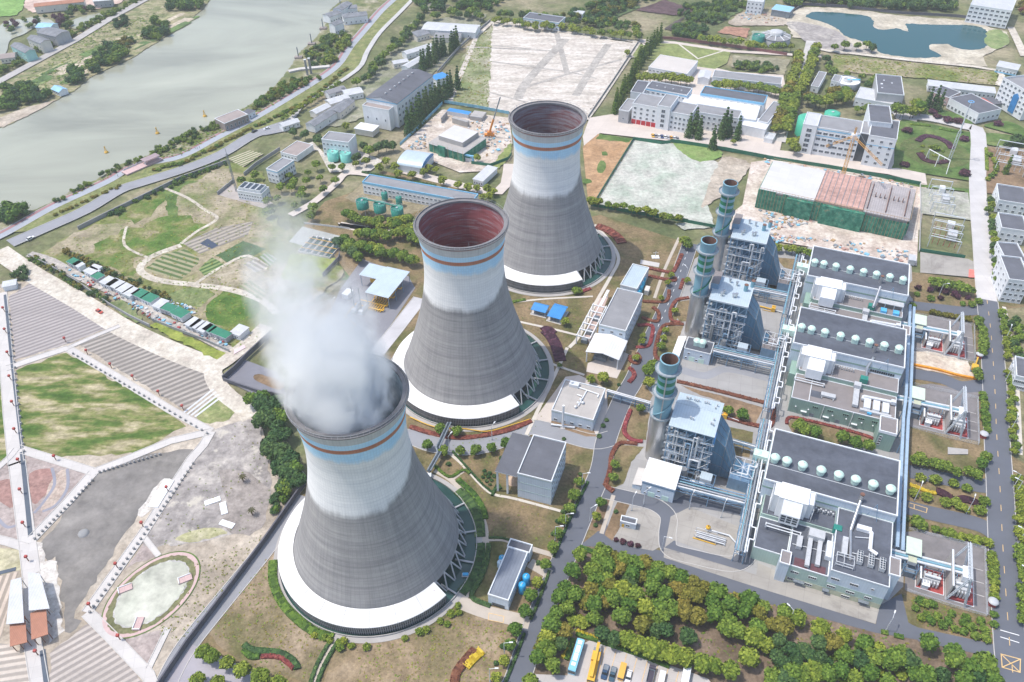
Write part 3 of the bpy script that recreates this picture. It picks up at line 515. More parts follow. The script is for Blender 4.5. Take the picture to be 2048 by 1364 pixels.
patch('hedge_floor',[gc_+Vector((cos(i*pi/24)*21,sin(i*pi/24)*21,0))for i in range(48)],soil('gflo',[(.3,(.07,.12,.03)),(.7,(.16,.17,.07))],.2,.6),9,0,.3,'darker green circle in the rounded square lawn','lawn')
patch('garden_lawn',"C 1460,640 1600,650 1740,710 1700,740 1470,690",grass,8,3,0,'lawn with purple shrubs before the dining hall','lawn')
patch('garden_lawn',"C 1820,730 1950,710 2060,760 2060,800 1850,750",grass,8,3,0,'lawn strip in front of the tall white block','lawn')
patch('garden_lawn',"C 1800,800 1860,780 2060,810 2060,860 1840,850",grass,8,3,0,'lawn wedge right of the pale road','lawn')
patch('switch_yard',"C 1440,1100 1720,1130 1740,1290 1440,1250",soil('sy',[(.3,(.3,.32,.24)),(.7,(.46,.44,.4))],.2,.6),7.6,0,0,'grassy gravel of the upper switchyard','yard')
patch('green_patch',"C 1190,1040 1440,1080 1760,1110 1760,1240 1720,1240 1700,1120 1430,1095",grass,7.5,0,0,'green edge of the upper switchyard','grass')
patch('court',"F 1440,160 1720,200 1780,230 1770,310 1440,280",stained,7.6,0,0,'stained concrete court with a red panel','yard')
patch('red_panel',"F 1725,260 1760,265 1758,310 1722,308",paint('red_p',(.7,.2,.16),.8),8.4,0,0,'bright red rectangle painted on the concrete court','marking')
patch('lawn_bed',"F 1390,330 1560,330 1790,380 1800,470 1760,500 1390,430",lawn,8,2,0,'planted brown bed below the row of round trees','lawn')
patch('orchard',"C 1810,860 2060,880 2060,1160 1830,1130",brown,6,0,0,'brown earth garden right of the pale road','ground')
patch('verge_right',"F 1880,500 2060,480 2060,1400 1960,1346",soil('vr',[(.3,(.14,.15,.07)),(.7,(.3,.25,.16))],.1,.6),6,0,0,'planted verge right of the road','verge')
strip('sidewalk',"F 1930,480 1960,620 1990,800 2010,1000 2025,1346",1.8,footw,8,3,'pale footpath along the right edge','path')
patch('lake_bank',"C 640,120 740,40 1000,50 1300,90 1700,120 1960,190 1950,260 1800,340 1830,390 1190,330 1050,310 960,250 700,220",soil('lb',[(.3,(.36,.32,.24)),(.5,(.48,.43,.34)),(.7,(.58,.53,.44))],.05,.35),5,0,1.5,'sandy rim of the far lake','bank')
m_,nt_,b_,L_=nodes('lake_mat');b_.inputs['Base Color'].default_value=(.018,.085,.095,1);b_.inputs['Roughness'].default_value=.12;b_.inputs['Specular IOR Level'].default_value=.25
bump(nt_,noise(nt_,coords(nt_,0,.3),1,3),b_,.05,.3)
patch('lake_water',"C 770,100 830,70 1000,80 1130,95 1170,130 1170,165 1250,175 1300,165 1370,185 1360,140 1500,145 1750,150 1840,190 1860,240 1790,290 1660,285 1600,260 1510,260 1500,290 1560,330 1450,340 1350,335 1210,310 1180,270 1110,245 1010,215 980,190 900,140",m_,6,3,.8,'deep blue irregular lake','water')
patch('spoil_heap',"C 660,130 800,140 960,190 1050,270 1180,310 870,300 720,200",greysoil,7,3,1.5,'grey spoil ground at the lake edge','ground')
patch('rough_field',"C 930,320 1200,350 1890,420 1890,500 1480,460 940,420",scrub,5,0,1,'rough straw coloured field below the lake','field')
patch('green_patch',"C 1820,250 1840,180 1920,180 1960,250 1880,290",soil('gl',[(.3,(.14,.22,.07)),(.7,(.3,.33,.16))],.1,.5),7,3,1,'green reeds at the right end of the lake','grass')
strip('field_lane',"C 860,290 1100,320 1400,355 1880,410 1890,500",4,dustroad,7.5,3,'pale lane between the lake and the rough field','road')
strip('field_lane',"C 1970,160 2010,240 2050,330",6,dustroad,7.5,3,'pale lane at the right end of the lake','road')
strip('avenue',"C 800,240 760,400 700,560 620,830",7,slab('aven',(.5,.48,.45)),7,3,'straight avenue between two rows of trees','road')
patch('sports_field',"C -200,260 40,250 310,295 330,310 310,370 C 240,405 -300,330",soil('sf',[(.3,(.18,.23,.08)),(.7,(.26,.28,.11))],.05,.4),6,0,0,'mown green field with white lane','field')
strip('field_lane',"C 30,260 140,345 300,295",1.5,footw,7,0,'white V shaped path across the mown field','path')
strip('works_lane',"B 1800,270 C -200,240 0,250 330,300 860,330",5,conct,6.5,0,'pale works lane behind the mown field','road')
patch('workshop_yard',"B 1700,560 B 1760,430 C 0,340 340,420 640,440 660,560 600,800 540,850 0,700",conct,5,0,0,'pale yard around the white roofed workshops','yard')
for s_,c_,lb in(("B 1730,60 1900,0 2100,60 C 0,90",(.11,.07,.075),'dark ploughed field behind the nursery'),("C -60,170 0,130 130,60 60,100 0,180",(.09,.075,.07),'dark strip field at the top'),("B 1500,60 1700,10 1760,40 1560,130 1420,110",(.12,.17,.07),'green nursery block at the top'),("C 60,110 160,30 400,10 400,60 260,140",(.1,.14,.08),'green nursery block left of the blue shed'),("C 0,200 60,140 200,150 130,230",(.13,.19,.08),'mid green nursery block'),("C 260,190 300,155 440,165 430,220",(.36,.2,.14),'reddish brown plot beside the round tank'),("C 440,240 460,180 560,180 540,250",(.3,.33,.24),'small yard around the green tank'),("C 350,320 680,350 640,440 330,390",(.28,.26,.18),'allotment strip right of the mown field')):
 patch('nursery_plot',s_,soil(lb[:14],[(.3,tuple(x*.75 for x in c_)),(.7,tuple(x*1.2 for x in c_))],.1,.4),5,0,1,lb,'field')
patch('gravel_yard',"C 320,130 430,60 600,80 660,120 640,150 480,150 360,150",bare,6,2,1,'sandy depot yard near the blue shed','yard')
patch('car_park',"I 1060,1400 1100,1300 1330,1310 1370,1150 1470,1100 2048,1290 J 200,1330 250,1400",slab('cp',(.5,.47,.45),.15,.14,6,ang("I 1470,1100 2048,1290"),.86),9,0,0,'pale concrete car park','pavement')
for q in range(9):
 x0,y0=1555+q*61,1145+q*20
 strip('bay_line',"I %d,%d %d,%d"%(x0,y0,x0-55,y0+200),.18,ym,11,0,'faded orange bay line in the car park','marking')
patch('village_ground',"B 420,130 640,100 860,80 800,180 560,420 300,640 130,690 0,740 A 1860,740 B 0,560 200,420",soil('vg',[(.3,(.14,.17,.08)),(.6,(.3,.29,.22)),(.8,(.45,.42,.37))],.05,.4),4,0,1,'patchy ground among the riverside sheds','ground')
patch('pond_water',"B 490,0 620,-20 615,60 500,60",bpy.data.materials['river_water'],5,0,0,'small pale pond at the top near the riverside trees','water')
patch('allotment',"A 1330,930 1460,880 1540,900 1420,980",rows('al',(.4,.34,.26),(.15,.2,.08),ang("A 1330,930 1460,880"),2.6),5,0,.5,'tiny striped allotment beside the grey boundary wall','field')
patch('compound',"A 1270,1140 1350,1080 1600,1190 1540,1220",slab('cmp',(.4,.36,.33)),6,0,0,'pinkish yard around the fan cooled building','yard')
patch('aeration_yard',"D 1690,100 1770,10 2048,80 1960,170",slab('aer',(.42,.43,.4),.2,.2,4,0,.7),6,0,0,'pale yard with pipes beside the yellow green field','yard')
TH,TRR,TRB,TZB,TRC,TZC,TRS=79.0,18.4,29.75,6.5,35.4,5.3,36.2
TPOS=[(-50.3,174.8),(-19.1,269.2),(18.9,361.0)]
ZT,RT=62.0,16.3
_b=(ZT-TZB)/math.sqrt((TRB/RT)**2-1)
def shell_r(z):
 if z<=ZT:return RT*math.sqrt(1+((ZT-z)/_b)**2)
 return RT+(TRR-.35-RT)*((z-ZT)/(TH-ZT))**1.7
def tower_mat(name,inner,zb=46.0):
 m,nt,b,L=nodes(name)
 tc=nt.nodes.new("ShaderNodeTexCoord");sp=nt.nodes.new("ShaderNodeSeparateXYZ");L.new(tc.outputs['Object'],sp.inputs[0])
 def mth(op,a,c=0.0,d=0.0):
  n=nt.nodes.new("ShaderNodeMath");n.operation=op
  for i,v in enumerate((a,c,d)):
   if hasattr(v,'is_linked'):L.new(v,n.inputs[i])
   else:n.inputs[i].default_value=v
  return n.outputs[0]
 z=sp.outputs['Z'];an=mth('ARCTAN2',sp.outputs['Y'],sp.outputs['X'])
 cy=nt.nodes.new("ShaderNodeCombineXYZ");L.new(mth('MULTIPLY',an,18.0),cy.inputs[0]);L.new(z,cy.inputs[1])
 def cn(sx,sy,det=6,rg=.6,dist=0,off=0):
  mp=nt.nodes.new("ShaderNodeMapping");mp.inputs['Scale'].default_value=(sx,sy,1);mp.inputs['Location'].default_value=(off,off,off)
  L.new(cy.outputs[0],mp.inputs[0]);return noise(nt,mp.outputs[0],1,det,rg,dist)
 br=nt.nodes.new("ShaderNodeTexBrick");br.offset=0;br.inputs['Scale'].default_value=1
 br.inputs['Brick Width'].default_value=1.05;br.inputs['Row Height'].default_value=1.25;br.inputs['Mortar Size'].default_value=.075
 br.inputs['Mortar Smooth'].default_value=.4
 br.inputs['Color1'].default_value=(1,1,1,1);br.inputs['Color2'].default_value=(.94,.94,.94,1);br.inputs['Mortar'].default_value=(.8,.8,.81,1)
 L.new(cy.outputs[0],br.inputs['Vector'])
 streak=cn(.55,.03,7,.7,0,zb);ringn=cn(.02,.42,5,.75,0,zb*2);blot=cn(.09,.07,6,.6,0,zb*3)
 if inner:
  red=ramp(nt,cn(.06,.3,5,.6),[(.3,(.2,.045,.05)),(.55,(.34,.09,.095)),(.72,(.4,.18,.18))])
  col=mix(nt,ramp(nt,cn(.07,.75,7,.72,0,9),[(.5,0),(.62,.8)]),red,(.4,.32,.34))if inner==1 else mix(nt,ramp(nt,cn(.07,.75,7,.72,0,9),[(.4,0),(.58,1)]),(.2,.065,.07),(.3,.27,.29))if inner==2 else ramp(nt,cn(.3,.25,7,.75,0,5),[(.35,(.2,.27,.3)),(.5,(.42,.5,.53)),(.65,(.66,.7,.72))])
  col=mix(nt,1,col,br.outputs['Color'],'MULTIPLY')
  L.new(col,b.inputs['Base Color']);b.inputs['Roughness'].default_value=.9;MATS[name]=m;return m
 grey=ramp(nt,ringn,[(.3,(.23,.225,.228)),(.48,(.325,.315,.31)),(.56,(.35,.34,.332)),(.72,(.43,.415,.405))])
 grey=mix(nt,.5,grey,ramp(nt,streak,[(.3,(.36,.36,.37)),(.5,(.5,.5,.5)),(.7,(.64,.63,.62))]),'OVERLAY')
 grey=mix(nt,.35,grey,ramp(nt,blot,[(.3,(.4,.4,.41)),(.7,(.6,.6,.59))]),'OVERLAY')
 white=ramp(nt,ringn,[(.3,(.7,.7,.7)),(.5,(.82,.815,.8)),(.7,(.88,.87,.85))])
 white=mix(nt,.5,white,ramp(nt,streak,[(.32,(.36,.36,.37)),(.5,(.5,.5,.5)),(.7,(.6,.6,.6))]),'OVERLAY')
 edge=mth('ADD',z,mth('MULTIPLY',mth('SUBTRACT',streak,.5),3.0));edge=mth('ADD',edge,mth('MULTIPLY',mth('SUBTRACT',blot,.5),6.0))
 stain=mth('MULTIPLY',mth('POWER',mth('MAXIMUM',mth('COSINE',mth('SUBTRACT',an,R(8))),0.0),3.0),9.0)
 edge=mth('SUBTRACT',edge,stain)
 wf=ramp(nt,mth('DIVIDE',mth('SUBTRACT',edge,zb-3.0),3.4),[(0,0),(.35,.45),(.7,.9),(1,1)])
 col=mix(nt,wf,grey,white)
 band=mth('DIVIDE',z,TH)
 blue=ramp(nt,mth('ADD',cn(.12,.1,4),0),[(.35,(.42,.7,.92)),(.65,(.54,.78,.94))])
 lowblue=mth('ADD',z,mth('MULTIPLY',mth('SUBTRACT',cn(.16,.02,5,.7,0,3),.5),6.0))
 bf=ramp(nt,mth('DIVIDE',mth('SUBTRACT',lowblue,65.0),4.0),[(0,0),(.3,.7),(.6,.95),(1,.95)])
 col=mix(nt,mth('MULTIPLY',bf,ramp(nt,mth('DIVIDE',mth('SUBTRACT',z,74.2),1.0),[(.2,1),(.45,0)])),col,blue)
 def inb(lo,hi):return mth('MULTIPLY',mth('GREATER_THAN',z,lo),mth('LESS_THAN',z,hi))
 col=mix(nt,inb(70.3,72.1),col,ramp(nt,cn(.2,.3),[(.3,(.42,.17,.1)),(.7,(.54,.23,.14))]))
 col=mix(nt,inb(77.6,78.7),col,ramp(nt,cn(.5,.5,6,.7),[(.35,(.38,.1,.08)),(.6,(.42,.13,.1)),(.8,(.4,.26,.25))]))
 col=mix(nt,mth('MULTIPLY',inb(74.5,77.9),.8),col,ramp(nt,streak,[(.3,(.42,.43,.44)),(.7,(.58,.58,.57))]))
 col=mix(nt,.8,col,br.outputs['Color'],'MULTIPLY')
 L.new(col,b.inputs['Base Color']);b.inputs['Roughness'].default_value=.92;b.inputs['Specular IOR Level'].default_value=.1
 bump(nt,mix(nt,.5,ringn,br.outputs['Color']),b,.35,.12)
 MATS[name]=m;return m
tms=[tower_mat('tower_shell',0,44.5),tower_mat('tower_shell',0,50),tower_mat('tower_shell',0,47.5)];tin=[tower_mat('tower_lining_frost',3),tower_mat('tower_lining_red',1),tower_mat('tower_lining_grey',2)]
ringm=slab('rim_concrete',(.2,.195,.2),.3,.3)
louv=sheet_roof('louvre_roof',(.8,.79,.77),1.6,'Y',.6,.06,0,.08)
m_,nt_,b_,L_=nodes('canopy_white');b_.inputs['Roughness'].default_value=.6
rust=ramp(nt_,noise(nt_,coords(nt_,R(25),.35,.25,2.4),1,8,.7),[(.69,0),(.71,1)])
dirt_=ramp(nt_,noise(nt_,coords(nt_,0,.1),1,6,.6),[(.3,(.72,.71,.69)),(.7,(.84,.83,.81))])
L_.new(mix(nt_,rust,dirt_,(.36,.15,.08)),b_.inputs['Base Color']);canm={0:m_}
canm[1]=canm[2]=paint('canopy_clean',(.8,.79,.77),.6,.05,.1)
slat=sheet_roof('louvre_wall',(.2,.2,.215),.5,'X',.7,.25,0,.55)
basinw=paint('basin_water',(.022,.07,.06),.15,.3,.1);basinc=slab('basin_concrete',(.42,.4,.38),.2,.15)
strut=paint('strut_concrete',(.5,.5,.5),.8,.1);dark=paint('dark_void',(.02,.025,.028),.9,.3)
TL=['front cooling tower wrapped in rising steam, rust streaked white canopy at its foot','middle cooling tower with a red lined empty mouth, between the other two towers','farthest cooling tower with a dark grey lined mouth, behind the other two']
CAN=[(R(135),R(318)),(R(135),R(308)),(R(150),R(300))]
for ti,(tx,ty)in enumerate(TPOS):
 t=thing('cooling_tower',TL[ti],'cooling tower',(tx,ty,0),0,'hyperbolic concrete cooling towers')
 mb=MB();N=128;zs=[TZB+(TH-TZB)*i/56 for i in range(57)]
 mb.lathe([(shell_r(z),z)for z in zs],N);mb.build('shell',tms[ti],t)
 mb=MB();mb.lathe([(shell_r(z)-.5,z)for z in zs][::-1],N)
 mb.lathe([(shell_r(TZB)-.5,TZB),(shell_r(TZB),TZB)],N);mb.build('lining',tin[ti],t)
 mb=MB();r0=shell_r(TH);mb.lathe([(r0,78.6),(r0+.75,78.65),(r0+.8,79.05),(r0+.35,79.1),(r0+.3,79.6),(r0+.1,79.6),(r0+.05,79.08),(r0-1.3,79.05),(r0-1.3,78.2),(r0-.4,78.2)],N,sm=False)
 mb.build('rim_walkway',ringm,t)
 mb=MB();mb.lathe([(r0+.72,80.15),(r0+.78,80.2),(r0+.72,80.25)],96)
 for i in range(64):a=2*pi*i/64;mb.tube(((r0+.72)*cos(a),(r0+.72)*sin(a),79),((r0+.72)*cos(a),(r0+.72)*sin(a),80.2),.05,4)
 for i in range(8):a=2*pi*i/8+.2;mb.tube(((r0-.3)*cos(a),(r0-.3)*sin(a),79),((r0-.3)*cos(a),(r0-.3)*sin(a),81.5),.07,4)
 mb.build('railing',paint('galv',(.5,.51,.52),.5,.1),t)
 c0,c1=CAN[ti]
 mb=MB();n=60;mb.lathe([(TRB-.1,7.4),(TRC,TZC+.1),(TRC+.05,TZC-.25),(TRB,TZC)],n,sm=False,a0=c0,a1=c1)
 for ae in(c0,c1):mb.add([(r*cos(ae),r*sin(ae),z)for r,z in((TRB-.1,7.4),(TRC,TZC+.1),(TRC,TZC-.25),(TRB,TZC))],[(0,1,2,3)])
 can=mb.build('canopy',canm[ti],t)
 mb=MB()
 for i in range(1,12):
  a=c0+(c1-c0)*i/12;mb=MB();mb.tube(((TRB+.1)*cos(a),(TRB+.1)*sin(a),7.45),(TRC*cos(a),TRC*sin(a),TZC+.16),.07,4);mb.build('seam',paint('seam_grey',(.55,.55,.54),.7),can)
 mb=MB();k=150
 for i in range(k):
  a=c0+(c1-c0)*i/k;a2=c0+(c1-c0)*(i+.62)/k;r=TRC-.3;rr2=TRC-.45
  mb.add([(r*cos(a),r*sin(a),.5),(r*cos(a2),r*sin(a2),.5),(r*cos(a2),r*sin(a2),TZC-.2),(r*cos(a),r*sin(a),TZC-.2)],[(0,1,2,3)])
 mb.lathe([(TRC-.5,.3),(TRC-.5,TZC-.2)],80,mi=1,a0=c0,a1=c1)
 for ae in(c0,c1):mb.add([(r*cos(ae),r*sin(ae),z)for r,z in((TRB,.3),(TRC-.3,.3),(TRC-.3,TZC-.2),(TRB,TZC))],[(0,1,2,3)])
 for zz in(1.9,3.5):mb.lathe([(TRC-.28,zz),(TRC-.24,zz+.15),(TRC-.28,zz+.3)],80,a0=c0,a1=c1)
 mb.build('louvre_wall',[paint('louvre_grey',(.24,.235,.24),.7,.2),dark],t)
 mb=MB();mb.lathe([(TRS,-.3),(TRS,1.0),(TRS-.3,1.0),(TRS-.3,.1)],96,sm=False);mb.lathe([(TRS+1.9,.34),(TRS,.36)],96);mb.lathe([(TRS+1.9,-.1),(TRS+1.9,.34)],96);mb.build('basin_wall',basinc,t)
 mb=MB();mb.lathe([(TRS-.2,.32),(.1,.32)],96);mb.build('pool',basinw,t)
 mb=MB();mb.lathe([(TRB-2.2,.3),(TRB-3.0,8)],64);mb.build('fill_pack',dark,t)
 mb=MB();K=40
 for i in range(K):
  a=2*pi*i/K;am=2*pi*(i+.5)/K;a2=2*pi*(i+1)/K;rt=TRB-.3;rb=TRB+2.4
  top=(rt*cos(am),rt*sin(am),TZB+.2)
  for e in(a,a2):mb.tube((rb*cos(e+(am-e)*.12),rb*sin(e+(am-e)*.12),.3),top,.3,6)
 tag(mb.build('strut_ring',strut,t))
 for i in range(4):mb=MB();a=R(-35+22*i);mb.tube((TRB*cos(a)*.98,TRB*sin(a)*.98,.9),((TRS-.2)*cos(a),(TRS-.2)*sin(a),.9),.35,6);mb.build('pipe',strut,t)
PA=g1("J 530,155",17.5);PB=g1("J 1300,370",17.5);PRZ=math.atan2(PB.y-PA.y,PB.x-PA.x)
def pw(x,y,z=0):return Vector((PA.x+x*cos(PRZ)-y*sin(PRZ),PA.y+x*sin(PRZ)+y*cos(PRZ),z))
def lp(p):d=p-PA;return Vector((d.x*cos(PRZ)+d.y*sin(PRZ),-d.x*sin(PRZ)+d.y*cos(PRZ),p.z))
class T:
 """a thing in plant axes; parts are written in plant metres relative to (0, oy)"""
 def __init__(s,name,label,cat,x,y,group=None,oy=0.0):
  s.e=thing(name,label,cat,pw(x,y+oy),PRZ,group);s.x,s.y=x,y
 def mb(s):m=MB();m.M=Matrix.Translation((-s.x,-s.y,0));return m
 def p(s,name,mats,fn,parent=None):
  m=s.mb();fn(m);return m.build(name,mats,parent or s.e)
 def box(s,name,mats,*a,**k):return s.p(name,mats,lambda m:m.box(*a,**k))
 def tube(s,name,mat,pts,r=.2,n=8):return s.p(name,mat,lambda m:m.path(pts,r,n))
whitep=paint('white_panel',(.68,.72,.76),.55,.06,.3);pale_blue=sheet_roof('pale_blue_clad',(.6,.68,.76),.9,'X',.55,.07,0,.1)
paleg=sheet_roof('pale_green_clad',(.42,.55,.48),.9,'X',.55,.07,0,.1);midg=sheet_roof('mid_green_clad',(.27,.4,.34),.9,'X',.55,.08,0,.1)
cream=paint('cream_base',(.5,.52,.38),.8,.08);ventg=paint('vent_green',(.62,.8,.7),.5,.08,.8);trimw=paint('trim_white',(.72,.74,.75),.5,.05)
roofd=slab('roof_felt',(.1,.11,.135),.25,.42,1.0,0,.93,.75);roofb=slab('roof_brown',(.25,.225,.22),.2,.15,2.0,0,.93,.85)
blued=sheet_roof('blue_casing',(.085,.2,.31),1.4,'X',.45,.15,.2,.25);bluel=paint('blue_steel',(.2,.33,.47),.45,.15,.8,.2)
roofbl=sheet_roof('blue_grey_roof',(.5,.59,.64),1.0,'X',.45,.07,.1,.12);galv=paint('galv',(.5,.51,.52),.5,.1);silver=paint('silver_clad',(.55,.55,.55),.32,.12,.5,.75)
pipew=paint('pipe_white',(.66,.68,.7),.45,.1,.5);stackb=paint('stack_blue',(.19,.37,.45),.5,.12,.35);stackg=paint('stack_green',(.005,.17,.08),.5,.15,.5)
rustm=paint('rust',(.2,.1,.07),.8,.3,.8);yel=paint('yellow_paint',(.72,.42,.04),.5,.1);darkg=paint('dark_glass',(.04,.055,.07),.2,.3);steel=paint('steel_dark',(.2,.23,.26),.6,.2)
bright=paint('bright_white',(.8,.81,.82),.5,.04);blueq=paint('bright_blue',(.03,.25,.62),.5,.1);teal=paint('deep_teal',(.02,.22,.17),.5,.15);redp=paint('oxide_red',(.36,.06,.055),.8,.2)
grating=paint('grating',(.36,.39,.42),.6,.2,1.5);firew=slab('firewall',(.42,.4,.38),.3,.12)
def window_mesh(w,h,frame,pane,mull=1):
 mb=MB();mb.box(-w/2,-.06,0,w/2,.05,h,1)
 for x0,x1,z0,z1 in((-w/2-.08,-w/2,-.08,h+.08),(w/2,w/2+.08,-.08,h+.08),(-w/2,w/2,-.08,0),(-w/2,w/2,h,h+.08)):mb.box(x0,-.12,z0,x1,.05,z1,0)
 for i in range(mull):x=-w/2+w*(i+1)/(mull+1);mb.box(x-.04,-.1,0,x+.04,-.06,h,0)
 o=mb.build('window',[frame,pane]);me=o.data;bpy.data.objects.remove(o);return me
WIN={}
def put_window(parent,x,y,z,rz,w,h,frame,pane,mull=1,name='window'):
 k=(round(w,2),round(h,2),frame.name,pane.name,mull)
 if k not in WIN:WIN[k]=window_mesh(w,h,frame,pane,mull)
 o=bpy.data.objects.new(name,WIN[k]);COL.objects.link(o);o.parent=parent;o.location=(x,y,z);o.rotation_euler.z=rz;return o
def parapet(m,x0,y0,x1,y1,z0,z1,t=.35,mi=0):
 m.box(x0,y0,z0,x1,y0+t,z1,mi);m.box(x0,y1-t,z0,x1,y1,z1,mi);m.box(x0,y0+t,z0,x0+t,y1-t,z1,mi);m.box(x1-t,y0+t,z0,x1,y1-t,z1,mi)
def vent(t,x,y,z,sq):
 def base(m):
  if sq:m.box(x-1.3,y-1.3,z,x+1.3,y+1.3,z+2.2)
  else:m.lathe([(1.3,z),(1.45,z+.8),(1.65,z+2.4)],20,(x,y))
 b=t.p('roof_ventilator',ventg,base)
 n=8 if sq else 24
 t.p('dome',ventg,lambda m:(m.lathe([(1.68,z+2.2),(1.82,z+2.3),(1.78,z+2.55),(1.3,z+3.2),(.6,z+3.6),(.15,z+3.7),(.15,z+4.2),(0,z+4.2)],n,(x,y),sm=not sq)),b)
VX=(2.1,6.4,12.1,18.7,24.9,30.8,36.8,42.8)
HL=['nearest turbine hall with round domed ventilators and a pale green annex full of roof plant','middle turbine hall with square ventilators and a long dark green annex','farthest turbine hall with square ventilators, beside the building site']
for k,oy in enumerate((0.0,82.0,135.5)):
 t=T('turbine_hall',HL[k],'turbine hall',0,0,'three turbine halls',oy);H=17.5
 wall=pale_blue
 def body(m):
  m.box(0,0,0,45.8,27,H-.7,0)
  parapet(m,-.15,-.15,45.95,27.15,H-.7,H,.5,1)
  m.box(-.06,-.06,H-4.6,45.86,-.002,H-3.8,2);m.box(45.8,-.05,H-4.6,45.88,27,H-3.8,2);m.box(-.08,-.05,H-4.6,0,27,H-3.8,2)
 t.p('wall',[wall,trimw,midg],body)
 rf=t.p('roof',[roofd,trimw],lambda m:m.box(.35,.35,H-.72,45.45,26.65,H-.45))
 t.box('roof_joint',trimw,.6,8.0 if k==0 else 9.9,H-.45,45.2,8.15 if k==0 else 10.02,H-.33)
 for x in VX:vent(t,x,10.1,H-.45,k!=0)
 fx0,fx1=(4.2,18.0);fy0,fy1=(-8.5,-1.2);fz=19.0 if k==0 else 18.3
 f=t.p('intake_filter_house',[bright,pipew],lambda m:(m.box(fx0+2,fy0,9.0,fx1-2,fy1,fz+.6,0),m.box(fx0,fy0+1.2,9.5,fx0+2,fy1-.3,fz-.2,1,0),m.box(fx1-2,fy0+1.2,9.5,fx1,fy1-.3,fz-.2,1,0)))
 t.p('roof_panel',sheet_roof('white_seam',(.8,.81,.81),1.1,'X',.5,.04,0,.18),lambda m:m.box(fx0+1.9,fy0-.1,fz+.6,fx1-1.9,fy1+.1,fz+.75),f)
 def hood(m):
  xs=(fx0+3.6,fx1-3.6)
  y1,z1,y0,z0=fy0,fz+.2,fy0-4.2,fz-3.0
  m.add([(xs[0],y1,z1),(xs[1],y1,z1),(xs[1],y0,z0),(xs[0],y0,z0),(xs[0],y1,9.5),(xs[1],y1,9.5),(xs[1],y0,z0-5),(xs[0],y0,z0-5)],[(0,3,2,1),(3,7,6,2),(2,6,5,1),(0,4,7,3),(4,5,6,7)],0)
 hd=t.p('intake_hood',[bright if k else pipew],hood,f)
 for i in range(3):
  for j in range(3):
   x0=fx0+4.0+i*2.02
   if k==0:
    t.p('intake_opening',[steel,darkg],lambda m:m.add([(x0,fy0-4.24,fz-4.4-j*1.25+.9),(x0+1.6,fy0-4.24,fz-4.4-j*1.25+.9),(x0+1.6,fy0-4.24,fz-4.4-j*1.25),(x0,fy0-4.24,fz-4.4-j*1.25)],[(3,2,1,0)],1),f)
 for x in(fx0-.4,fx1+.4):
  def stair(m):
   for yy in(fy0,(fy0+fy1)/2,fy1):m.tube((x,yy,8),(x,yy,fz-1),.09,5)
   for zz in(10,12.2,14.4,16.6):m.tube((x,fy0,zz),(x,fy1,zz),.08,5);m.tube((x,fy0,zz),(x,fy1,zz+2),.06,5)
  t.p('ladder_frame',pipew,stair,f)
 t.p('gutter_pipe',pipew,lambda m:(m.tube((fx0,fy0-5,9.8),(fx1-2,fy0-5,9.8),.22,8),m.tube((fx0,fy0-5.8,9.2),(fx1-2,fy0-5.8,9.2),.22,8),m.box(fx0-.3,fy0-6,8.6,fx0,fy0-4.7,10),m.box(fx1-2,fy0-6,8.6,fx1-1.7,fy0-4.7,10)))
 sx=33.2
 t.p('exhaust_stack',[silver,rustm],lambda m:(m.tube((sx,2.2 if k==0 else 6.5,H-.5),(sx,2.2 if k==0 else 6.5,H+3.2),.75,14),m.tube((sx,2.2 if k==0 else 6.5,H+3.2),(sx,2.2 if k==0 else 6.5,H+3.6),.8,14,1)))
 t.p('exhaust_duct',silver,lambda m:(m.tube((sx,1.5,H+.6),(31.8,-9 if k!=1 else-1,13.6),.62,10),m.tube((31.8,-9 if k!=1 else-1,13.6),(32.6,-22 if k==0 else-4,13.4 if k==0 else 9.5),.55,10)))
 t.p('tripod',bluel,lambda m:[m.tube((38+dx,-.2+dy,12.6),(38.6,.5,H+2.2),.09,5)for dx,dy in((-1.8,0),(2.2,-1.5),(1,1.5))])
 if k==0:
  t.p('annex_wall',[paleg,cream,pale_blue,trimw],lambda m:(m.box(13.2,-28,2.9,27,-.05,9.0,0),m.box(13.16,-28.05,0,27,-.06,2.9,1),m.box(27,-27.9,6.2,45.5,-.05,13.0,2),m.box(27.02,-27.95,2.9,45.55,-.06,6.2,0),m.box(27.0,-28,0,45.6,-.07,2.9,1),m.box(1.6,-23.4,0,13.16,-.08,7.0,0),m.box(13.3,-9.3,9,26.9,-.1,11.0,0),m.box(1.7,-9.3,7,13.2,-.1,9.2,0)))
  t.p('annex_roof',[roofd,trimw,paint('roof_maroon',(.12,.05,.06),.8,.2)],lambda m:(m.box(13.5,-27.7,9.0,26.7,-9.35,9.12),m.box(27.3,-27.6,13.0,45.2,-.4,13.12),m.box(1.9,-23.1,7,13,-9.4,7.12),m.box(13.5,-9.0,11.0,26.7,-.3,11.12),m.box(2,-9,9.2,13,-.3,9.32),parapet(m,13.18,-28.05,27,-9.3,9.0,9.45,.3,1),parapet(m,27,-27.98,45.55,-.05,13.0,13.5,.3,1),parapet(m,1.58,-23.42,13.16,-9.3,7,7.4,.3,1),m.box(15.5,-27.6,9.12,20,-24,9.14,2),m.box(21,-27.6,9.12,26,-24.5,9.14,2)))
  for x,z,w in((16.5,5.6,2.6),(22.5,5.6,2.6),(29.3,8.6,2.6),(35.4,8.6,2.6),(29.0,4.0,2.6),(35.2,4.0,2.6),(41,4.0,2.2),(16.2,1.4,2.4),(22,1.2,2.4),(34.4,.9,2.6)):
   put_window(t.e,x-t.x,(-28.06 if x<27 else-28.06)-t.y,z,0,w,1.15,trimw,darkg,3)
  put_window(t.e,41.2,-28.06,9.3,0,.8,.9,trimw,darkg,0)
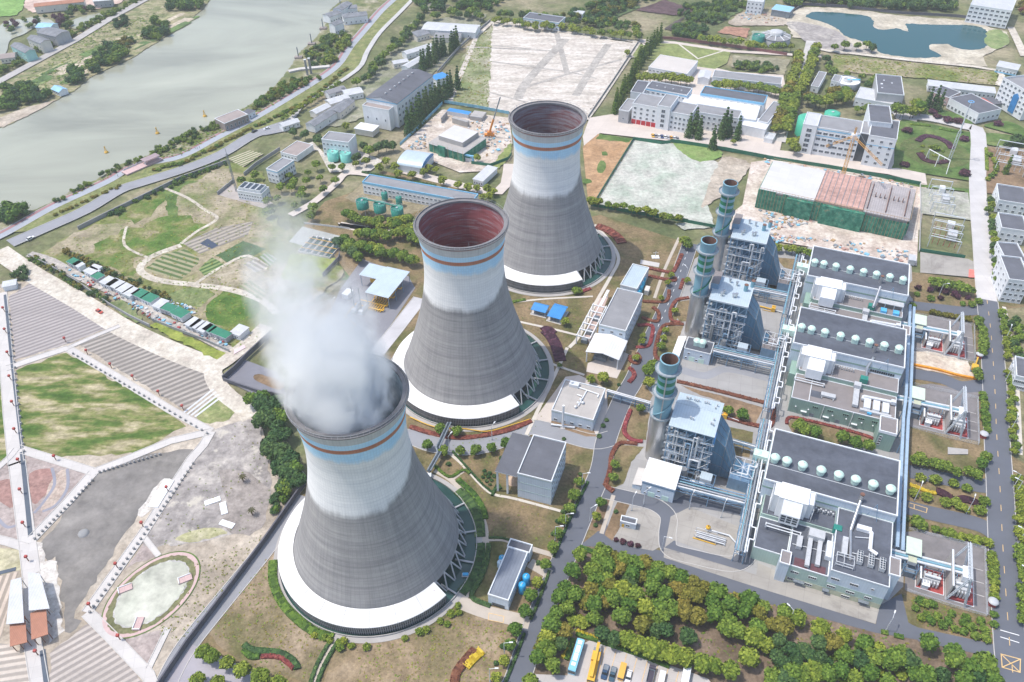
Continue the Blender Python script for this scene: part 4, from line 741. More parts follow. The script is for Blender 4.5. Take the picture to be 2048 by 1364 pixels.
  for x,w in((18.8,3.0),(27.8,1.6),(40.2,2.8),(12.2,1.8)):
   d=t.p('door',[steel,trimw],lambda m:m.box(x-w/2,-28.2 if x>13 else-23.6,0,x+w/2,-27.9 if x>13 else-23.3,2.2,0))
   t.p('door_canopy',steel,lambda m:m.box(x-w/2-.3,-29.2 if x>13 else-24.5,2.45,x+w/2+.3,-28.05 if x>13 else-23.4,2.6),d)
  for x0,y0,x1,y1,z in((44.9,-23.2,48.3,-16,14.6),(10.8,-29.2,14.1,-23.8,11.0)):
   t.p('stair_tower',[pale_blue,bright,roofb],lambda m:(m.box(x0,y0,0,x1,y1,z-.6,0),parapet(m,x0-.1,y0-.1,x1+.1,y1+.1,z-.6,z,.3,1),m.box(x0+.2,y0+.2,z-.65,x1-.2,y1-.2,z-.5,2)))
  for x,y0,y1 in((19.6,-30.6+3.5,-14.8),(22.9,-25.6,-14.8)):t.p('roof_duct',galv,lambda m:m.box(x-.75,y0,9.6,x+.75,y1,10.8))
  t.box('duct_plenum',galv,18.6,-15.2,9.5,24,-11.6,12.2)
  t.box('air_handler',pipew,25.0,-21.6,9.4,26.9,-14.6,11.6);t.box('air_handler',galv,29.4,-21,13.3,31.2,-13.6,15);t.box('air_handler',galv,15.2,-20.5,9.3,17,-15.5,11)
  t.p('white_duct',bright,lambda m:(m.box(33.6,-8.2,13.3,38.4,-6.3,14.9),m.tube((37.4,-7.2,14.1),(38.6,-8.2,14.1),.75,10),m.tube((38.6,-8,14.1),(38.5,-15.6,14.1),.7,12),m.tube((38.5,-15.4,14.1),(40.9,-16.6,14.1),.65,12)))
  for i,(x,y)in enumerate(((35.4,-20.2),(39.0,-20.1),(42.6,-20.4))):
   c=t.p('condenser_unit',[galv,darkg],lambda m:m.box(x-.9,y-2.4,13.5,x+.9,y+2.4,15.2))
   for a in range(2):
    for b in range(5):t.p('fan',[trimw,darkg],lambda m:(m.lathe([(.4,15.2),(.4,15.32)],10,(x-.43+a*.86,y-1.9+b*.95),0),m.lathe([(.34,15.3),(0,15.3)],10,(x-.43+a*.86,y-1.9+b*.95),1)),c)
  t.p('pipe_frame',pipew,lambda m:([m.tube((x,y,13.2),(x,y,15.6),.1,5)for x in(28,30.4,33.6)for y in(-25.5,-21.5)],[m.tube((28,y,z),(33.6,y,z),.12,6)for y in(-25.5,-21.5)for z in(14.2,15.6)],[m.tube((x,-25.5,15.6),(x,-21.5,15.6),.1,5)for x in(28,30.4,33.6)]))
  t.box('green_tank',teal,26.2,-10.6,11.1,29,-8.2,13.6);
  for i in range(9):t.p('safety_vent',galv,lambda m:(m.tube((18.8+i*.85,-3.2+.6*(i%2),11),(18.8+i*.85,-3.2+.6*(i%2),12.5),.2,6),m.tube((18.8+i*.85,-3.2+.6*(i%2),12.5),(18.8+i*.85,-3.2+.6*(i%2),12.9),.36,8)))
  t.p('rooftop_pipe',pipew,lambda m:m.path([(33.4,-11.5,13.6),(38,-10.2,13.6)],.18,6));t.p('rooftop_pipe',pipew,lambda m:m.path([(33,-18.6,13.6),(44,-17.8,13.6)],.16,6));t.p('rooftop_pipe',pipew,lambda m:m.path([(14,-19,9.5),(27,-18,9.5)],.14,6))
 else:
  yb=-25.2 if k==1 else-21
  t.p('annex_wall',[midg,trimw],lambda m:(m.box(4.3,yb,0,45.4,-.05,8.2,0),m.box(5,-9.2,8.2,45.3,-.06,10.6,0),m.box(1.5,-9.2,0,4.3,-.07,7.5,0)))
  t.p('annex_roof',[roofb,trimw],lambda m:(m.box(4.6,yb+.3,8.2,45.1,-9.25,8.32),m.box(5.2,-9,10.6,45.1,-.3,10.72),parapet(m,4.25,yb-.05,45.45,-9.2,8.2,8.6,.3,1),m.box(11.2,yb+.4,8.3,11.5,-9.3,8.62,1),parapet(m,4.98,-9.22,45.32,-.05,10.6,10.95,.25,1)))
  t.box('roof_patch',roofd,11.7,-21.5,8.32,16.5,-17.5,8.36)
  for x in(17.8,29.4,41.0)[:2+(k==2)]:t.p('downpipe',bright,lambda m:m.tube((x,yb-.1,0),(x,yb-.1,8.5),.12,6))
  for x in(14.6,20.6,26.8,32.9,38.2):
   for j in range(3):put_window(t.e,x+j*.8-.8,yb-.03,5.6,0,.55,1.0,midg,darkg,0)
  for x in(7,12.2,22.0,27.5,33.6,38):t.p('wall_lamp',bright,lambda m:(m.lathe([(.1,4.0),(.32,4.1),(.32,4.4),(0,4.55)],10,(x,yb-.35)),m.box(x-.06,yb-.3,4.15,x+.06,yb,4.3)))
  for x in(10.6,19.6,31):t.p('door_canopy',trimw,lambda m:m.box(x-1.2,yb-.9,2.5,x+1.2,yb,2.65))
  for x in(14,24.5):t.p('door',steel,lambda m:m.box(x-.9,yb-.08,0,x+.9,yb+.05,2.3))
  if k==1:
   t.p('stair_tower',[midg,bright,roofb],lambda m:(m.box(39.3,-34.2,0,45.8,-25.3,10.2,0),parapet(m,39.2,-34.3,45.9,-25.2,9.6,10.9,.35,1),m.box(39.5,-34,10.2,45.6,-25.5,10.3,2)))
   for j in range(4):put_window(t.e,40.6,-34.24,3+j*1.35,0,1.0,.9,trimw,darkg,0)
  else:
   t.p('stair_tower',[pale_blue,bright,roofb],lambda m:(m.box(45.5,-24,0,48.4,-17.5,12.5,0),parapet(m,45.4,-24.1,48.5,-17.4,12.2,13,.3,1),m.box(45.7,-23.8,12.5,48.2,-17.7,12.6,2)))
  t.p('roof_duct',galv,lambda m:(m.box(28.2,-22.2,8.9,30.4,-10.5,10.2),m.box(27.8,-12,10.2,30.6,-9.4,12)))
  t.p('white_duct',pipew,lambda m:(m.tube((32.3,-15,9.6),(43.4,-14.4,9.6),.7,10),m.box(43,-15.4,9,44.9,-13.6,10.6),m.tube((32.3,-15,9.6),(32,-17.2,9.6),.7,10)))
  for x in(32.6,36.2,39.8):t.box('air_handler',pipew,x,-22.4,8.9,x+2.6,-16.5,10.4)
  t.box('plant_base',galv,31.4,-23.6,8.4,43.6,-22.4,9.6);t.box('blue_fan_box',paint('sky_blue',(.1,.45,.75),.4,.1),34.4,-24.4,8.5,36,-23.7,9.4)
  t.p('cabinet',galv,lambda m:(m.box(15.6,-20.6,8.9,21.4,-18.4,9.8),m.box(16,-21.4,8.35,16.3,-18.2,8.9),m.box(20.6,-21.4,8.35,20.9,-18.2,8.9)))
  t.box('green_tank',teal,29.8,-8.6,10.75,32.8,-6.0,13.2)
  for i in range(9):t.p('safety_vent',galv,lambda m:(m.tube((18.8+i*1.0,-2.6,10.7),(18.8+i*1.0,-2.6,11.9),.18,6),m.tube((18.8+i*1.0,-2.6,11.9),(18.8+i*1.0,-2.6,12.3),.34,8)))
  t.p('louvre_grille',darkg,lambda m:[m.box(33.4+i*.9,-.2,11.4,34.15+i*.9,-.002,12.6)for i in range(11)]if k==1 else m.box(33.4,-.2,11.4,35,-.002,12.6))
  if k==2:
   for x in(35.5,41):t.p('blue_fan_box',paint('sky_blue',(.1,.45,.75),.4,.1),lambda m:m.box(x,-9,10.8,x+2.6,-6.2,12.2))
   t.p('access_platform',[galv,pipew],lambda m:(m.box(33,-4.8,13.4,45,-1.2,13.6,0),[m.box(x,-4.6,10.7,x+.3,-4.3,13.4,1)for x in(33.2,37,41,44.6)],[m.tube((33,y,14.6),(45,y,14.6),.06,4,1)for y in(-4.8,-1.2)]))
 t.p('gas_duct',ventg,lambda m:(m.box(-5.5,17.8,6.4,-.002,21.4,9.6),m.lathe([(1.6,9.6),(1.2,10.2),(0,10.5)],10,(-4,19.6))))
rnd=random.Random(5)
def ground_frame(t,name,mat,x0,y0,x1,y1,zs,nx,ny,r=.22,diag=True):
 def f(m):
  X=[x0+(x1-x0)*i/nx for i in range(nx+1)];Y=[y0+(y1-y0)*i/ny for i in range(ny+1)]
  for x in X:
   for y in Y:
    if x in(X[0],X[-1])or y in(Y[0],Y[-1]):m.tube((x,y,0),(x,y,zs[-1]),r,6)
  for z in zs:
   for y in(Y[0],Y[-1]):m.tube((x0,y,z),(x1,y,z),r*.75,5)
   for x in(X[0],X[-1]):m.tube((x,y0,z),(x,y1,z),r*.75,5)
  if diag:
   for a,b in zip(zs,zs[1:]):
    for i in range(nx):m.tube((X[i],Y[0],a),(X[i+1],Y[0],b),r*.5,5)
 return t.p(name,mat,f)
BL=['nearest boiler block under a plain blue grey roof with a sloping blue duct','middle boiler block with rusty roof stacks and dense pipework','farthest boiler block with rusty roof stacks, beside the building site']
CL=['nearest green banded boiler chimney with a wide platform collar','middle green banded boiler chimney with stair and platforms','farthest green banded boiler chimney, nearest to the netted building']
for k,oy in enumerate((0.0,81.3,134.5)):
 t=T('boiler_block',BL[k],'boiler',-38,4,'three heat recovery boilers',oy);X0,X1,Y0,Y1=(-38.,-20.6,4.2,23.2)if k==0 else(-39.3,-22.,4.4,23.6)
 t.p('casing',blued,lambda m:m.box(X0+1.6,Y0+1.9,1.5,X1-.8,Y1-1.4,25.5))
 if k==0:
  ym=Y0+12
  t.p('roof',[roofbl,trimw],lambda m:(m.add([(X0,Y0,27.2),(X1,Y0,27.2),(X1,ym,28.3),(X0,ym,28.3),(X1,Y1,27.3),(X0,Y1,27.3)],[(0,1,2,3),(3,2,4,5)]),m.add([(X0,Y0,26.9),(X1,Y0,26.9),(X1,Y1,27.0),(X0,Y1,27.0),(X0,Y0,27.2),(X1,Y0,27.2),(X1,Y1,27.3),(X0,Y1,27.3)],[(0,3,2,1),(0,1,5,4),(1,2,6,5),(2,3,7,6),(3,0,4,7)]),m.tube((X0,ym,28.3),(X1,ym,28.3),.18,6)))
  for x,y in((-34.6,20),(-34,19.8),(-33.2,20.2),(-31.6,20),(-30.8,19.8),(-30,20),(-27.6,20),(-26.8,20.2),(-26,19.9),(-23.3,18.2),(-22.8,20),(-31,9.8),(-30,9.6),(-23.2,9.8),(-22.4,9.4),(-22.6,12)):
   t.p('roof_vent',galv,lambda m:(m.tube((x,y,27),(x,y,28.8),.22,8),m.tube((x,y,28.8),(x,y,29.1),.34,8)))
  t.p('blue_curtain',blueq,lambda m:m.box(X1+.02,Y0-.2,23.5,X1+.3,Y0+3.4,26.6))
 else:
  t.p('roof',[roofbl,trimw],lambda m:(m.box(X0,Y0,27.2,X1,Y1,27.8),parapet(m,X0-.05,Y0-.05,X1+.05,Y1+.05,27.8,28.0,.15,1)))
  for x,y,r,h in((-25.2,16.5,.95,3.2),(-22.8,20.6,.95,3.2)):t.p('roof_stack',[stackb,rustm],lambda m:(m.tube((x,y,27.8),(x,y,27.8+h),r,16),m.tube((x,y,27.8+h),(x,y,28.0+h),r*1.02,16,1)))
  for x,y in((-29.5,9.5),(-28.2,10.2),(-34.6,8.8),(-33.8,10.6),(-29.5,19),(-32.8,20.4)):t.p('roof_vent',silver,lambda m:(m.tube((x,y,27.8),(x,y,29.6),.45,10),m.tube((x,y,29.6),(x,y,30),.7,10)))
  t.p('penthouse',[bluel,roofb],lambda m:m.box(X0-1.2,Y1-10.5,24,X0+2.4,Y1-.5,30.6,0,1))
 ground_frame(t,'steel_frame',bluel,X0+.3,Y0+.3,X1-.3,Y1-.3,[4.5,9,13.5,18,22.5,27],5,4,.24)
 for z in(4.5,9,13.5,18,22.5):
  fl=t.p('platform',grating,lambda m:m.box(X0+.2,Y0-.4,z-.12,X1+.4,Y0+.9,z))
  t.p('handrail',galv,lambda m:(m.tube((X0+.2,Y0-.4,z+1.1),(X1+.4,Y0-.4,z+1.1),.04,4),[m.tube((X0+.2+i*1.45,Y0-.4,z),(X0+.2+i*1.45,Y0-.4,z+1.1),.03,4)for i in range(13)]),fl)
  t.p('platform',grating,lambda m:m.box(X0-1.2,Y0+3.2,z-.12,X0+1.5,Y1,z))
 mats_=[pipew,silver,galv,bluel,pipew]
 for i in range(30):
  x=rnd.uniform(X0+1,X1-.6);y=Y0+rnd.uniform(-.5,1.3);z0=rnd.choice([0.5,3,6,9,12]);z1=z0+rnd.uniform(5,15);r=rnd.choice([.12,.16,.22,.34,.42])
  z1=min(z1,26.4);dx=rnd.uniform(-4,4);x2=min(max(x+dx,X0+.8),X1-.6)
  pts=[(x,y,z0),(x,y,z1),(x2,y,z1)]+([(x2,y+2.2,z1)]if i%3==0 else[(x2,y,max(1,z1-rnd.uniform(2,8)))])
  t.tube('pipe',mats_[i%5],pts,r,7)
 for i in range(10):
  y=rnd.uniform(Y0+4,Y1-2);z0=rnd.uniform(1,10);t.tube('pipe',mats_[i%5],[(X0-.4,y,z0),(X0-.4,y,z0+12),(X0-.4,y+rnd.uniform(-4,4),z0+12)],rnd.choice([.15,.25,.35]),7)
 for i in range(9):
  x=rnd.uniform(X0+2,X1-2);z=rnd.choice([4.5,9,13.5,18,22.5]);t.p('drum',rnd.choice([silver,pipew]),lambda m:m.tube((x-1.4,Y0+1.2,z+.8),(x+1.4,Y0+1.2,z+.8),.65,10))
 for i in range(4):
  z=4.5*i;t.p('stair_flight',galv,lambda m:[m.add([(X1-4,Y0-1.1+q,z),(X1-.2,Y0-1.1+q,z+4.5),(X1-.2,Y0-.9+q,z+4.5),(X1-4,Y0-.9+q,z),(X1-4,Y0-1.1+q,z-.3),(X1-.2,Y0-1.1+q,z+4.2)],[(0,1,2,3),(4,5,1,0)])for q in(0,)])
 ya,yb2,yc,yd=Y0+3.4,Y1-2.5,8.8,15.2
 def duct(m):
  s0=X1-.9;s1=X1+4.4;s2=X1+9
  rings=[(s0,ya,yb2,1.6,24.5),(s1,ya+1.2,yb2-1.5,2,18.5),(s2,yc,yd,2.2,8.2),(s2+2.6,yc+.4,yd-.4,2.4,7.4)]
  vs=[];fs=[]
  for x,y0,y1,z0,z1 in rings:vs+=[(x,y0,z0),(x,y1,z0),(x,y1,z1),(x,y0,z1)]
  for j in range(len(rings)-1):
   for i in range(4):fs.append((j*4+i,j*4+i+4,j*4+(i+1)%4+4,j*4+(i+1)%4))
  m.add(vs,fs+[(12,13,14,15)])
  for j in range(len(rings)-1):
   x,y0,y1,z0,z1=rings[j];X_,y0_,y1_,z0_,z1_=rings[j+1]
   for q in(0,.33,.66,1):m.tube((x,y0-.08,z0+(z1-z0)*q),(X_,y0_-.08,z0_+(z1_-z0_)*q),.13,4,1);m.tube((x,y0+(y1-y0)*q,z1+.06),(X_,y0_+(y1_-y0_)*q,z1_+.06),.13,4,1)
   m.tube((x,y0-.06,z0),(x,y0-.06,z1),.16,4,1);m.tube((x,y0,z1+.06),(x,y1,z1+.06),.16,4,1)
 t.p('transition_duct',[blued,steel],duct)
 t.p('turbine_enclosure',[bluel,roofb if k else bluel],lambda m:m.box(-12.4,5.6,0,-3.6,15.4,6.4,0,1))
 t.p('enclosure_frame',pipew,lambda m:([m.tube((x,y,6.3),(x,y,8.8),.13,5)for x in(-12.3,-8,-3.7)for y in(5.8,15.2)],[m.tube((-12.3,y,8.8),(-3.7,y,8.8),.13,5)for y in(5.8,10.4,15.2)],[m.tube((x,5.8,8.8),(x,15.2,8.8),.13,5)for x in(-12.3,-8,-3.7)],[m.tube((-12.3,5.8,8.8),(-3.7,15.2,8.8),.1,5),m.tube((-3.7,5.8,8.8),(-12.3,15.2,8.8),.1,5)]))
 t.tube('pipe',pipew,[(-10,7,9),(-6,7,9),(-6,12,9),(-3.2,12,9),(-3.2,14,9)],.3,8);t.tube('pipe',pipew,[(-2.6,4,7),(-2.6,16,7)],.4,8)
 t.p('feed_skid',[galv,roofbl],lambda m:(m.box(-22.6,-1.2,6.5,-18.2,2.6,9.2,0,1)));t.box('skid',steel,-32,-.6,0,-28,3,5)
 t.p('vessel',silver,lambda m:m.tube((-29,1.2,5),(-29,1.2,9.2),1.1,14));t.p('vessel',silver,lambda m:m.tube((-26,.6,4),(-23,.6,4),.9,12))
 ground_frame(t,'skid_frame',bluel,-31,-2.2,-17,3,[3,6,8.4],5,1,.16)
 for i in range(14):
  x=rnd.uniform(-30,-16);z=rnd.uniform(2,8);y=rnd.uniform(-2,3);t.tube('pipe',mats_[i%5],[(x,y,.5),(x,y,z),(x+rnd.uniform(-3,3),y,z)],rnd.choice([.12,.18,.26]),6)
 cx,cy=(-42.3,11.6)if k==0 else(-44.5,93.5-81.3)if k==1 else(-44.8,146.5-134.5)
 c=T('chimney_stack',CL[k],'chimney',cx,cy,'three boiler chimneys',oy)
 c.p('base_cylinder',silver,lambda m:m.lathe([(4.1,0),(4.1,21.5),(3.45,25)],32,(cx,cy)))
 c.p('shaft',[stackb,stackg,rustm],lambda m:(m.lathe([(3.42,25),(3.4,38.2)],32,(cx,cy),0),m.lathe([(3.4,38.2),(3.4,40.4)],32,(cx,cy),1),m.lathe([(3.4,40.4),(3.4,42)],32,(cx,cy),0),m.lathe([(3.4,42),(3.4,43.9)],32,(cx,cy),1),m.lathe([(3.4,43.9),(3.4,45.5)],32,(cx,cy),0),m.lathe([(3.4,45.5),(3.4,47)],32,(cx,cy),1),m.lathe([(3.4,47),(3.5,52.6),(3.6,52.8),(3.6,53.2),(3.15,53.2)],32,(cx,cy),0),m.lathe([(3.15,53.2),(3.1,30)],32,(cx,cy),2)))
 for z,r in((24.8,4.6),(36.6,4.7),(48.2,4.9)):
  pf=c.p('gallery',grating,lambda m:m.lathe([(3.4,z),(r,z),(r,z+.18),(3.4,z+.18)],32,(cx,cy),sm=False))
  c.p('handrail',[paint('rail_screen',(.42,.5,.54),.6,.1)],lambda m:(m.lathe([(r,z+1.15),(r+.06,z+1.2),(r,z+1.25)],32,(cx,cy)),[m.tube((cx+r*cos(a*pi/12),cy+r*sin(a*pi/12),z),(cx+r*cos(a*pi/12),cy+r*sin(a*pi/12),z+1.2),.06,4)for a in range(24)],m.lathe([(r,z+.1),(r,z+.7)],32,(cx,cy))),pf)
  c.p('bracket',stackb,lambda m:[m.tube((cx+3.3*cos(a*pi/6),cy+3.3*sin(a*pi/6),z-1.3),(cx+r*cos(a*pi/6),cy+r*sin(a*pi/6),z),.09,4)for a in range(12)]+[m.lathe([(3.44,z-1.4),(3.44,z-1.2)],32,(cx,cy))],pf)
 c.p('ladder',silver,lambda m:m.tube((cx+.4,cy-3.6,2),(cx+.4,cy-3.6,48),.28,6))
 c.p('spiral_stair',stackg if k else stackb,lambda m:[m.tube((cx+3.8*cos(a*.25-2.4),cy+3.8*sin(a*.25-2.4),25.6+a*.9),(cx+3.8*cos((a+1)*.25-2.4),cy+3.8*sin((a+1)*.25-2.4),25.6+(a+1)*.9),.3,5)for a in range(12)])
 c.p('inlet_breech',silver,lambda m:m.box(cx+2.5,cy-2.6,3,(-36.6 if k==0 else-37.8),cy+3.4,20))
t=T('control_house','small control house with a bright white roof at the foot of the nearest chimney','building',-42.7,-9.4)
t.p('wall',[pale_blue,bluel],lambda m:(m.box(-42.7,-9.4,0,-30.2,1.6,8.3,0),m.box(-42.75,-9.45,6.6,-30.15,-9.38,7.4,1)))
t.p('roof',bright,lambda m:m.add([(-43,-9.7,8.5),(-29.9,-9.7,8.5),(-29.9,1.8,9.5),(-43,1.8,9.5),(-43,-9.7,8.2),(-29.9,-9.7,8.2),(-29.9,1.8,8.2),(-43,1.8,8.2)],[(0,1,2,3),(4,5,1,0),(5,6,2,1),(7,4,0,3),(6,7,3,2)]))
for x in(-38.6,-33.2):t.p('roller_door',ventg,lambda m:m.box(x-1.3,-9.5,0,x+1.3,-9.36,2.8))
for x,z in((-40.2,4.4),(-36,4.4),(-41,1.2),(-35.6,1),(-36.4,1)):put_window(t.e,x+42.7,-.05,z,0,.9,.8,trimw,darkg,0)
t=T('control_house','small control house with a dark roof and two green ventilators by the middle chimney','building',-45,0,None,73.4)
t.p('wall',pale_blue,lambda m:m.box(-45,0,0,-33,8.4,6.6));t.p('roof',[roofd,trimw],lambda m:(m.box(-44.7,.3,6.6,-33.3,8.1,6.75),parapet(m,-45.1,-.1,-32.9,8.5,6.6,7.1,.3,1)))
for x in(-40.3,-37.8):vent(t,x,4.6,6.7,True)
for x in(-41,-36.6):t.p('roller_door',ventg,lambda m:m.box(x-1.3,-.1,0,x+1.3,.02,2.8))
for x,z in((-42.6,4),(-37,4),(-43.6,1.2),(-38.8,1)):put_window(t.e,x+45,-.05,z,0,.9,.8,trimw,darkg,0)
for oy,x0,lb in((0,-46.6,'low pale lean-to beside the white roofed control house'),(72,-50,'long white sloping canopy left of the middle chimney')):
 t=T('lean_to',lb,'shed',x0,-8,None,oy);L_=9 if oy==0 else 22
 t.p('roof',[concw if oy==0 else bright],lambda m:m.add([(x0,-8,2.6),(x0+3.6,-8,3.4),(x0+3.6,-8+L_,3.4),(x0,-8+L_,2.6),(x0,-8,2.4),(x0+3.6,-8,3.2),(x0+3.6,-8+L_,3.2),(x0,-8+L_,2.4)],[(0,1,2,3),(4,5,1,0),(5,6,2,1),(6,7,3,2),(7,4,0,3)]))
 t.p('wall',pale_blue,lambda m:m.box(x0+.1,-7.9,0,x0+3.4,-8.1+L_,2.4))
def rack(label,x0,y0,x1,y1,z,w,npipe,oy=0,group=None,loops=0,big=False,r2=None):
 t=T('pipe_rack',label,'pipe rack',x0,y0,group,oy);d=Vector((x1-x0,y1-y0,0));Ln=d.length;d.normalize();n=Vector((-d.y,d.x,0));k=max(2,int(Ln/6));o=Vector((x0,y0,0))
 def q(s,v,zz):p=o+d*s+n*v;return(p.x,p.y,zz)
 def fr(m):
  for i in range(k+1):
   s=Ln*i/k
   for v in(-w/2,w/2):m.tube(q(s,v,0),q(s,v,z+.1),.17,5)
   for zz in(z-2.2,z):m.tube(q(s,-w/2,zz),q(s,w/2,zz),.14,5)
   if i<k:
    for v in(-w/2,w/2):
     for zz in(z-2.2,z):m.tube(q(s,v,zz),q(s+Ln/k,v,zz),.13,5)
     m.tube(q(s,v,z-2.2 if i%2 else z),q(s+Ln/k,v,z if i%2 else z-2.2),.09,4)
 t.p('frame',bluel,fr)
 for i in range(npipe):
  v=-w/2+w*(i+.5)/npipe;zz=z+.35 if i%2==0 else z-1.8;mt=(pipew,bluel,silver,pipew,stackb)[i%5];r=(.32,.22,.4,.18,.28)[i%5]*(1.3 if big else 1)
  t.tube('pipe',mt,[q(-.5,v,zz),q(Ln+.5,v,zz)],r,8)
 if loops:
  pts=[];s=0;st=Ln/loops
  for i in range(loops):
   s=i*st;a=-w/2-.4;b=-w/2-2.0
   pts+=[q(s,a,z+.4),q(s+st*.35,a,z+.4),q(s+st*.35,b,z+.4),q(s+st*.68,b,z+.4),q(s+st*.68,a,z+.4)]
  pts.append(q(Ln,a,z+.4));t.tube('expansion_loop_pipe',bright,pts,.26,7)
 return t
rack('long pipe rack with white zigzag pipe beside the nearest turbine hall',-2.4,-27,-3.6,40,7.5,3.6,6,0,'pipe racks',4)
rack('long pipe rack between the middle boiler and the middle turbine hall',-3.8,48,-4.6,110,7.5,3.6,6,0,'pipe racks',6)
rack('pipe rack with a white outer pipe at the far turbine hall',-5,114,-5.2,166,7.5,3.4,5,0,'pipe racks',5)
rack('pipe rack in front of the nearest boiler',-30.5,-4.6,-5,-3.6,7,4.4,7,0,'pipe racks')
rack('pipe rack in front of the middle boiler',-32,-3.6,-6,-3.4,7,4.4,7,81.3,'pipe racks')
rack('pipe rack in front of the farthest boiler',-24,-3.8,-6.5,-3.6,7,4.0,6,134.5,'pipe racks')
rack('thin pipe rack behind the nearest boiler',-22,27,-3.6,26.6,5,1.6,2,0,'pipe racks')
_a,_b=lp(g1("E 1568,972",4.6)),lp(g1("E 1812,1042",4.6))
rack('low pipe bridge crossing the plant road to the white pump house',_a.x,_a.y,_b.x,_b.y,4.6,1.3,3,0,'pipe racks')
def cable_tray(label,pts,z,w=1.1,oy=0):
 t=T('cable_gallery',label,'gallery',pts[0][0],pts[0][1],'covered galleries right of the halls',oy)
 Pp=[Vector((x,y,0))for x,y in pts];Lf,Rt=ribbon(Pp,w);n=len(Pp)
 def f(m):
  vs=[(p.x,p.y,z+1.2)for p in Lf]+[(p.x,p.y,z+1.2)for p in Rt]+[(p.x,p.y,z)for p in Lf]+[(p.x,p.y,z)for p in Rt]
  m.add(vs,[(i+n,i+1+n,i+1,i)for i in range(n-1)]+[(i,i+1,i+1+2*n,i+2*n)for i in range(n-1)]+[(i+1+n,i+n,i+3*n,i+1+3*n)for i in range(n-1)])
 t.p('casing',paint('gallery_blue',(.34,.45,.56),.5,.12),f)
 for a,b in zip(Pp,Pp[1:]):
  k=max(1,int((b-a).length/9))
  for i in range(k):p=a.lerp(b,(i+.5)/k);t.p('support',bluel,lambda m:(m.tube((p.x,p.y,0),(p.x,p.y,z),.22,6),m.box(p.x-w/2,p.y-.15,z-.3,p.x+w/2,p.y+.15,z-.002)))
for x,lb in((48.6,'inner blue gallery along the right walls of the halls'),(50.6,'outer blue gallery along the right walls of the halls')):
 cable_tray(lb,[(x,-6),(x,26),(x,62),(x+.6,76),(x+.6,142)],6.4 if x>49 else 7.2)
latt=paint('gantry_white',(.62,.66,.7),.5,.1)
YL=[('nearest','by the pale green nearest hall'),('middle','by the dark green annex'),('farthest','above the sandy excavation')]
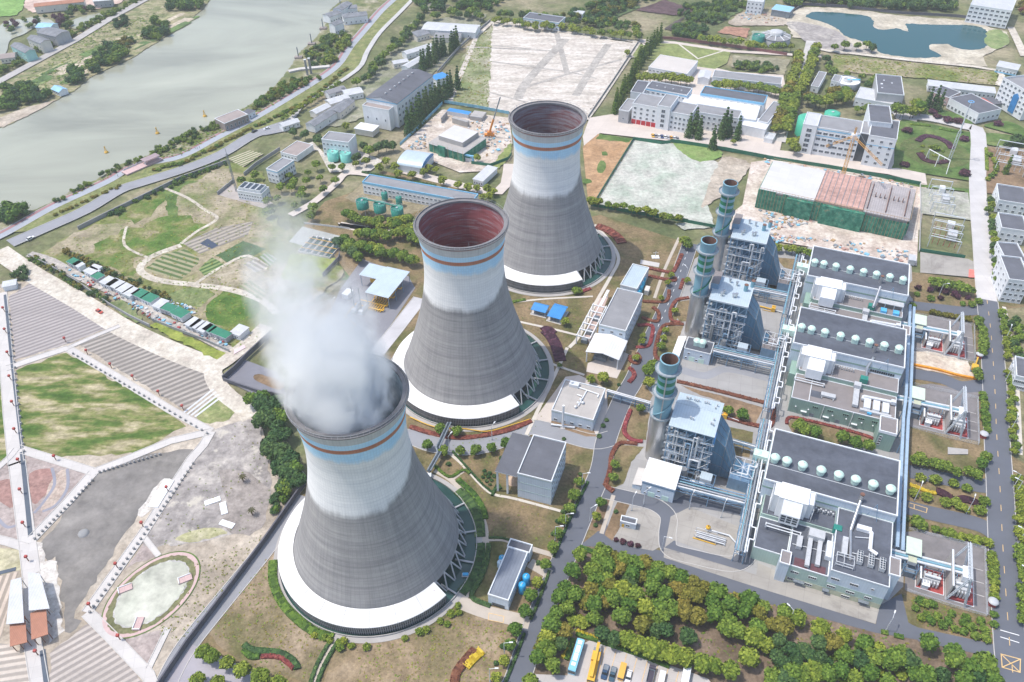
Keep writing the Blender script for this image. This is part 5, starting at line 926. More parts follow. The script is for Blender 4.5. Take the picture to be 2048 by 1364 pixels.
for k,oy in enumerate((0.0,82.6,135.4)):
 w_,tail=YL[k]
 t=T('switchgear_shelter',w_+' pale green roofed shelter over the bus ducts, '+tail,'shelter',51.7,-7,'switchgear shelters',oy)
 t.p('roof',paint('shelter_green',(.6,.7,.56),.5,.06),lambda m:m.box(51.6,-7,7.6,56.7,.6,7.9))
 t.p('frame',bluel,lambda m:([m.tube((x,y,0),(x,y,7.6),.16,5)for x in(52,56.3)for y in(-11.5,-6.6,.2)],[m.tube((52,y,z),(56.3,y,z),.14,5)for y in(-11.5,-6.6)for z in(3.5,5.4)],[m.tube((x,-11.5,z),(x,.2,z),.14,5)for x in(52,56.3)for z in(3.5,5.4)]))
 t.p('switchgear_box',[galv,cream],lambda m:m.box(52.6,-9.8,5.5,55.4,-7.3,7.2,0,1));t.box('equipment',steel,52.6,-11.2,.2,55.8,-7.4,3.3)
 t=T('bus_duct',w_+' set of three pale bus ducts, '+tail,'bus duct',46,-9,'three phase bus ducts',oy)
 for j in range(3):t.tube('duct',stackb if j==1 else pipew,[(45.9,-8.6+j*1.15,6.3),(70.6,-7.4+j*1.15,6.3)],.48,12)
 for x in(50,58.5,64.2,68.8):t.p('support',bluel,lambda m:(m.tube((x,-8.8,0),(x,-8.8,5.8),.15,5),m.tube((x,-4.8,0),(x,-4.8,5.8),.15,5),m.tube((x,-9,5.7),(x,-4.6,5.7),.15,5)))
 t.box('end_box',bright,70.2,-9.6,4.6,71.8,-4.6,7.2)
 for x,y0,y1,h in((57.4,-13.8,-8.6,5),(66.8,-15.2,.2,8)):
  u=T('firewall','%s %s concrete firewall standing across the yard %s'%(w_,'tall' if h==8 else 'short',tail),'wall',x,y0,'concrete firewalls',oy);u.p('slab',firew,lambda m:m.box(x-.25,y0,0,x+.25,y1,h));u.p('coping',trimw,lambda m:m.box(x-.3,y0-.05,h,x+.3,y1+.05,h+.12))
 for x,y,sx,sy,h,lb in((61.4,-10.2,5.2,3.2,3.4,'small'),(71,-9.5,5,6.5,4.2,'main')):
  u=T('transformer','%s %s transformer on a red gravel bed, %s'%(w_,lb,tail),'transformer',x,y,'yard transformers',oy)
  u.p('gravel_bed',[redp,trimw],lambda m:(m.box(x-sx/2-1.8,y-sy/2-2.6,.25,x+sx/2+1.9,y+sy/2+3.4,.4,0),parapet(m,x-sx/2-2,y-sy/2-2.8,x+sx/2+2.1,y+sy/2+3.6,.1,.55,.2,1)))
  u.p('tank',galv,lambda m:m.box(x-sx/2,y-sy/2,.6,x+sx/2,y+sy/2,h))
  u.p('conservator',pipew,lambda m:m.tube((x-sx/2,y-sy/4,h+.9),(x+sx/2,y-sy/4,h+.9),.5,10))
  for j in range(3):u.p('bushing',[galv,redp],lambda m:(m.tube((x-sx/3+j*sx/3,y+sy/4,h),(x-sx/3+j*sx/3,y+sy/4,h+1.5),.2,7,1,.1),m.tube((x-sx/3+j*sx/3,y+sy/4,h+1.5),(x-sx/3+j*sx/3,y+sy/4,h+1.8),.08,5,0)))
  for j in range(5):u.p('radiator',galv,lambda m:m.box(x-sx/2+j*sx/5+.2,y-sy/2-1.1,.9,x-sx/2+j*sx/5+.7,y-sy/2-.05,h-.4))
 u=T('line_gantry','%s white A frame line gantry over the transformers, %s'%(w_,tail),'gantry',71,-8,'white line gantries',oy)
 GH=15.2
 def lattice(m,a,b,ww=.45):
  a,b=Vector(a),Vector(b);d=(b-a).normalized();s1=d.orthogonal().normalized()*ww;s2=d.cross(s1).normalized()*ww;n=max(3,int((b-a).length/1.4))
  cs=[s1+s2,s1-s2,-s1-s2,-s1+s2]
  for c_ in cs:m.tube(a+c_*.8,b+c_*.8,.15,4)
  for i in range(n):
   for j in range(4):m.tube(a.lerp(b,i/n)+cs[j]*.7,a.lerp(b,(i+1)/n)+cs[(j+1)%4]*.7,.08,3)
 for y in(-1.5,-16):u.p('a_frame',latt,lambda m:(lattice(m,(66.8,y+.6,.1),(69.9,y,GH),.28),lattice(m,(72.6,y-.6,.1),(69.9,y,GH),.28)))
 u.p('beam',latt,lambda m:lattice(m,(69.9,-.8,GH-.3),(69.9,-16.6,GH-.3),.5))
 for j in range(3):u.p('insulator',galv,lambda m:m.tube((69.9,-4-j*4.6,GH-.6),(69.9,-4-j*4.6,GH-2.4),.16,6))
 u=T('equipment_cabinet','%s small white roofed cabinet in front of the firewalls, %s'%(w_,tail),'cabinet',58.8,-14,'yard cabinets',oy)
 u.p('cabinet_body',pipew,lambda m:m.box(58.6,-14.2,.3,60.8,-11.6,2.4));u.p('roof',bright,lambda m:m.box(58.4,-14.4,2.4,61,-11.4,2.6));u.p('plinth',firew,lambda m:m.box(58.2,-14.6,.2,61.2,-11.2,.3))
 u=T('yard_fence','%s low white mesh fence round the transformer yard, %s'%(w_,tail),'fence',54.2,-17,'transformer yard fences',oy)
 fp=[(54.2,-17.2),(67.9,-17.9),(79.4,-17.6),(79.8,11.2),(54.1,10.4)]
 for a,b in zip(fp,fp[1:]):
  a,b=Vector((*a,0)),Vector((*b,0));n=max(1,int((b-a).length/2.6))
  u.p('mesh_panel',latt,lambda m:([m.tube(a+Vector((0,0,z)),b+Vector((0,0,z)),.035,4)for z in(.4,.9,1.4,1.8)],[m.tube(a.lerp(b,i/n)+Vector((0,0,.1)),a.lerp(b,i/n)+Vector((0,0,1.9)),.06,4)for i in range(n+1)]))
 for j in range(3):
  u=T('line_trench_cover','%s concrete cable trench strip in the yard floor, %s'%(w_,tail),'trench',73,0,'trench strips',oy);u.p('cover',concw,lambda m:m.box(73.5,-10+j*5.5,.25,79,-9.75+j*5.5,.42))
 u=T('guard_hut','%s small round roofed hut beside the yard fence, %s'%(w_,tail),'hut',81,-12,'fence huts',oy);u.p('wall',redp,lambda m:m.box(80.2,-13.2,0,82.2,-10.8,2.1));u.p('roof',galv,lambda m:m.lathe([(1.75,2.1),(1.7,2.3),(1.1,2.7),(0,2.85)],12,(81.2,-12)))
t=T('gas_skid','gas metering skid of pipes and yellow valves on the rounded concrete island','machine',-19,-22)
t.p('base_frame',[yel,pipew],lambda m:(m.box(-19.4,-22.6,.3,-11,-22.3,.7,0),m.box(-19.4,-19.2,.3,-11,-18.9,.7,1),[m.tube((x,y,.3),(x,y,2.6),.09,5,1)for x in(-19,-15,-11.2)for y in(-22.2,-19)],[m.tube((-19,y,2.6),(-11.2,y,2.6),.09,5,1)for y in(-22.2,-19)]))
for j in range(4):t.tube('pipe',(pipew,silver,pipew,galv)[j],[(-18.6,-21.8+j*.8,1.2),(-8,-21.6+j*.8,1.2),(-8,-21.6+j*.8,.3)],.26,8)
t.p('valve',yel,lambda m:m.lathe([(.5,1.5),(.9,2),(.9,2.6),(.3,3)],12,(-15,-17.2)));t.p('valve_pipe',pipew,lambda m:m.tube((-15,-17.2,.1),(-15,-17.2,1.6),.35,8));t.tube('pipe',pipew,[(-16,-17.2,1),(-7,-17,1),(-4,-19.5,1)],.3,8)
for oy,lb,bx,by in((0,'yellow pipe skid on the concrete pad behind the nearest boiler',-22,43.5),(0,'orange valve skid on the pale pad behind the middle boiler',-13.5,124.5)):
 t=T('valve_skid',lb,'machine',bx,by,'yellow valve skids',oy)
 t.tube('pipe',yel,[(bx-5,by+.4,.9),(bx+2,by,.9)],.38,8);t.tube('pipe',pipew,[(bx+2,by,.9),(bx+8,by-.8,.9)],.25,8);t.p('valve_body',yel,lambda m:(m.box(bx+1.2,by-1.3,.2,bx+3,by+1.2,2.6),m.box(bx+1.5,by-.4,2.6,bx+2.6,by+.5,3.2)));t.p('frame',yel,lambda m:m.box(bx-3,by-1.6,.4,bx+1.2,by-1.4,.6))
white_w=paint('white_wall',(.76,.775,.79),.8,.08,.4);cream_w=paint('cream_wall',(.68,.64,.58),.8,.08,.4);grey_w=paint('grey_wall',(.42,.42,.43),.8,.1,.4);brown_w=paint('brown_wall',(.3,.25,.23),.85,.15,.5)
skyb=paint('sky_blue_trim',(.22,.52,.74),.5,.08);aqua_w=paint('aqua_wall',(.36,.62,.58),.8,.1,.4)
rdark=slab('roof_dark',(.13,.135,.155),.15,.25,3,0,.92,.8);rgrey=slab('roof_grey',(.27,.27,.28),.15,.2,3,0,.93,.85);rlight=sheet_roof('roof_light',(.56,.57,.58),1.0,'X',.55,.1,0,.15)
rtile=sheet_roof('roof_tile_grey',(.22,.23,.25),.5,'X',.8,.2,0,.3);rblue=sheet_roof('roof_blue',(.05,.27,.62),.9,'X',.45,.08,0,.2);rgreen=sheet_roof('roof_green',(.02,.2,.11),.9,'X',.5,.12,0,.25)
rred=sheet_roof('roof_terracotta',(.42,.19,.12),.6,'X',.8,.12,0,.25);rsky=sheet_roof('roof_sky',(.3,.55,.76),.9,'X',.45,.08,0,.15);rwhite=sheet_roof('roof_white',(.74,.74,.74),1.2,'X',.5,.06,0,.14)
rbrown=slab('roof_old_brown',(.33,.28,.26),.2,.2)
wing=paint('window_glass',(.1,.125,.155),.2,.35,.15)
def bldg(name,label,cat,s,h,wall,roof,wins=(),rk='flat',bands=(),group=None,par=.7,over=.4,rise=2.0,door=None,base=None,frame=None,extra=None):
 if isinstance(s,str):b0,rz,L,Wd=rect(s,h)
 else:b0,rz,L,Wd=s
 if Wd<0:b0=loc2w(b0,rz,0,Wd);Wd=-Wd
 t=thing(name,label,cat,b0,rz,group);fm=frame or trimw
 z1=h-(par if rk=='flat' else 0)
 def w(m):
  m.box(0,0,0,L,Wd,z1,0)
  for(a,b,_),i in zip(bands,range(9)):parapet(m,-.06,-.06,L+.06,Wd+.06,a,b,.059,i+1)
  if rk=='gx':m.add([(0,0,z1),(0,Wd,z1),(0,Wd/2,z1+rise),(L,0,z1),(L,Wd,z1),(L,Wd/2,z1+rise)],[(0,2,1),(3,4,5)],0)
  if rk=='gy':m.add([(0,0,z1),(L,0,z1),(L/2,0,z1+rise),(0,Wd,z1),(L,Wd,z1),(L/2,Wd,z1+rise)],[(0,1,2),(4,3,5)],0)
 m=MB();w(m);m.build('wall',[wall]+[b[2]for b in bands],t)
 m=MB();o=over
 if rk=='flat':
  m.box(.3,.3,z1,L-.3,Wd-.3,z1+.12,0);parapet(m,-.08,-.08,L+.08,Wd+.08,z1,h,.38,1)
 elif rk=='slab':m.box(-o,-o,z1,L+o,Wd+o,z1+.35,1,0)
 elif rk=='gx':
  for y0,y1,a,b in((-o,Wd/2,z1-o*rise*2/Wd,z1+rise),(Wd/2,Wd+o,z1+rise,z1-o*rise*2/Wd)):m.add([(-o,y0,a),(L+o,y0,a),(L+o,y1,b),(-o,y1,b),(-o,y0,a+.2),(L+o,y0,a+.2),(L+o,y1,b+.2),(-o,y1,b+.2)],[(4,5,6,7),(0,3,2,1),(0,1,5,4),(1,2,6,5),(2,3,7,6),(3,0,4,7)])
 elif rk=='gy':
  for x0,x1,a,b in((-o,L/2,z1-o*rise*2/L,z1+rise),(L/2,L+o,z1+rise,z1-o*rise*2/L)):m.add([(x0,-o,a),(x1,-o,b),(x1,Wd+o,b),(x0,Wd+o,a),(x0,-o,a+.2),(x1,-o,b+.2),(x1,Wd+o,b+.2),(x0,Wd+o,a+.2)],[(4,5,6,7),(0,3,2,1),(0,1,5,4),(1,2,6,5),(2,3,7,6),(3,0,4,7)])
 elif rk=='arch':
  n=10;P=[(Wd/2-(Wd/2+.3)*cos(pi*i/n),z1+rise*sin(pi*i/n))for i in range(n+1)]
  m.add([(-.2,y,z)for y,z in P]+[(L+.2,y,z)for y,z in P],[(i,i+n+1,i+n+2,i+1)for i in range(n)],0,True)
  m.add([(-.2,y,z)for y,z in P],[tuple(range(n+1))],1);m.add([(L+.2,y,z)for y,z in P],[tuple(range(n,-1,-1))],1)
 m.build('roof',[roof,base or trimw],t)
 for f,rows_,cols_,ww,wh,z0,dz in wins:
  F=L if f in 'fb' else Wd;tot=rows_*cols_
  for i in range(rows_):
   for j in range(cols_):
    u=F*(j+.5)/cols_;z=z0+dz*i
    x,y,r={'f':(u,-.02,0),'b':(L-u,Wd+.02,pi),'r':(L+.02,u,pi/2),'l':(-.02,u,-pi/2)}[f]
    put_window(t,x,y,z,r,ww,wh,fm,wing,1 if ww>1 else 0)
 if door:
  for f,u,ww,hh,mt in door:
   m=MB()
   if f=='f':m.box(u*L-ww/2,-.12,0,u*L+ww/2,.02,hh)
   elif f=='r':m.box(L-.02,u*Wd-ww/2,0,L+.12,u*Wd+ww/2,hh)
   else:m.box(-.12,u*Wd-ww/2,0,.02,u*Wd+ww/2,hh)
   m.build('door',mt,t)
 if extra:extra(t,L,Wd,z1)
 return t
def sub(t,name,mats,fn):m=MB();fn(m);return m.build(name,mats,t)
def rvents(pos,r=.5,h=1.0):
 def f(t,L,Wd,z):
  for u,v in pos:sub(t,'roof_vent',pipew,lambda m:(m.tube((u*L,v*Wd,z),(u*L,v*Wd,z+h),r,8),m.tube((u*L,v*Wd,z+h),(u*L,v*Wd,z+h+.3),r*1.4,8)))
 return f
def rboxes(pos,mt=None):
 def f(t,L,Wd,z):
  for u,v,a,b,c in pos:sub(t,'roof_box',mt or galv,lambda m:m.box(u*L-a/2,v*Wd-b/2,z,u*L+a/2,v*Wd+b/2,z+c))
 return f
bldg('process_building','tall pale blue process building with grey roof between front tower and plant road','building',"I 1038,122 1238,172 E 1342,1275",14.3,pale_blue,rdark,[('r',4,7,1.6,1.6,1.5,3.2)],bands=[(4.6,4.75,paleg),(9.2,9.35,paleg),(13.3,13.8,paleg)])
b0,rz,L,Wd=rect("I 1038,122 1238,172 E 1342,1275",14.3)
t=thing('open_lean_to','dark roofed open lean-to on white columns beside the pale blue process building','shelter',loc2w(b0,rz,-8.6,0),rz)
sub(t,'roof',[rdark,trimw],lambda m:m.box(-.3,-.3,12.0,8.4,Wd+.2,12.4,1,0))
for x,y in((0,0),(0,Wd/2),(0,Wd-.4),(4,0)):sub(t,'column',white_w,lambda m:m.box(x,y,0,x+.7,y+.7,12.0))
sub(t,'sand_heap',soil('sandheap',[(.3,(.5,.36,.26)),(.7,(.6,.45,.34))],.5,.9),lambda m:m.lathe([(3.0,.1),(2.2,.9),(1,1.7),(0,2)],14,(4.6,7)))
bldg('filter_shed','long low blue shed with seamed grey blue roof and blue tanks beside the plant road','shed',"I 865,830 985,868 1115,590",6.4,pale_blue,sheet_roof('slate_roof',(.2,.225,.27),1.1,'X',.5,.1,0,.2),[('r',1,5,1.4,1.2,2.6,0)],door=[('f',.5,4.5,2.0,darkg)])
b0,rz,L,Wd=rect("I 865,830 985,868 1115,590",6.4)
bldg('shed_annex','small flat dark roofed box at the back end of the long low blue shed','shed',(loc2w(b0,rz,-.5,Wd+.2),rz,L+1,3.6),6.0,pale_blue,rdark)
tanksk=paint('tank_blue',(.03,.36,.66),.35,.08,1.0);tankp=paint('tank_pale',(.45,.6,.72),.4,.08)
def vtank(label,s,r,h,mt,group=None,dome=True,z=0.0,rail=False,zt=None):
 p=g1(s,(zt if zt is not None else h));t=thing('storage_tank',label,'tank',(p.x,p.y,0),0,group)
 sub(t,'vessel',mt,lambda m:m.lathe([(r,z),(r,h-(.5 if dome else 0)),(r*.72,h-.12),(0,h)]if dome else[(r,z),(r,h),(r-.15,h),(r-.2,h-.25),(0,h-.2)],20))
 if z:
  for i in range(6):sub(t,'leg',galv,lambda m:m.tube((r*.85*cos(i*pi/3),r*.85*sin(i*pi/3),0),(r*.85*cos(i*pi/3),r*.85*sin(i*pi/3),z+.1),.15,5))
 sub(t,'manhole',galv,lambda m:m.tube((0,0,h-.1),(0,0,h+.3),r*.18,8))
 if rail:sub(t,'handrail',pipew,lambda m:(m.lathe([(r,h+1),(r+.05,h+1.05),(r,h+1.1)],24),[m.tube((r*cos(i*pi/8),r*sin(i*pi/8),h-.3),(r*cos(i*pi/8),r*sin(i*pi/8),h+1.05),.05,4)for i in range(16)]))
 return t
for s_,lb in(("I 1090,722",'farther bright blue tank beside the long low blue shed'),("I 1066,770",'nearer bright blue tank beside the long low blue shed')):vtank(lb,s_,1.35,5.0,tanksk,'bright blue filter tanks')
vtank('bright blue tank at the back wall of the long low blue shed',"I 948,612",1.2,3.4,tanksk);vtank('pale blue small tank on the tower side of the low blue shed',"I 938,640",1.2,3.2,tankp)
bldg('guard_cabin','small pale blue hut with dark parapet roof on the stained slab','hut',"I 1640,402 1732,424 1748,392",3.6,pale_blue,rdark,[('f',1,1,1.4,1.1,1.2,0)],door=[('f',.2,.9,2,yel)])
bldg('pump_house','white flat roofed pump house with white roof pipes and a tall white vent pipe','building',"E 1238,1080 1482,1140 1562,958",7.0,pale_blue,slab('roof_pale',(.46,.43,.4),.2,.15,6,0,.85),[('f',1,5,1.3,1.2,1.2,0),('r',1,5,1.3,1.2,1.2,0)],bands=[(5.9,6.2,paleg)])
b0,rz,L,Wd=rect("E 1238,1080 1482,1140 1562,958",7.0)
pt=[o for o in COL.objects if o.get('label','').startswith('white flat roofed pump house')][0]
sub(pt,'roof_unit',pipew,lambda m:(m.box(L*.15,Wd*.82,6.4,L*.38,Wd*.95,8),m.tube((L*.2,Wd*.88,8),(L*.2,Wd*.88,8.8),.6,10)))
for a,b in(((.35,.85),(.9,.78)),((.6,.82),(.55,.3)),((.9,.78),(.9,.68)),((.55,.6),(.42,.62))):sub(pt,'roof_pipe',bright,lambda m:m.tube((a[0]*L,a[1]*Wd,6.9),(b[0]*L,b[1]*Wd,6.9),.3,8))
for u,v in((.55,.5),(.52,.38),(.5,.25),(.62,.42)):sub(pt,'roof_vent',bright,lambda m:m.lathe([(.5,6.4),(.5,7.0),(.8,7.1),(.2,7.5),(0,7.5)],10,(u*L,v*Wd)))
p=g1("E 1303,1185");t=thing('vent_pipe','tall slim white vent pipe in front of the pump house','pipe',p);sub(t,'pipe_body',bright,lambda m:m.tube((0,0,0),(0,0,13.2),.5,12));sub(t,'header',pipew,lambda m:m.tube((-5,1,1),(5,-1,1),.45,10));sub(t,'base',concw,lambda m:m.box(-1,-1,0,1,1,.4))
bldg('chemical_building','long pale building with grey roof and gabled canopy left of the plant road','building',"E 1515,580 1672,618 1762,398",12.0,pale_blue,rgrey,[('r',3,8,1.5,1.3,1.4,3.2),('f',1,3,1.3,1.2,8.6,0)],bands=[(11.0,11.4,paleg)])
b0,rz,L,Wd=rect("E 1515,580 1672,618 1762,398",12.0)
t=thing('gabled_canopy','white gabled open canopy at the front of the long pale building','shelter',loc2w(b0,rz,-1.5,-14.5),rz)
sub(t,'roof',[rwhite,trimw],lambda m:[m.add([(x0,0,a),(x1,0,b),(x1,14.3,b),(x0,14.3,a),(x0,0,a+.25),(x1,0,b+.25),(x1,14.3,b+.25),(x0,14.3,a+.25)],[(4,5,6,7),(0,3,2,1),(0,1,5,4),(1,2,6,5),(2,3,7,6),(3,0,4,7)])for x0,x1,a,b in((0,L/2+1.5,6.2,7.8),(L/2+1.5,L+3,7.8,6.2))])
for x in(.6,L+2.4):
 for y in(.5,7,14):sub(t,'column',white_w,lambda m:m.tube((x,y,0),(x,y,6.3),.3,8))
sub(t,'equipment',steel,lambda m:(m.box(3,3,0,9,8,2.2),m.tube((11,6,0),(11,6,3.2),1.1,10)))
sub(t,'back_wall',pale_blue,lambda m:m.box(.5,13.9,0,L+2.5,14.2,6.1))
t=thing('pipe_scaffold','white open frame structure with grey equipment along the long pale building','frame',loc2w(b0,rz,-9.5,-4),rz)
for j in range(6):
 sub(t,'portal_frame',bright,lambda m:(m.box(0,j*5,0,.45,j*5+.45,5),m.box(6.5,j*5,0,6.95,j*5+.45,5),m.box(-.2,j*5-.02,5,7.2,j*5+.47,5.5)))
for x in(.1,6.6,3.3):sub(t,'beam',bright,lambda m:m.box(x,-.4,5.52,x+.35,26,5.85))
for y in(1.5,8,19):sub(t,'equipment',steel,lambda m:m.box(2,y,.2,5,y+2.6,2.2))
sub(t,'walkway',bright,lambda m:m.box(2.8,25.8,4.4,4.2,40,4.8));sub(t,'walkway_leg',bright,lambda m:m.box(3.3,39,0,3.7,39.5,4.4))
bldg('dosing_house','low building with blue grey roof and four cyan tanks along its side','building',"E 1640,347 1738,372 1785,242",7.0,pale_blue,roofbl,[('f',1,2,1.2,1,3,0)])
for i,s_ in enumerate(("E 1776,304","E 1766,330","E 1757,355","E 1745,380")):vtank(['cyan tank farthest in the row of four by the blue grey roof','second farthest cyan tank of the row of four','second nearest cyan tank of the row of four','nearest cyan tank of the row of four by the blue grey roof'][i],s_,1.3,5.0,paint('tank_cyan',(.05,.5,.72),.35,.08),'row of four cyan tanks')
bldg('equipment_container','small cream container on the ground right of the cyan tanks','container',"E 1780,385 1805,390 1815,362",2.6,cream_w,cream_w,rk='slab',over=.05)
for s_,lb in(("E 1120,490 1200,510 1210,470",'smaller bright blue roofed shelter on the lawn'),("E 1215,528 1288,548 1312,475",'larger bright blue roofed shelter on the lawn')):
 b0,rz,L,Wd=rect(s_,3.4);t=thing('blue_shelter',lb,'shelter',b0,rz,'two blue roofed shelters')
 sub(t,'roof',rblue,lambda m:[m.add([(-.3,y0,a),(L+.3,y0,a),(L+.3,y1,b),(-.3,y1,b),(-.3,y0,a+.15),(L+.3,y0,a+.15),(L+.3,y1,b+.15),(-.3,y1,b+.15)],[(4,5,6,7),(0,3,2,1),(0,1,5,4),(1,2,6,5),(2,3,7,6),(3,0,4,7)])for y0,y1,a,b in((-.3,Wd*.8,3.0,3.9),(Wd*.8,Wd+.3,3.9,3.3))])
 for x in(0,L-.2):
  for y in(0,Wd/2,Wd-.2):sub(t,'post',pipew,lambda m:m.box(x,y,0,x+.2,y+.2,3.1))
 sub(t,'machinery',steel,lambda m:m.box(1,1,0,L-1.2,Wd-1,1.6));sub(t,'plinth',concw,lambda m:m.box(-.6,-.6,0,L+.6,Wd+.6,.18))
gt=rect("E 145,395 283,428 400,272",7.5);b0,rz,L,Wd=gt
t=thing('gas_canopy','L shaped pale steel canopy over yellow gas piping behind the middle tower','shelter',b0,rz)
p2=[Vector(((q-b0).x*cos(rz)+(q-b0).y*sin(rz),-(q-b0).x*sin(rz)+(q-b0).y*cos(rz),0))for q in gp("E 138,262 235,290 300,245 170,224",7.5)]
sub(t,'roof',[roofbl,trimw],lambda m:m.box(0,0,7.3,L,Wd,7.65,1,0));sub(t,'wing_roof',[roofbl,trimw],lambda m:m.box(min(q.x for q in p2),Wd*.52,7.2,-.01,Wd-.3,7.5,1,0))
for x in(.4,L-.4):
 for y in(.5,Wd*.33,Wd*.66,Wd-.5):sub(t,'column',bluel,lambda m:m.tube((x,y,0),(x,y,7.3),.16,6))
for y in(Wd*.55,Wd-.8):sub(t,'column',bluel,lambda m:m.tube((min(q.x for q in p2)+.5,y,0),(min(q.x for q in p2)+.5,y,7.2),.16,6))
gy=thing('gas_pipework','orange yellow gas pipes and valves under the L shaped canopy','pipework',loc2w(b0,rz,0,-4),rz)
for j in range(7):sub(gy,'pipe',yel,lambda m:m.path([(2+j*1.3,0,.8),(2+j*1.3,9,.8),(2+j*1.3,9,1.8),(2+j*1.3,18,1.8)],.28,7))
for y in(1,5,12,20):sub(gy,'manifold',yel,lambda m:m.path([(-4,y,1.2),(11,y,1.2),(11,y+1.5,1.2)],.32,7))
sub(gy,'long_pipe',yel,lambda m:m.path([(-5,-9,.6),(-5,2,.6),(-2,2,.6)],.3,7));sub(gy,'long_pipe',yel,lambda m:m.path([(-5,-9,.6),(3,-12.5,.6),(3,-18,.6)],.3,7));sub(gy,'valve',yel,lambda m:m.box(-6.5,20,1,9,20.6,3.2))
for i,(x,y)in enumerate(((-2.4,-7.5),(1.6,-7.5))):
 h_=thing('gas_heater',['left silver gas heater drum with a slim black flue','right silver gas heater drum with a slim black flue'][i],'heater',loc2w(b0,rz,x,y),rz,'silver gas heaters')
 sub(h_,'drum',silver,lambda m:m.tube((0,0,1.6),(0,5.5,1.6),1.15,14));sub(h_,'burner_box',pipew,lambda m:m.box(-1.1,-1.6,.4,1.1,.1,2.6));sub(h_,'flue',steel,lambda m:m.tube((-.6,1,2.4),(-.6,1,15),.28,8));sub(h_,'saddle',steel,lambda m:m.box(-1,1,0,1,4.6,.7))
bldg('yard_hut','small pale box hut alone on the gas yard','hut',"E 10,405 45,415 70,380",2.8,white_w,white_w,rk='slab',over=.1)
bldg('workshop_row','very long low blue and white workshop with stepped grey roof behind the green filter tanks','building',"B 130,1062 772,1180 792,1130",8.4,white_w,rgrey,[('f',2,26,1.4,1.1,1.2,3.2)],bands=[(7.0,7.7,skyb)],base=skyb)
for i,(s_,z_)in enumerate((("B 128,1172",3),("B 230,1192",3),("B 332,1215",3))):
 vtank(['left green open topped filter tank on legs','middle green open topped filter tank on legs','right green open topped filter tank on legs'][i],s_,3.6,9.4,teal,'green filter tanks on legs',False,4.6,True,9.4)
for i,s_ in enumerate(("B 258,1125","B 342,1150")):vtank(['left closed dark green cylinder behind the filter tanks','right closed dark green cylinder behind the filter tanks'][i],s_,1.9,6.6,teal,'closed green cylinders',True,2.0,False,6.6)
t=thing('filter_bridge','green walkway bridge joining the filter tanks','bridge',g1("B 180,1182",10));a_=g1("B 128,1160",10)-t.location;b_2=g1("B 332,1205",10)-t.location
t.location.z=0;a_.z=b_2.z=9.9
sub(t,'deck',teal,lambda m:m.tube(a_,b_2,.45,6));sub(t,'handrail',pipew,lambda m:m.tube(a_+Vector((0,0,1)),b_2+Vector((0,0,1)),.08,4))
bldg('water_works','white three storey water works block with two aqua tanks in front','building',"A 1880,812 2038,832 2034,780",12.5,white_w,rgrey,[('f',3,7,1.2,1.2,1.4,3.6),('l',3,2,1.2,1.2,1.4,3.6)])
for i,s_ in enumerate(("A 1945,885","A 2020,892")):vtank(['left open aqua tank before the white water works','right open aqua tank before the white water works'][i],s_,3.7,6.0,paint('tank_aqua',(.2,.58,.5),.6,.12),'aqua tanks',False,0,True,6.0)
bldg('lab_building','blue white two storey block with grey roof among round trees left of the water works','building',"A 1556,985 1622,1003 1702,932",9.2,white_w,rgrey,[('f',2,3,1.2,1.2,1.6,3.4),('r',2,7,1.2,1.4,1.6,3.4)],bands=[(8.0,8.5,skyb)])
t=bldg('cooling_unit_building','white building with row of four dark roof fans inside a grey walled yard','building',"A 1386,1112 1528,1135 1570,1092",6.4,white_w,rdark,[('f',2,9,1.0,.8,1.2,2.2),('r',1,4,1.2,1.2,2.2,0)])
b0,rz,L,Wd=rect("A 1386,1112 1528,1135 1570,1092",6.4)
for i in range(4):f_=sub(t,'fan_bay',[steel,trimw],lambda m:parapet(m,.8+i*(L-1.4)/4,.8,.8+(i+.92)*(L-1.4)/4,Wd-.8,5.85,8.0,.25,1));sub(f_,'x',darkg,lambda m:m.box(1.0+i*(L-1.4)/4,1,5.9,.6+(i+.92)*(L-1.4)/4,Wd-1,7.6));f_.children[0].name='fan_grille';f_.children[0].parent=f_
bldg('courtyard_house','low white walled house with tan roof beside the grey boundary wall','house',"A 1640,888 1735,912 1820,842",4.2,white_w,rbrown,[('f',1,5,1.0,1.0,1.4,0)],rk='flat',par=.5)
t=bldg('factory_block','white four storey factory block with blue eaves and a long dark roof','building',"B 152,572 332,606 520,436",17.5,white_w,rdark,[('r',3,11,1.8,1.7,3.0,4.4),('f',1,3,1.0,1.6,5.5,0)],rk='gy',rise=2.4,over=.5,bands=[(16.6,17.4,skyb)],extra=lambda t,L,Wd,z:[sub(t,'ridge_vent',pipew,lambda m:m.lathe([(.6,z+1.9),(.6,z+2.9),(.9,z+3),(0,z+3.5)],10,(L/2+.2,Wd*(.12+.12*i))))for i in range(7)])
b0,rz,L,Wd=rect("B 152,572 332,606 520,436",17.5)
bldg('factory_wing','lower white front block with brown roof attached before the blue eaved factory','building',(loc2w(b0,rz,.4,-6.2),rz,L*.86,6.0),15.0,white_w,rbrown,[('f',1,3,.9,1.6,6,0)])
bldg('blue_lean_to','bright blue roofed low shed at the back end of the factory block','shed',"B 525,448 565,470 612,432",5,white_w,rblue,rk='slab')
bldg('arch_warehouse','barrel roofed pale warehouse with blue end wall behind a row of trees','warehouse',"B 335,962 478,985 540,905",5.0,white_w,roofbl,rk='arch',rise=3.2,base=rblue)
bldg('garage','cream low house with white roof below the factory block','house',"B 85,752 190,770 215,735",4,cream_w,rwhite,rk='slab')
bldg('river_pumphouse','brown walled hall with flat tan roof and arched openings on the river bank','building',"A 1312,722 1450,668 1396,637",6,brown_w,rbrown,[('f',1,6,1.2,2.2,1.2,0)],par=.4)
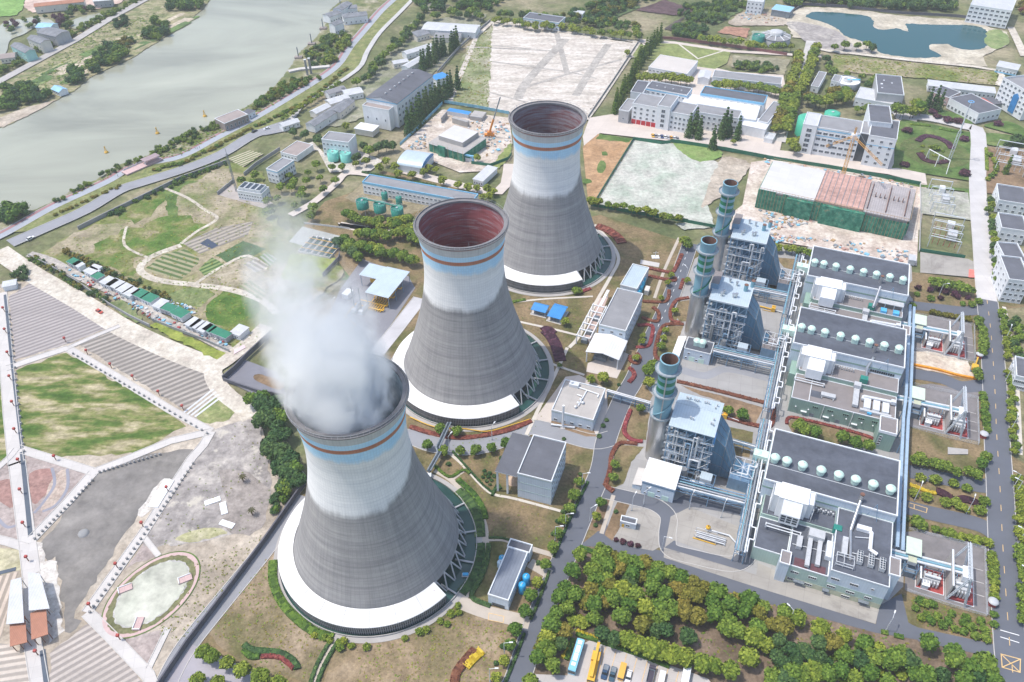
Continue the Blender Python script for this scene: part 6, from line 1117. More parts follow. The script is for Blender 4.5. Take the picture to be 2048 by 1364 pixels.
bldg('river_kiosk','small dark roofed white kiosk right of the brown riverside hall','hut',"A 1452,672 1492,650 1470,630",3.6,white_w,rdark,[('f',1,2,.9,1.2,1,0)],rk='slab')
VS=[("A 1655,742 1752,712 1722,695",3.6,rlight,'low white house at the end of the riverside road'),("A 1850,665 1935,622 1905,605",4,rlight,'pale flat roofed shed nearest the lane'),("A 1925,552 2025,520 1990,505",4.5,rgrey,'grey flat roofed shed beside the lane'),("A 1935,610 2048,575 B 0,560",4,rlight,'white long roof between two grey sheds'),("A 1840,738 2060,600 2030,575",5,rtile,'long grey tiled shed running beside the lane'),("B 0,660 85,590 50,560",5,rtile,'grey tiled shed with weathered pale roof left of the factory'),("B 35,560 135,540 110,510",4.5,rlight,'weathered pale shed behind the grey tiled one'),("B -20,545 35,530 20,510",4,rdark,'dark flat roofed shed above the tiled sheds'),("B 478,172 790,192 780,145",5,rlight,'very long pale roofed barn at the top with a wavy roof line'),("B 452,215 525,195 480,172",4.5,rtile,'grey tiled house left of the long barn'),("B 390,318 545,270 520,255",4.5,rlight,'old pale barn row above the factory'),("B 315,375 400,360 372,345",4,rlight,'small pale shed below the old barn row'),("B 400,398 590,290 560,275",4,rlight,'long weathered roof beside the row of dark conifers'),("B 550,220 700,225 690,195",4,rgrey,'grey flat shed behind the conifers')]
for i,(s_,h_,r_,lb)in enumerate(VS):bldg('village_shed',lb,'shed',s_,h_,cream_w if i%2 else white_w,r_,[('f',1,4,1,1,1.4,0)],rk='gx',rise=1.2,over=.4)
bldg('blue_office','long blue and white two storey house at the far edge of the pale ash field','house',"B 1072,102 1282,132 1298,96",7.5,white_w,rdark,[('f',2,9,1.3,1.2,1.2,3.0)],bands=[(6.4,7.0,skyb),(3.2,3.6,skyb)])
bldg('farm_house','tiny white house in the far nursery','house',"B 1358,82 1415,88 1418,66",4,white_w,rlight,[('f',1,4,1,1.4,1,0)],rk='slab')
for i,(s_,h_,lb)in enumerate((("A 1930,100 2000,75 1975,55",6,'white traditional house nearest the river at the top'),("A 1958,150 2010,130 2040,95",8,'white traditional house with black tiled roof beside the path'),("B 0,55 100,45 115,25",6,'white traditional hall behind the path curve'),("B 20,105 160,88 150,66",6.5,'long white traditional hall right beside the red path'),("A 2000,60 2060,20 2030,0",8,'tallest white traditional house at the very top'))):
 bldg('riverside_hall',lb,'house',s_,h_,white_w,rtile,[('f',1,5,.8,1.2,1.5,0)],rk='gx',rise=1.4,group='white riverside halls')
for s_,h_,w_,r_,lb in(("A 62,268 148,310 168,275",8,aqua_w,rtile,'aqua green house beyond the river'),("A 158,225 238,255 250,220",8.5,cream_w,rtile,'cream house with grey roof beyond the river'),("A 215,190 325,215 300,160",8,grey_w,rtile,'dark grey roofed house by the fish pond'),("A 208,160 290,165 285,135",8,white_w,rsky,'pale blue roofed house by the fish pond'),("A 0,345 85,335 60,310",4,cream_w,rbrown,'low cream house at the far left edge'),("A 200,40 490,10 480,-5",6,cream_w,rred,'long red roofed works shed at the very top left'),("A 545,8 650,0 660,-15",6,grey_w,rlight,'grey shed at the top beside the tree row'),("A 300,520 345,540 355,505",3.5,white_w,rsky,'tiny pale blue roofed hut on the sandy far bank')):
 bldg('far_house',lb,'house',s_,h_,w_,r_,[('f',2 if h_>7 else 1,4,1,1.2,1.4,3)],rk='gx',rise=1.6)
t=bldg('fire_station','white four storey block with red garage doors facing the pale court','building',"B 1712,602 1858,628 1872,562",14.8,white_w,rgrey,[('f',3,4,1.5,1.5,4.4,3.2)],door=[('f',.1+.2*i,3.0,3.4,paint('red_door',(.5,.02,.03),.5,.1))for i in range(5)])
b0,rz,L,Wd=rect("B 1712,602 1858,628 1872,562",14.8)
bldg('stair_block','taller white stair block with a green window strip next to the red doors','building',(loc2w(b0,rz,L+.1,-1.2),rz,9,Wd+2),17,white_w,rgrey,[('f',4,1,2.4,2.2,2,3.4)])
bldg('east_wing','white office wing right of the taller stair block','building',(loc2w(b0,rz,L+9.2,0),rz,14,Wd),13.5,white_w,rgrey,[('f',3,5,1.3,1.5,2,3.4),('r',3,3,1.3,1.5,2,3.4)])
bldg('west_annex','small lower grey annex at the left end of the red door block','building',"B 1632,640 1690,650 1720,580",9.5,grey_w,rgrey,[('f',1,1,1.2,1.2,3,0)])
bldg('workshop_hall','long dark roofed workshop strip with blue fascia behind the red door block','workshop',"B 1790,512 2030,556 2040,510",11,white_w,rdark,[('f',1,8,2,1,7.6,0)],bands=[(9.4,10.3,skyb)],extra=rboxes([(.2,.5,1,1,.6),(.4,.5,1,1,.6),(.6,.5,1,1,.6),(.8,.5,1,1,.6)]))
bldg('workshop_hall','second long dark roofed workshop strip with blue fascia, right of the first','workshop',"C 155,545 528,603 541,556",11,white_w,rdark,[('f',1,9,2,1,7.6,0)],bands=[(9.4,10.3,skyb)],base=skyb)
bldg('side_workshop','small dark roofed workshop end left of the blue fascia strips','workshop',"B 1700,535 1772,545 1800,475",10,white_w,rdark)
bldg('white_roof_hall','wide hall with plain white roof and blue skirting in front of the dark roofed strips','workshop',"C 30,640 478,704 522,612",8,white_w,rwhite,rk='slab',over=.2,bands=[(5.8,7,skyb)])
bldg('court_office','three storey office with balconies in front of the white roofed hall','building',"C 105,648 378,692 388,645",12.5,white_w,rgrey,[('f',3,9,1.4,1.5,1.4,3.6)])
bldg('court_store','plain white store with white roof right of the balconied office','store',"C 345,722 535,762 548,705",6.5,white_w,rwhite,rk='slab',over=.1)
bldg('corner_workshop','dark grey roofed corner workshop at the right end of the white hall','workshop',"C 490,705 548,718 590,592",8,white_w,rgrey,[('r',1,5,1.6,1.2,4,0)])
bldg('gate_kiosk','small white kiosk by the court corner','kiosk',"C 528,805 578,815 590,780",3.4,white_w,rlight)
bldg('long_store','long weathered dark roofed store behind a row of round trees','store',"C 225,448 628,492 636,452",7.5,white_w,rgrey,[('f',1,9,2,.9,4.4,0)],bands=[(3.4,3.8,skyb)])
bldg('white_store','large store with flat cream white roof below the mown field','store',"B 1805,392 2030,432 2060,350",7,white_w,slab('roof_cream',(.56,.52,.48),.1,.1),[('f',1,10,1.5,.8,4.4,0)],par=.3)
bldg('white_store','second large flat cream white roofed store, right of the first','store',"C -2,440 125,420 148,372",7,white_w,bpy.data.materials['roof_cream'],[('f',1,5,1.5,.8,4.4,0)],par=.3)if False else None
bldg('open_shed','small pale gabled shed between the store and the round trees','shed',"C 140,455 205,462 225,420",5,white_w,rlight,rk='gy',rise=1)
bldg('admin_building','white four storey office with blue bands facing the tower crane','building',"C 842,742 1092,782 1102,708",19,white_w,rgrey,[('f',4,7,2.6,1.5,2.4,4)],bands=[(17.2,17.9,skyb),(13.1,13.6,skyb)])
b0,rz,L,Wd=rect("C 842,742 1092,782 1102,708",19)
bldg('admin_tower','tall white right wing of the blue banded office with dark roof terraces','building',(loc2w(b0,rz,L+5,-3),rz,16,Wd+8),20.5,white_w,rdark,[('f',5,3,1.6,1.5,2,3.6),('r',5,5,1.4,1.5,2,3.6)],bands=[(14,14.5,skyb)])
bldg('admin_link','recessed glass link between the two wings of the blue banded office','building',(loc2w(b0,rz,L+.05,1),rz,4.9,Wd-1),19.5,darkg,rgrey)
bldg('admin_penthouse','upper dark roofed penthouse on the right wing, behind the parapet','building',"C 1146,708 1278,722 1281,622",23,white_w,rdark)
bldg('admin_stair','white window strip stair block at the left end of the blue banded office','building',(loc2w(b0,rz,-9,-1),rz,8.8,Wd),20,white_w,rlight,[('f',5,1,3,2.2,1.6,3.4)])
tg=paint('tank_green',(.06,.42,.27),.5,.08,.3)
vtank('larger mint green round tank left of the blue banded office',"C 795,695",7.6,12,tg,'mint green round tanks',True,0,False,11);vtank('smaller mint green round tank behind the blue banded office',"C 930,655",5.2,9,tg,'mint green round tanks',True,0,False,9)
bldg('process_block','large black flat roofed block with parapet beyond the blue banded office','building',"C 1192,540 1348,556 1360,448",12,grey_w,rdark,[('r',2,5,1.4,1.4,3,4)],extra=rboxes([(.2,.5,1.5,1.5,.5),(.3,.7,1,1,.5),(.2,.3,1.2,.8,.4),(.6,.6,1,1,.4)],bright))
bldg('vent_house','low white block with roof vents in front of the black roofed block','building',"C 1060,568 1300,612 1345,552",6.5,white_w,rlight,[('f',1,7,1.2,1,2.4,0)])
bldg('grey_hut','grey roofed long hut left of the round clarifier','hut',"C 802,500 848,508 866,418",5,white_w,rgrey,[('f',1,1,1.2,1.2,1.4,0)]);bldg('blue_hut','small blue and white hut behind the round clarifier','hut',"C 920,470 965,478 975,440",5,white_w,rgrey,[('f',1,2,1.2,1.2,1.6,0)])
p=g1("C 1012,480",3);t=thing('clarifier','dark round clarifier basin with a central hub','basin',(p.x,p.y,0));sub(t,'basin_wall',steel,lambda m:m.lathe([(9.5,0),(9.5,4.5),(9,4.5),(9,3.6)],32));sub(t,'basin_water',m_,lambda m:m.lathe([(9,3.8),(3,3.8)],32));sub(t,'hub',galv,lambda m:m.lathe([(3,3),(3,5.5),(2.4,5.5),(2.2,4.2),(0,4.2)],20));sub(t,'bridge',paint('tank_cyan',(.05,.5,.72)),lambda m:m.box(0,-.5,4.6,9.4,.5,5))
p=g1("C 597,205",6);t=thing('round_silo_house','grey round building with radial roof ribs among trees by the lake','building',(p.x,p.y,0));sub(t,'wall',grey_w,lambda m:m.lathe([(12,0),(12,5),(9.5,6.2)],24));sub(t,'roof',rgrey,lambda m:m.lathe([(12.2,5),(12.2,5.4),(9.5,6.4),(6,6.6)],24,sm=False));sub(t,'turret',galv,lambda m:m.lathe([(5.5,5.5),(5.5,9),(4,9.6),(0,10)],20))
for i in range(10):sub(t,'roof_rib',trimw,lambda m:m.tube((5.5*cos(i*pi/5),5.5*sin(i*pi/5),7.2),(12.2*cos(i*pi/5),12.2*sin(i*pi/5),5.6),.4,5))
vtank('small dark green tank beside the round ribbed building',"C 497,205",5,8,teal,None,False,0,True,8)
bldg('dining_hall','low hall with large black roof tilted to the pale road before the tall white block','building',"C 1612,572 1785,664 1904,628",7.5,white_w,rdark,[('f',1,8,1.6,1.8,1.2,0),('r',1,5,1.6,1.4,2.4,0)],par=.4)
bldg('dining_wing','black roofed lower wing with pinkish wall left of the black roofed hall','building',"C 1503,532 1608,570 1700,545",6,paint('pink_wall',(.5,.36,.36),.8),rdark,[('f',1,5,1.2,1.4,1.2,0)],par=.4)
t=bldg('apartment_block','tall white six storey block with blue glass column at the right edge','building',"C 1928,452 2090,545 2150,450",19.5,white_w,rgrey,[('f',5,7,1.8,1.5,3.2,3.3),('l',5,4,1.4,1.5,3.2,3.3)],par=1.2)
b0,rz,L,Wd=rect("C 1928,452 2090,545 2150,450",19.5);sub(t,'glass_column',paint('blue_glass',(.04,.22,.5),.2,.2),lambda m:(m.box(L*.53,-.5,1.5,L*.72,-.14,13),m.add([(L*.53,-.5,13),(L*.72,-.5,13),(L*.625,-.5,15),(L*.53,-.14,13),(L*.72,-.14,13),(L*.625,-.14,15)],[(0,1,2),(1,4,5,2),(0,2,5,3)])));sub(t,'entrance_canopy',paint('red_banner',(.6,.09,.04),.6),lambda m:m.box(-3,-9,3.2,L*.3,-7.8,4.4));sub(t,'entrance_roof',rdark,lambda m:m.box(-3.2,-7.7,3.4,L*.3,-.1,4))
bldg('low_row','long low white row of rooms with pale roof behind the black roofed hall','building',"C 1490,502 1882,548 1892,515",4.2,white_w,rlight,[('f',1,16,1,1.3,1.2,0)],rk='slab');bldg('lane_shed','small white shed with blue base at the end of the lake lane','shed',"C 1888,388 2010,412 2022,380",4.6,white_w,rlight,[('f',1,6,1,1,1.4,0)],rk='slab',bands=[(.2,1.2,skyb)])
bldg('lake_block','large white four storey block with ribbed front beyond the lake','building',"C 1735,25 1978,62 2004,-20",15,white_w,rlight,[('f',4,8,2.4,1.4,1.6,3.4)]);bldg('depot_house','white three storey house at the top beside the blue roofed shed','house',"C 430,2 522,12 530,-25",11,white_w,rlight,[('f',3,4,1.3,1.3,1.4,3.2)]);bldg('depot_shed','open sided shed with steel blue roof near the lake','shed',"C 572,55 676,72 690,42",5.5,steel,rsky,rk='slab')
for s_,h_,lb,fw in(("C 1902,1168 2070,1195 2070,1100",8,'white two storey house with dark roof, uppermost at the right edge',2),("C 1918,1330 2070,1352 2070,1265",9,'white house with dark roof, second from the top at the right edge',2),("F 1945,205 2070,215 2070,110",10,'white house with dark roof beside the kerb, third at the right edge',3),("F 1962,315 2090,330 2090,195",14,'largest white apartment house with balconies at the right edge',4),("F 2005,880 2090,900 2110,790",8,'lowest white house at the right edge, beside the footpath',2)):
 bldg('edge_house',lb,'house',s_,h_,white_w,rdark,[('f',fw,4,1.3,1.3,1.2,3.1),('l',fw,4,1.2,1.3,1.2,3.1)],par=.8)
SH=[("D 390,215 440,240 455,205",'g'),("D 425,230 460,250 470,215",'w'),("D 488,270 540,295 560,255",'w'),("D 530,300 570,320 600,290",'g'),("D 525,250 570,265 580,240",'w'),("D 582,335 640,360 660,310",'w'),("D 620,350 680,375 705,325",'w'),("D 672,375 720,400 750,345",'w'),("D 715,400 760,420 795,370",'w'),("D 768,405 825,430 850,385",'g'),("D 820,430 880,455 918,415",'g'),("D 890,475 935,490 970,440",'w'),("D 938,488 1000,510 1030,475",'g'),("D 998,515 1060,545 1090,500",'g'),("D 1080,580 1120,600 1150,545",'w'),("D 1110,595 1150,610 1185,560",'w'),("D 1145,610 1190,630 1240,580",'w'),("D 1185,610 1225,630 1255,590",'g'),("D 1222,625 1320,665 1345,630",'g'),("D 1345,630 1400,650 1450,600",'w')]
ORD=['first','second','third','fourth','fifth','sixth','seventh','eighth','ninth','tenth','eleventh','twelfth','thirteenth','fourteenth','fifteenth','sixteenth','seventeenth','eighteenth','nineteenth','twentieth']
for i,(s_,c_)in enumerate(SH):
 bldg('allotment_hut','%s roofed low hut, %s from the riverside end of the hut row'%('green' if c_=='g' else 'grey white',ORD[i]),'hut',s_,3.0,white_w if i%3 else grey_w,(rgreen if c_=='g' else rlight),[('f',1,2,.9,.9,1.1,0)],rk='slab',over=.25,group='row of allotment huts',door=[('f',.5,.9,2,steel)])
bldg('roadside_shed','small white flat shed at the left edge beside the dirt road','shed',"D 15,365 90,350 70,325",2.8,white_w,rlight,rk='slab')
for i,(a_,h_,mt,lb)in enumerate((("H 38,1010 142,1000 126,735 65,752",5.3,rlight,'left grey sheeted canopy of the garden'),("H 170,930 292,918 236,715 165,705",5.8,rlight,'right grey sheeted canopy of the garden'),("H 60,1140 160,1115 148,960 58,985",4,rred,'left terracotta roofed pavilion under the grey canopy'),("H 185,1100 283,1068 270,905 178,945",4.4,rred,'right terracotta roofed pavilion under the grey canopy'))):
 Pc=gp(a_,h_);c_=sum(Pc,Vector())/4;c_.z=0;t=thing('garden_canopy',lb,'canopy',c_,0,'garden canopies');Pl=[(p.x-c_.x,p.y-c_.y)for p in Pc]
 sub(t,'roof',mt,lambda m:m.prism(Pl,h_,h_+.25))
 for q in range(4):
  for f in(.04,.5):x,y=[(Pl[q][k]+(Pl[(q+1)%4][k]-Pl[q][k])*f)*.93 for k in(0,1)];sub(t,'post',rustm if mt is rred else galv,lambda m:m.box(x,y,0,x+.2,y+.2,h_))
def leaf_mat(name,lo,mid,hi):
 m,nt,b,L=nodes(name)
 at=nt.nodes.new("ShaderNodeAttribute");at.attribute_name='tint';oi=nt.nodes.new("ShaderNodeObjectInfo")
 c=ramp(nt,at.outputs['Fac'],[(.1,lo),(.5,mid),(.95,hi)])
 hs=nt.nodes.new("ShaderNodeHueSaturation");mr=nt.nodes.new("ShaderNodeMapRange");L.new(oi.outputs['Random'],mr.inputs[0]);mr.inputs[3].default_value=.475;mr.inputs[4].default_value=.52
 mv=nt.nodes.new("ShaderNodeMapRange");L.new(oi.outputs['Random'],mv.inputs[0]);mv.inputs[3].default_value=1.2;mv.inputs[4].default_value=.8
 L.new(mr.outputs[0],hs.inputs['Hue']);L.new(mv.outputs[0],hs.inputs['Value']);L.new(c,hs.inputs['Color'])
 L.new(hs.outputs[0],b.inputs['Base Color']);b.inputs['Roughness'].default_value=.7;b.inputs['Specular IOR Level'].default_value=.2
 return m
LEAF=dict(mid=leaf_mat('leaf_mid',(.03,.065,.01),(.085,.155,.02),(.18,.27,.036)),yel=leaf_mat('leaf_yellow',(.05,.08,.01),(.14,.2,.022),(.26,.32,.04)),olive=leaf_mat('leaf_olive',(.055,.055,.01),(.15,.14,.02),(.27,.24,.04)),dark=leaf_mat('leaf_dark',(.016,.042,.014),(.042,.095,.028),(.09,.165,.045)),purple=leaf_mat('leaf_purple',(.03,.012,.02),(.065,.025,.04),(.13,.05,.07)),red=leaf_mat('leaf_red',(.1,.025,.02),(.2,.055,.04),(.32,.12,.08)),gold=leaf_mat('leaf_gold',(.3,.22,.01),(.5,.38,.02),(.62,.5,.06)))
bark=paint('bark',(.16,.12,.09),.95,.2)
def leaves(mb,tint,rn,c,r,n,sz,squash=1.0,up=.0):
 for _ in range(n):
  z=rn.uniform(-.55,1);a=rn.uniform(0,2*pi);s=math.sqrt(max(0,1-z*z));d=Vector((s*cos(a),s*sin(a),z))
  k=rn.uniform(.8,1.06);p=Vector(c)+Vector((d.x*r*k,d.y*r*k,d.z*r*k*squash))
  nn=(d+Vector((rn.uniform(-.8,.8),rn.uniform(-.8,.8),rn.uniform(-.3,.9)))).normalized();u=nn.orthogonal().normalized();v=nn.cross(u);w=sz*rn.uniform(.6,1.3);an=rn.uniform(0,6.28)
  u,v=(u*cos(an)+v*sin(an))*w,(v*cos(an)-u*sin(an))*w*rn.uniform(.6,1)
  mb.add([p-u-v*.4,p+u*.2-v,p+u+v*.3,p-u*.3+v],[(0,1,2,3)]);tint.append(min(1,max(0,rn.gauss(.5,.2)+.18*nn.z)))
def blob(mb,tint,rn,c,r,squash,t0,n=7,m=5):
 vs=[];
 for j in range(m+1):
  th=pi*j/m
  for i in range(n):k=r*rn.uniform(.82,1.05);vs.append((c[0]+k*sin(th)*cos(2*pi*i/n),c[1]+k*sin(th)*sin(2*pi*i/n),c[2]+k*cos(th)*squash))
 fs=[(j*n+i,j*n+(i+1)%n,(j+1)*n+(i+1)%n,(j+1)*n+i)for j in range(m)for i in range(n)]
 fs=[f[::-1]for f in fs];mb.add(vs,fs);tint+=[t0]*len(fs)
def finish(mb,tint,name,mat_):
 o=mb.build(name,mat_);me=o.data;a=me.attributes.new('tint','FLOAT','FACE');a.data.foreach_set('value',tint);bpy.data.objects.remove(o);return me
def crown_mesh(seed,mat_,n=620,sz=.085,kind='round'):
 """unit crown: diameter about 1, centre at origin"""
 rn=random.Random(seed);mb=MB();tint=[]
 if kind=='cone':
  for j in range(9):
   z=-.9+j*.24;r=.48*(1-j/9.8)
   for i in range(5):
    a=rn.uniform(0,6.28);c=(r*.55*cos(a),r*.55*sin(a),z);leaves(mb,tint,rn,c,r*.62,26,sz*.8,.7)
   blob(mb,tint,rn,(0,0,z),r*.75,.8,.25,6,4)
  return finish(mb,tint,'crown',mat_)
 k=rn.randint(9,13);lobes=[]
 for i in range(k):
  z=rn.uniform(-.35,.95);a=i*2.4+rn.uniform(-.4,.4);s=math.sqrt(max(0,1-z*z));rr=rn.uniform(.2,.31)
  lobes.append(((.3*s*cos(a),.3*s*sin(a),.26*z),rr))
 lobes.append(((0,0,.02),.36))
 for c,r in lobes:
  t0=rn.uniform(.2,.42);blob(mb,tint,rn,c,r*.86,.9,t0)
  leaves(mb,tint,rn,c,r,int(n/len(lobes)),sz,.9)
 return finish(mb,tint,'crown',mat_)
CR={}
for ci,cn in enumerate(('mid','yel','olive','dark')):CR[cn]=[crown_mesh(10*ci+q,LEAF[cn])for q in range(3)]
LEAF['con']=leaf_mat('leaf_conifer',(.022,.055,.018),(.06,.13,.036),(.11,.2,.06));CR['cone']=[crown_mesh(70+q,LEAF['con'],kind='cone')for q in range(2)];CR['conelight']=[crown_mesh(75+q,LEAF['mid'],kind='cone')for q in range(2)]
for cn in('mid','dark','yel','purple','red','olive','gold'):CR['s_'+cn]=[crown_mesh(90+q+len(cn)*7,LEAF[cn],260,.11)for q in range(2)]
mbt=MB();mbt.tube((0,0,0),(.02,.01,.62),.035,6,r2=.022)
for a in range(4):mbt.tube((.02,.01,.42+.05*a),(.2*cos(a*1.7),.2*sin(a*1.7),.72),.018,4,r2=.008)
_o=mbt.build('trunk',bark);TRUNK=_o.data;bpy.data.objects.remove(_o)
trn=random.Random(3);TREE_AT=[]
def tree_at(p,kind,d,label,group,tall=1.0,shrub=False,name=None):
 d*=trn.uniform(.86,1.14)
 if shrub:
  me=trn.choice(CR[kind]);o=bpy.data.objects.new(name or 'shrub',me);COL.objects.link(o);o.location=(p.x,p.y,p.z+d*.34*tall);o.scale=(d,d,d*.85*tall);o.rotation_euler.z=trn.uniform(0,6.28)
  return tag(o,label,'shrub',group)
 TREE_AT.append((p.copy(),kind,d,label,group,tall,name));return
def in_view(p,m=12):
 d=cam.matrix_world.inverted()@p;return d.z<0 and abs(d.x/-d.z*FPX)<1024+m and abs(d.y/-d.z*FPX)<682+m
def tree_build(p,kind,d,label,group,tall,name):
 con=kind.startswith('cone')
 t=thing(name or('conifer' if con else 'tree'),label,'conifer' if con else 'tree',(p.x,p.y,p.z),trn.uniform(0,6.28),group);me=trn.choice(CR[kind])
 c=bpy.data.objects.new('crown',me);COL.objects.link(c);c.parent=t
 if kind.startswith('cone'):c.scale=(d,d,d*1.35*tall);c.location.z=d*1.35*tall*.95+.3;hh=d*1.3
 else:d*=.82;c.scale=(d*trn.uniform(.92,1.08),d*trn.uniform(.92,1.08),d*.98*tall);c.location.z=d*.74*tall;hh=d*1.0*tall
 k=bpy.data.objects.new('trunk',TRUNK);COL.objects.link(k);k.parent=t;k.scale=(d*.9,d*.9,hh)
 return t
def grow(label,group,kind,s,d,tall=1.0,shrub=False,name=None):
 for x,y in px(s):
  h=d*(.3 if shrub else.72)*tall*(1.2 if kind.startswith('cone')else 1);p=G(x,y,h);p.z=0;kd=kind
  tree_at(p,kd,d,label,group,tall,shrub,name)
def row(label,group,kind,s,n,d,jit=.5,tall=1.0,shrub=False,name=None):
 P=[p*Vector((1,1,0))for p in gp(s,d*(.25 if shrub else.6)*tall)]if False else[Vector((p.x,p.y,0))for p in gp(s,d*(.25 if shrub else.6)*tall)];Ls=[(b-a).length for a,b in zip(P,P[1:])];tot=sum(Ls)
 for i in range(n):
  q=tot*(i+.5)/n;j=0
  while q>Ls[j]and j<len(Ls)-1:q-=Ls[j];j+=1
  p=P[j].lerp(P[j+1],q/Ls[j])+Vector((trn.uniform(-jit,jit),trn.uniform(-jit,jit),0))
  tree_at(p,kind if isinstance(kind,str)else trn.choice(kind),d,label,group,tall,shrub,name)
GR='grove of round trees between the service road and the car park'
grow('mid green round tree in the grove above the car park',GR,'mid',"I 1405,595 1365,690 1320,790 1290,840 1375,830 1265,935 1330,900 1240,1010 1155,1195 1245,1240 1535,585 1660,625 1735,650 1860,675 1930,705 2005,735 1520,645 1570,665 1710,700 1845,730 1500,740 1560,725 1735,835 1830,790 1905,825 1520,800 1600,850 1690,885 1870,905 1945,915 1490,890 1650,965 1490,965 1880,955 J 40,725 260,815 440,865 520,895 650,925 230,860 330,895 410,925 240,940 320,970 490,1025 380,1045 310,1025",7.2)
grow('brighter yellow green tree in the grove, mostly along its car park edge',GR,'yel',"I 1680,1085 1750,1125 1820,1145 1885,1155 1955,1185 2020,1195 1790,910 1210,1085 1115,1335 1480,690 1650,805 1210,1150 J 725,965 860,1025 1000,1065 440,1200 170,1230 240,1240 75,1205 330,1275 470,1085 1200,1145 820,1285 1060,1315 540,1115",7.0)
grow('olive brown tinged tree in the grove above the car park',GR,'olive',"I 1600,605 1640,680 1790,655 1775,715 1470,795 1440,875 1580,775 1980,795 2040,825 1775,1005 1310,1035 2010,935 1560,875 1180,1130 J 110,755 180,780 355,850 75,810 140,835 60,870 65,935 140,955 570,1005 640,1015 930,1115 500,935 20,795",6.8)
grow('dark green dense tree in the grove above the car park',GR,'dark',"I 1695,755 1540,1055 1605,1085 1845,1035 1910,1035 2035,1075 1290,1115 J 95,1075 690,1155 760,1145 800,1185 850,1115 610,1195 640,1235 720,1205 860,1195 620,1105 900,1230",6.2)
grow('large tree in the lower right corner of the grove','trees in the lower right corner','mid',"J 1640,1215 1740,1260 1340,1165 1700,1330 1010,1180 1240,1210 1120,1115 1180,1200 1300,1205 1260,1335 1420,1285 1480,1305 1830,1235 1880,1325 1495,1110 1640,1170 980,1270 900,1290 760,1300 1150,1290 700,1290 580,1300",7.6)
grow('dark large tree in the lower right corner of the grove','trees in the lower right corner','dark',"J 1780,1295 1380,1215 1580,1290 1090,1210 660,1330",7.4)
grow('low spreading light green bush among the grove trees','light bushes in the grove','s_yel',"I 1360,985 1400,990 1430,1000 J 1330,1300 1200,1300 1000,1330",4.5,.8,True)
grow('round tree on the left verge of the plant main road','verge trees of the plant main road','mid',"I 1345,325 1310,390 1275,465 1245,550 1400,165 1370,245 1025,1035 995,1125 1205,650 1115,840 1085,925",5.4)
grow('yellowish round tree on the verge beside the low blue shed','yellow verge trees','yel',"I 1155,760 960,1215 915,1310 1500,370",4.6)
grow('round tree by the boiler side verge of the plant road','boiler side verge trees','mid',"I 1525,295 1610,65 1600,140 E 1760,1065 1880,700",4.8)
grow('tall pair tree beside the nearest chimney','three trees beside the nearest chimney','yel',"L 195,160 160,205 165,300",6.6)
grow('small round tree in the red edged bed by the plant road','trees in red edged beds','yel',"E 1775,640 1770,680 1735,775 1885,705 1895,655 1905,615 1960,500 1880,420 1940,290 1920,335 2035,320",3.8)
grow('round tree on the lawn below the middle tower','trees along the curved road','mid',"E 585,1185 685,1195 510,1280 605,1310 705,1310 795,1310 885,1295 975,1270",5.6)
grow('tree in front of the gabled canopy','pair of trees before the gabled canopy','yel',"E 1470,890 1540,890",5.6)
grow('tree beside the larger blue shelter',None,'yel',"E 1320,560",4.6);grow('round bush at the foot of the farthest tower',None,'s_mid',"E 1385,388",4.6,1,True);grow('small green tree at the purple hedge end',None,'mid',"E 1285,815",3.2);grow('round green tree at the top of the plant main road',None,'mid',"P 1372,480",6)
grow('small pale bush along the canopy of the front tower','bushes round the front tower','s_yel',"I 690,900 695,940 650,945 585,990 628,1005 505,1040 465,1055 380,1090 65,1135 155,1140 20,1110 5,1145 H 1840,1075 1900,1085 1930,1100 1985,1120",2.6,1.1,True)
grow('dense round tree in the row at the bottom left of the enclosure','bottom left row of trees','yel',"H 1185,1160 1235,1185 1325,1225 1415,1270 1520,1310 1620,1350 1150,1320 1270,1340",6.4)
grow('tree between the nearest boiler and the rusty bed','pair of trees behind the nearest boiler','mid',"L 840,545 965,580",5.6)
grow('spreading tree in the red edged bed between the halls','trees between the halls','mid',"N 280,1180 410,1230 660,1290 780,1330 900,1360 320,1220",6.6)
for s_,n_ in(("E 2000,90 2048,120",2),("F 560,115 610,125 700,150 830,170",7),("E 1450,-140 1700,-100 2000,-30",12)):
 row('roadside tree in the row along the netted plot','row of trees along the netted plot',['mid','yel'],s_,n_,6,.8)if s_[0]=='E' and n_>5 else row('tree in the short row behind the farthest turbine hall','row behind the farthest hall',['mid','yel'],s_,n_,5.6,.8)
row('round tree in the row beside the red painted court','row beside the red painted court','mid',"F 1490,330 1760,385",7,6.2)
row('clipped round shrub along the right road beside the nearest yard','clipped shrubs beside the nearest yard','s_yel',"J 1855,590 1880,870",7,3.8,.3,1,True)
row('clipped round shrub above the nearest transformer yard','clipped shrubs above the nearest yard','s_yel',"J 1510,450 1850,540",7,3.8,.4,1,True)
row('dense shrub beside the middle transformer yard','dense shrubs beside the middle yard','s_mid',"F 1800,980 1835,1210",9,3.6,.4,1,True)
row('bushy tree beside the farthest transformer yard','bushy trees beside the farthest yard','mid',"F 1770,540 1810,640 1810,760",8,5,.5,.9)
row('bush along the top of the farthest transformer yard','bushes above the farthest yard','s_olive',"F 1500,510 1740,560",7,3.6,.5,1,True)
row('round tree on the far verge of the right road, upper part','far verge trees of the right road, upper part',['mid','yel'],"F 1910,500 1940,640 1960,780",9,4.6,.8);row('round tree on the far verge of the right road, middle part','far verge trees of the right road, middle part',['mid','yel'],"F 1955,840 1985,1000 1975,1100 2000,1340",15,4.4,.8)
row('round tree on the far verge of the right road, lower part','far verge trees of the right road, lower part',['mid','yel'],"J 1990,140 2035,300 2020,400 2045,800 2055,1000",16,4.8,.8)
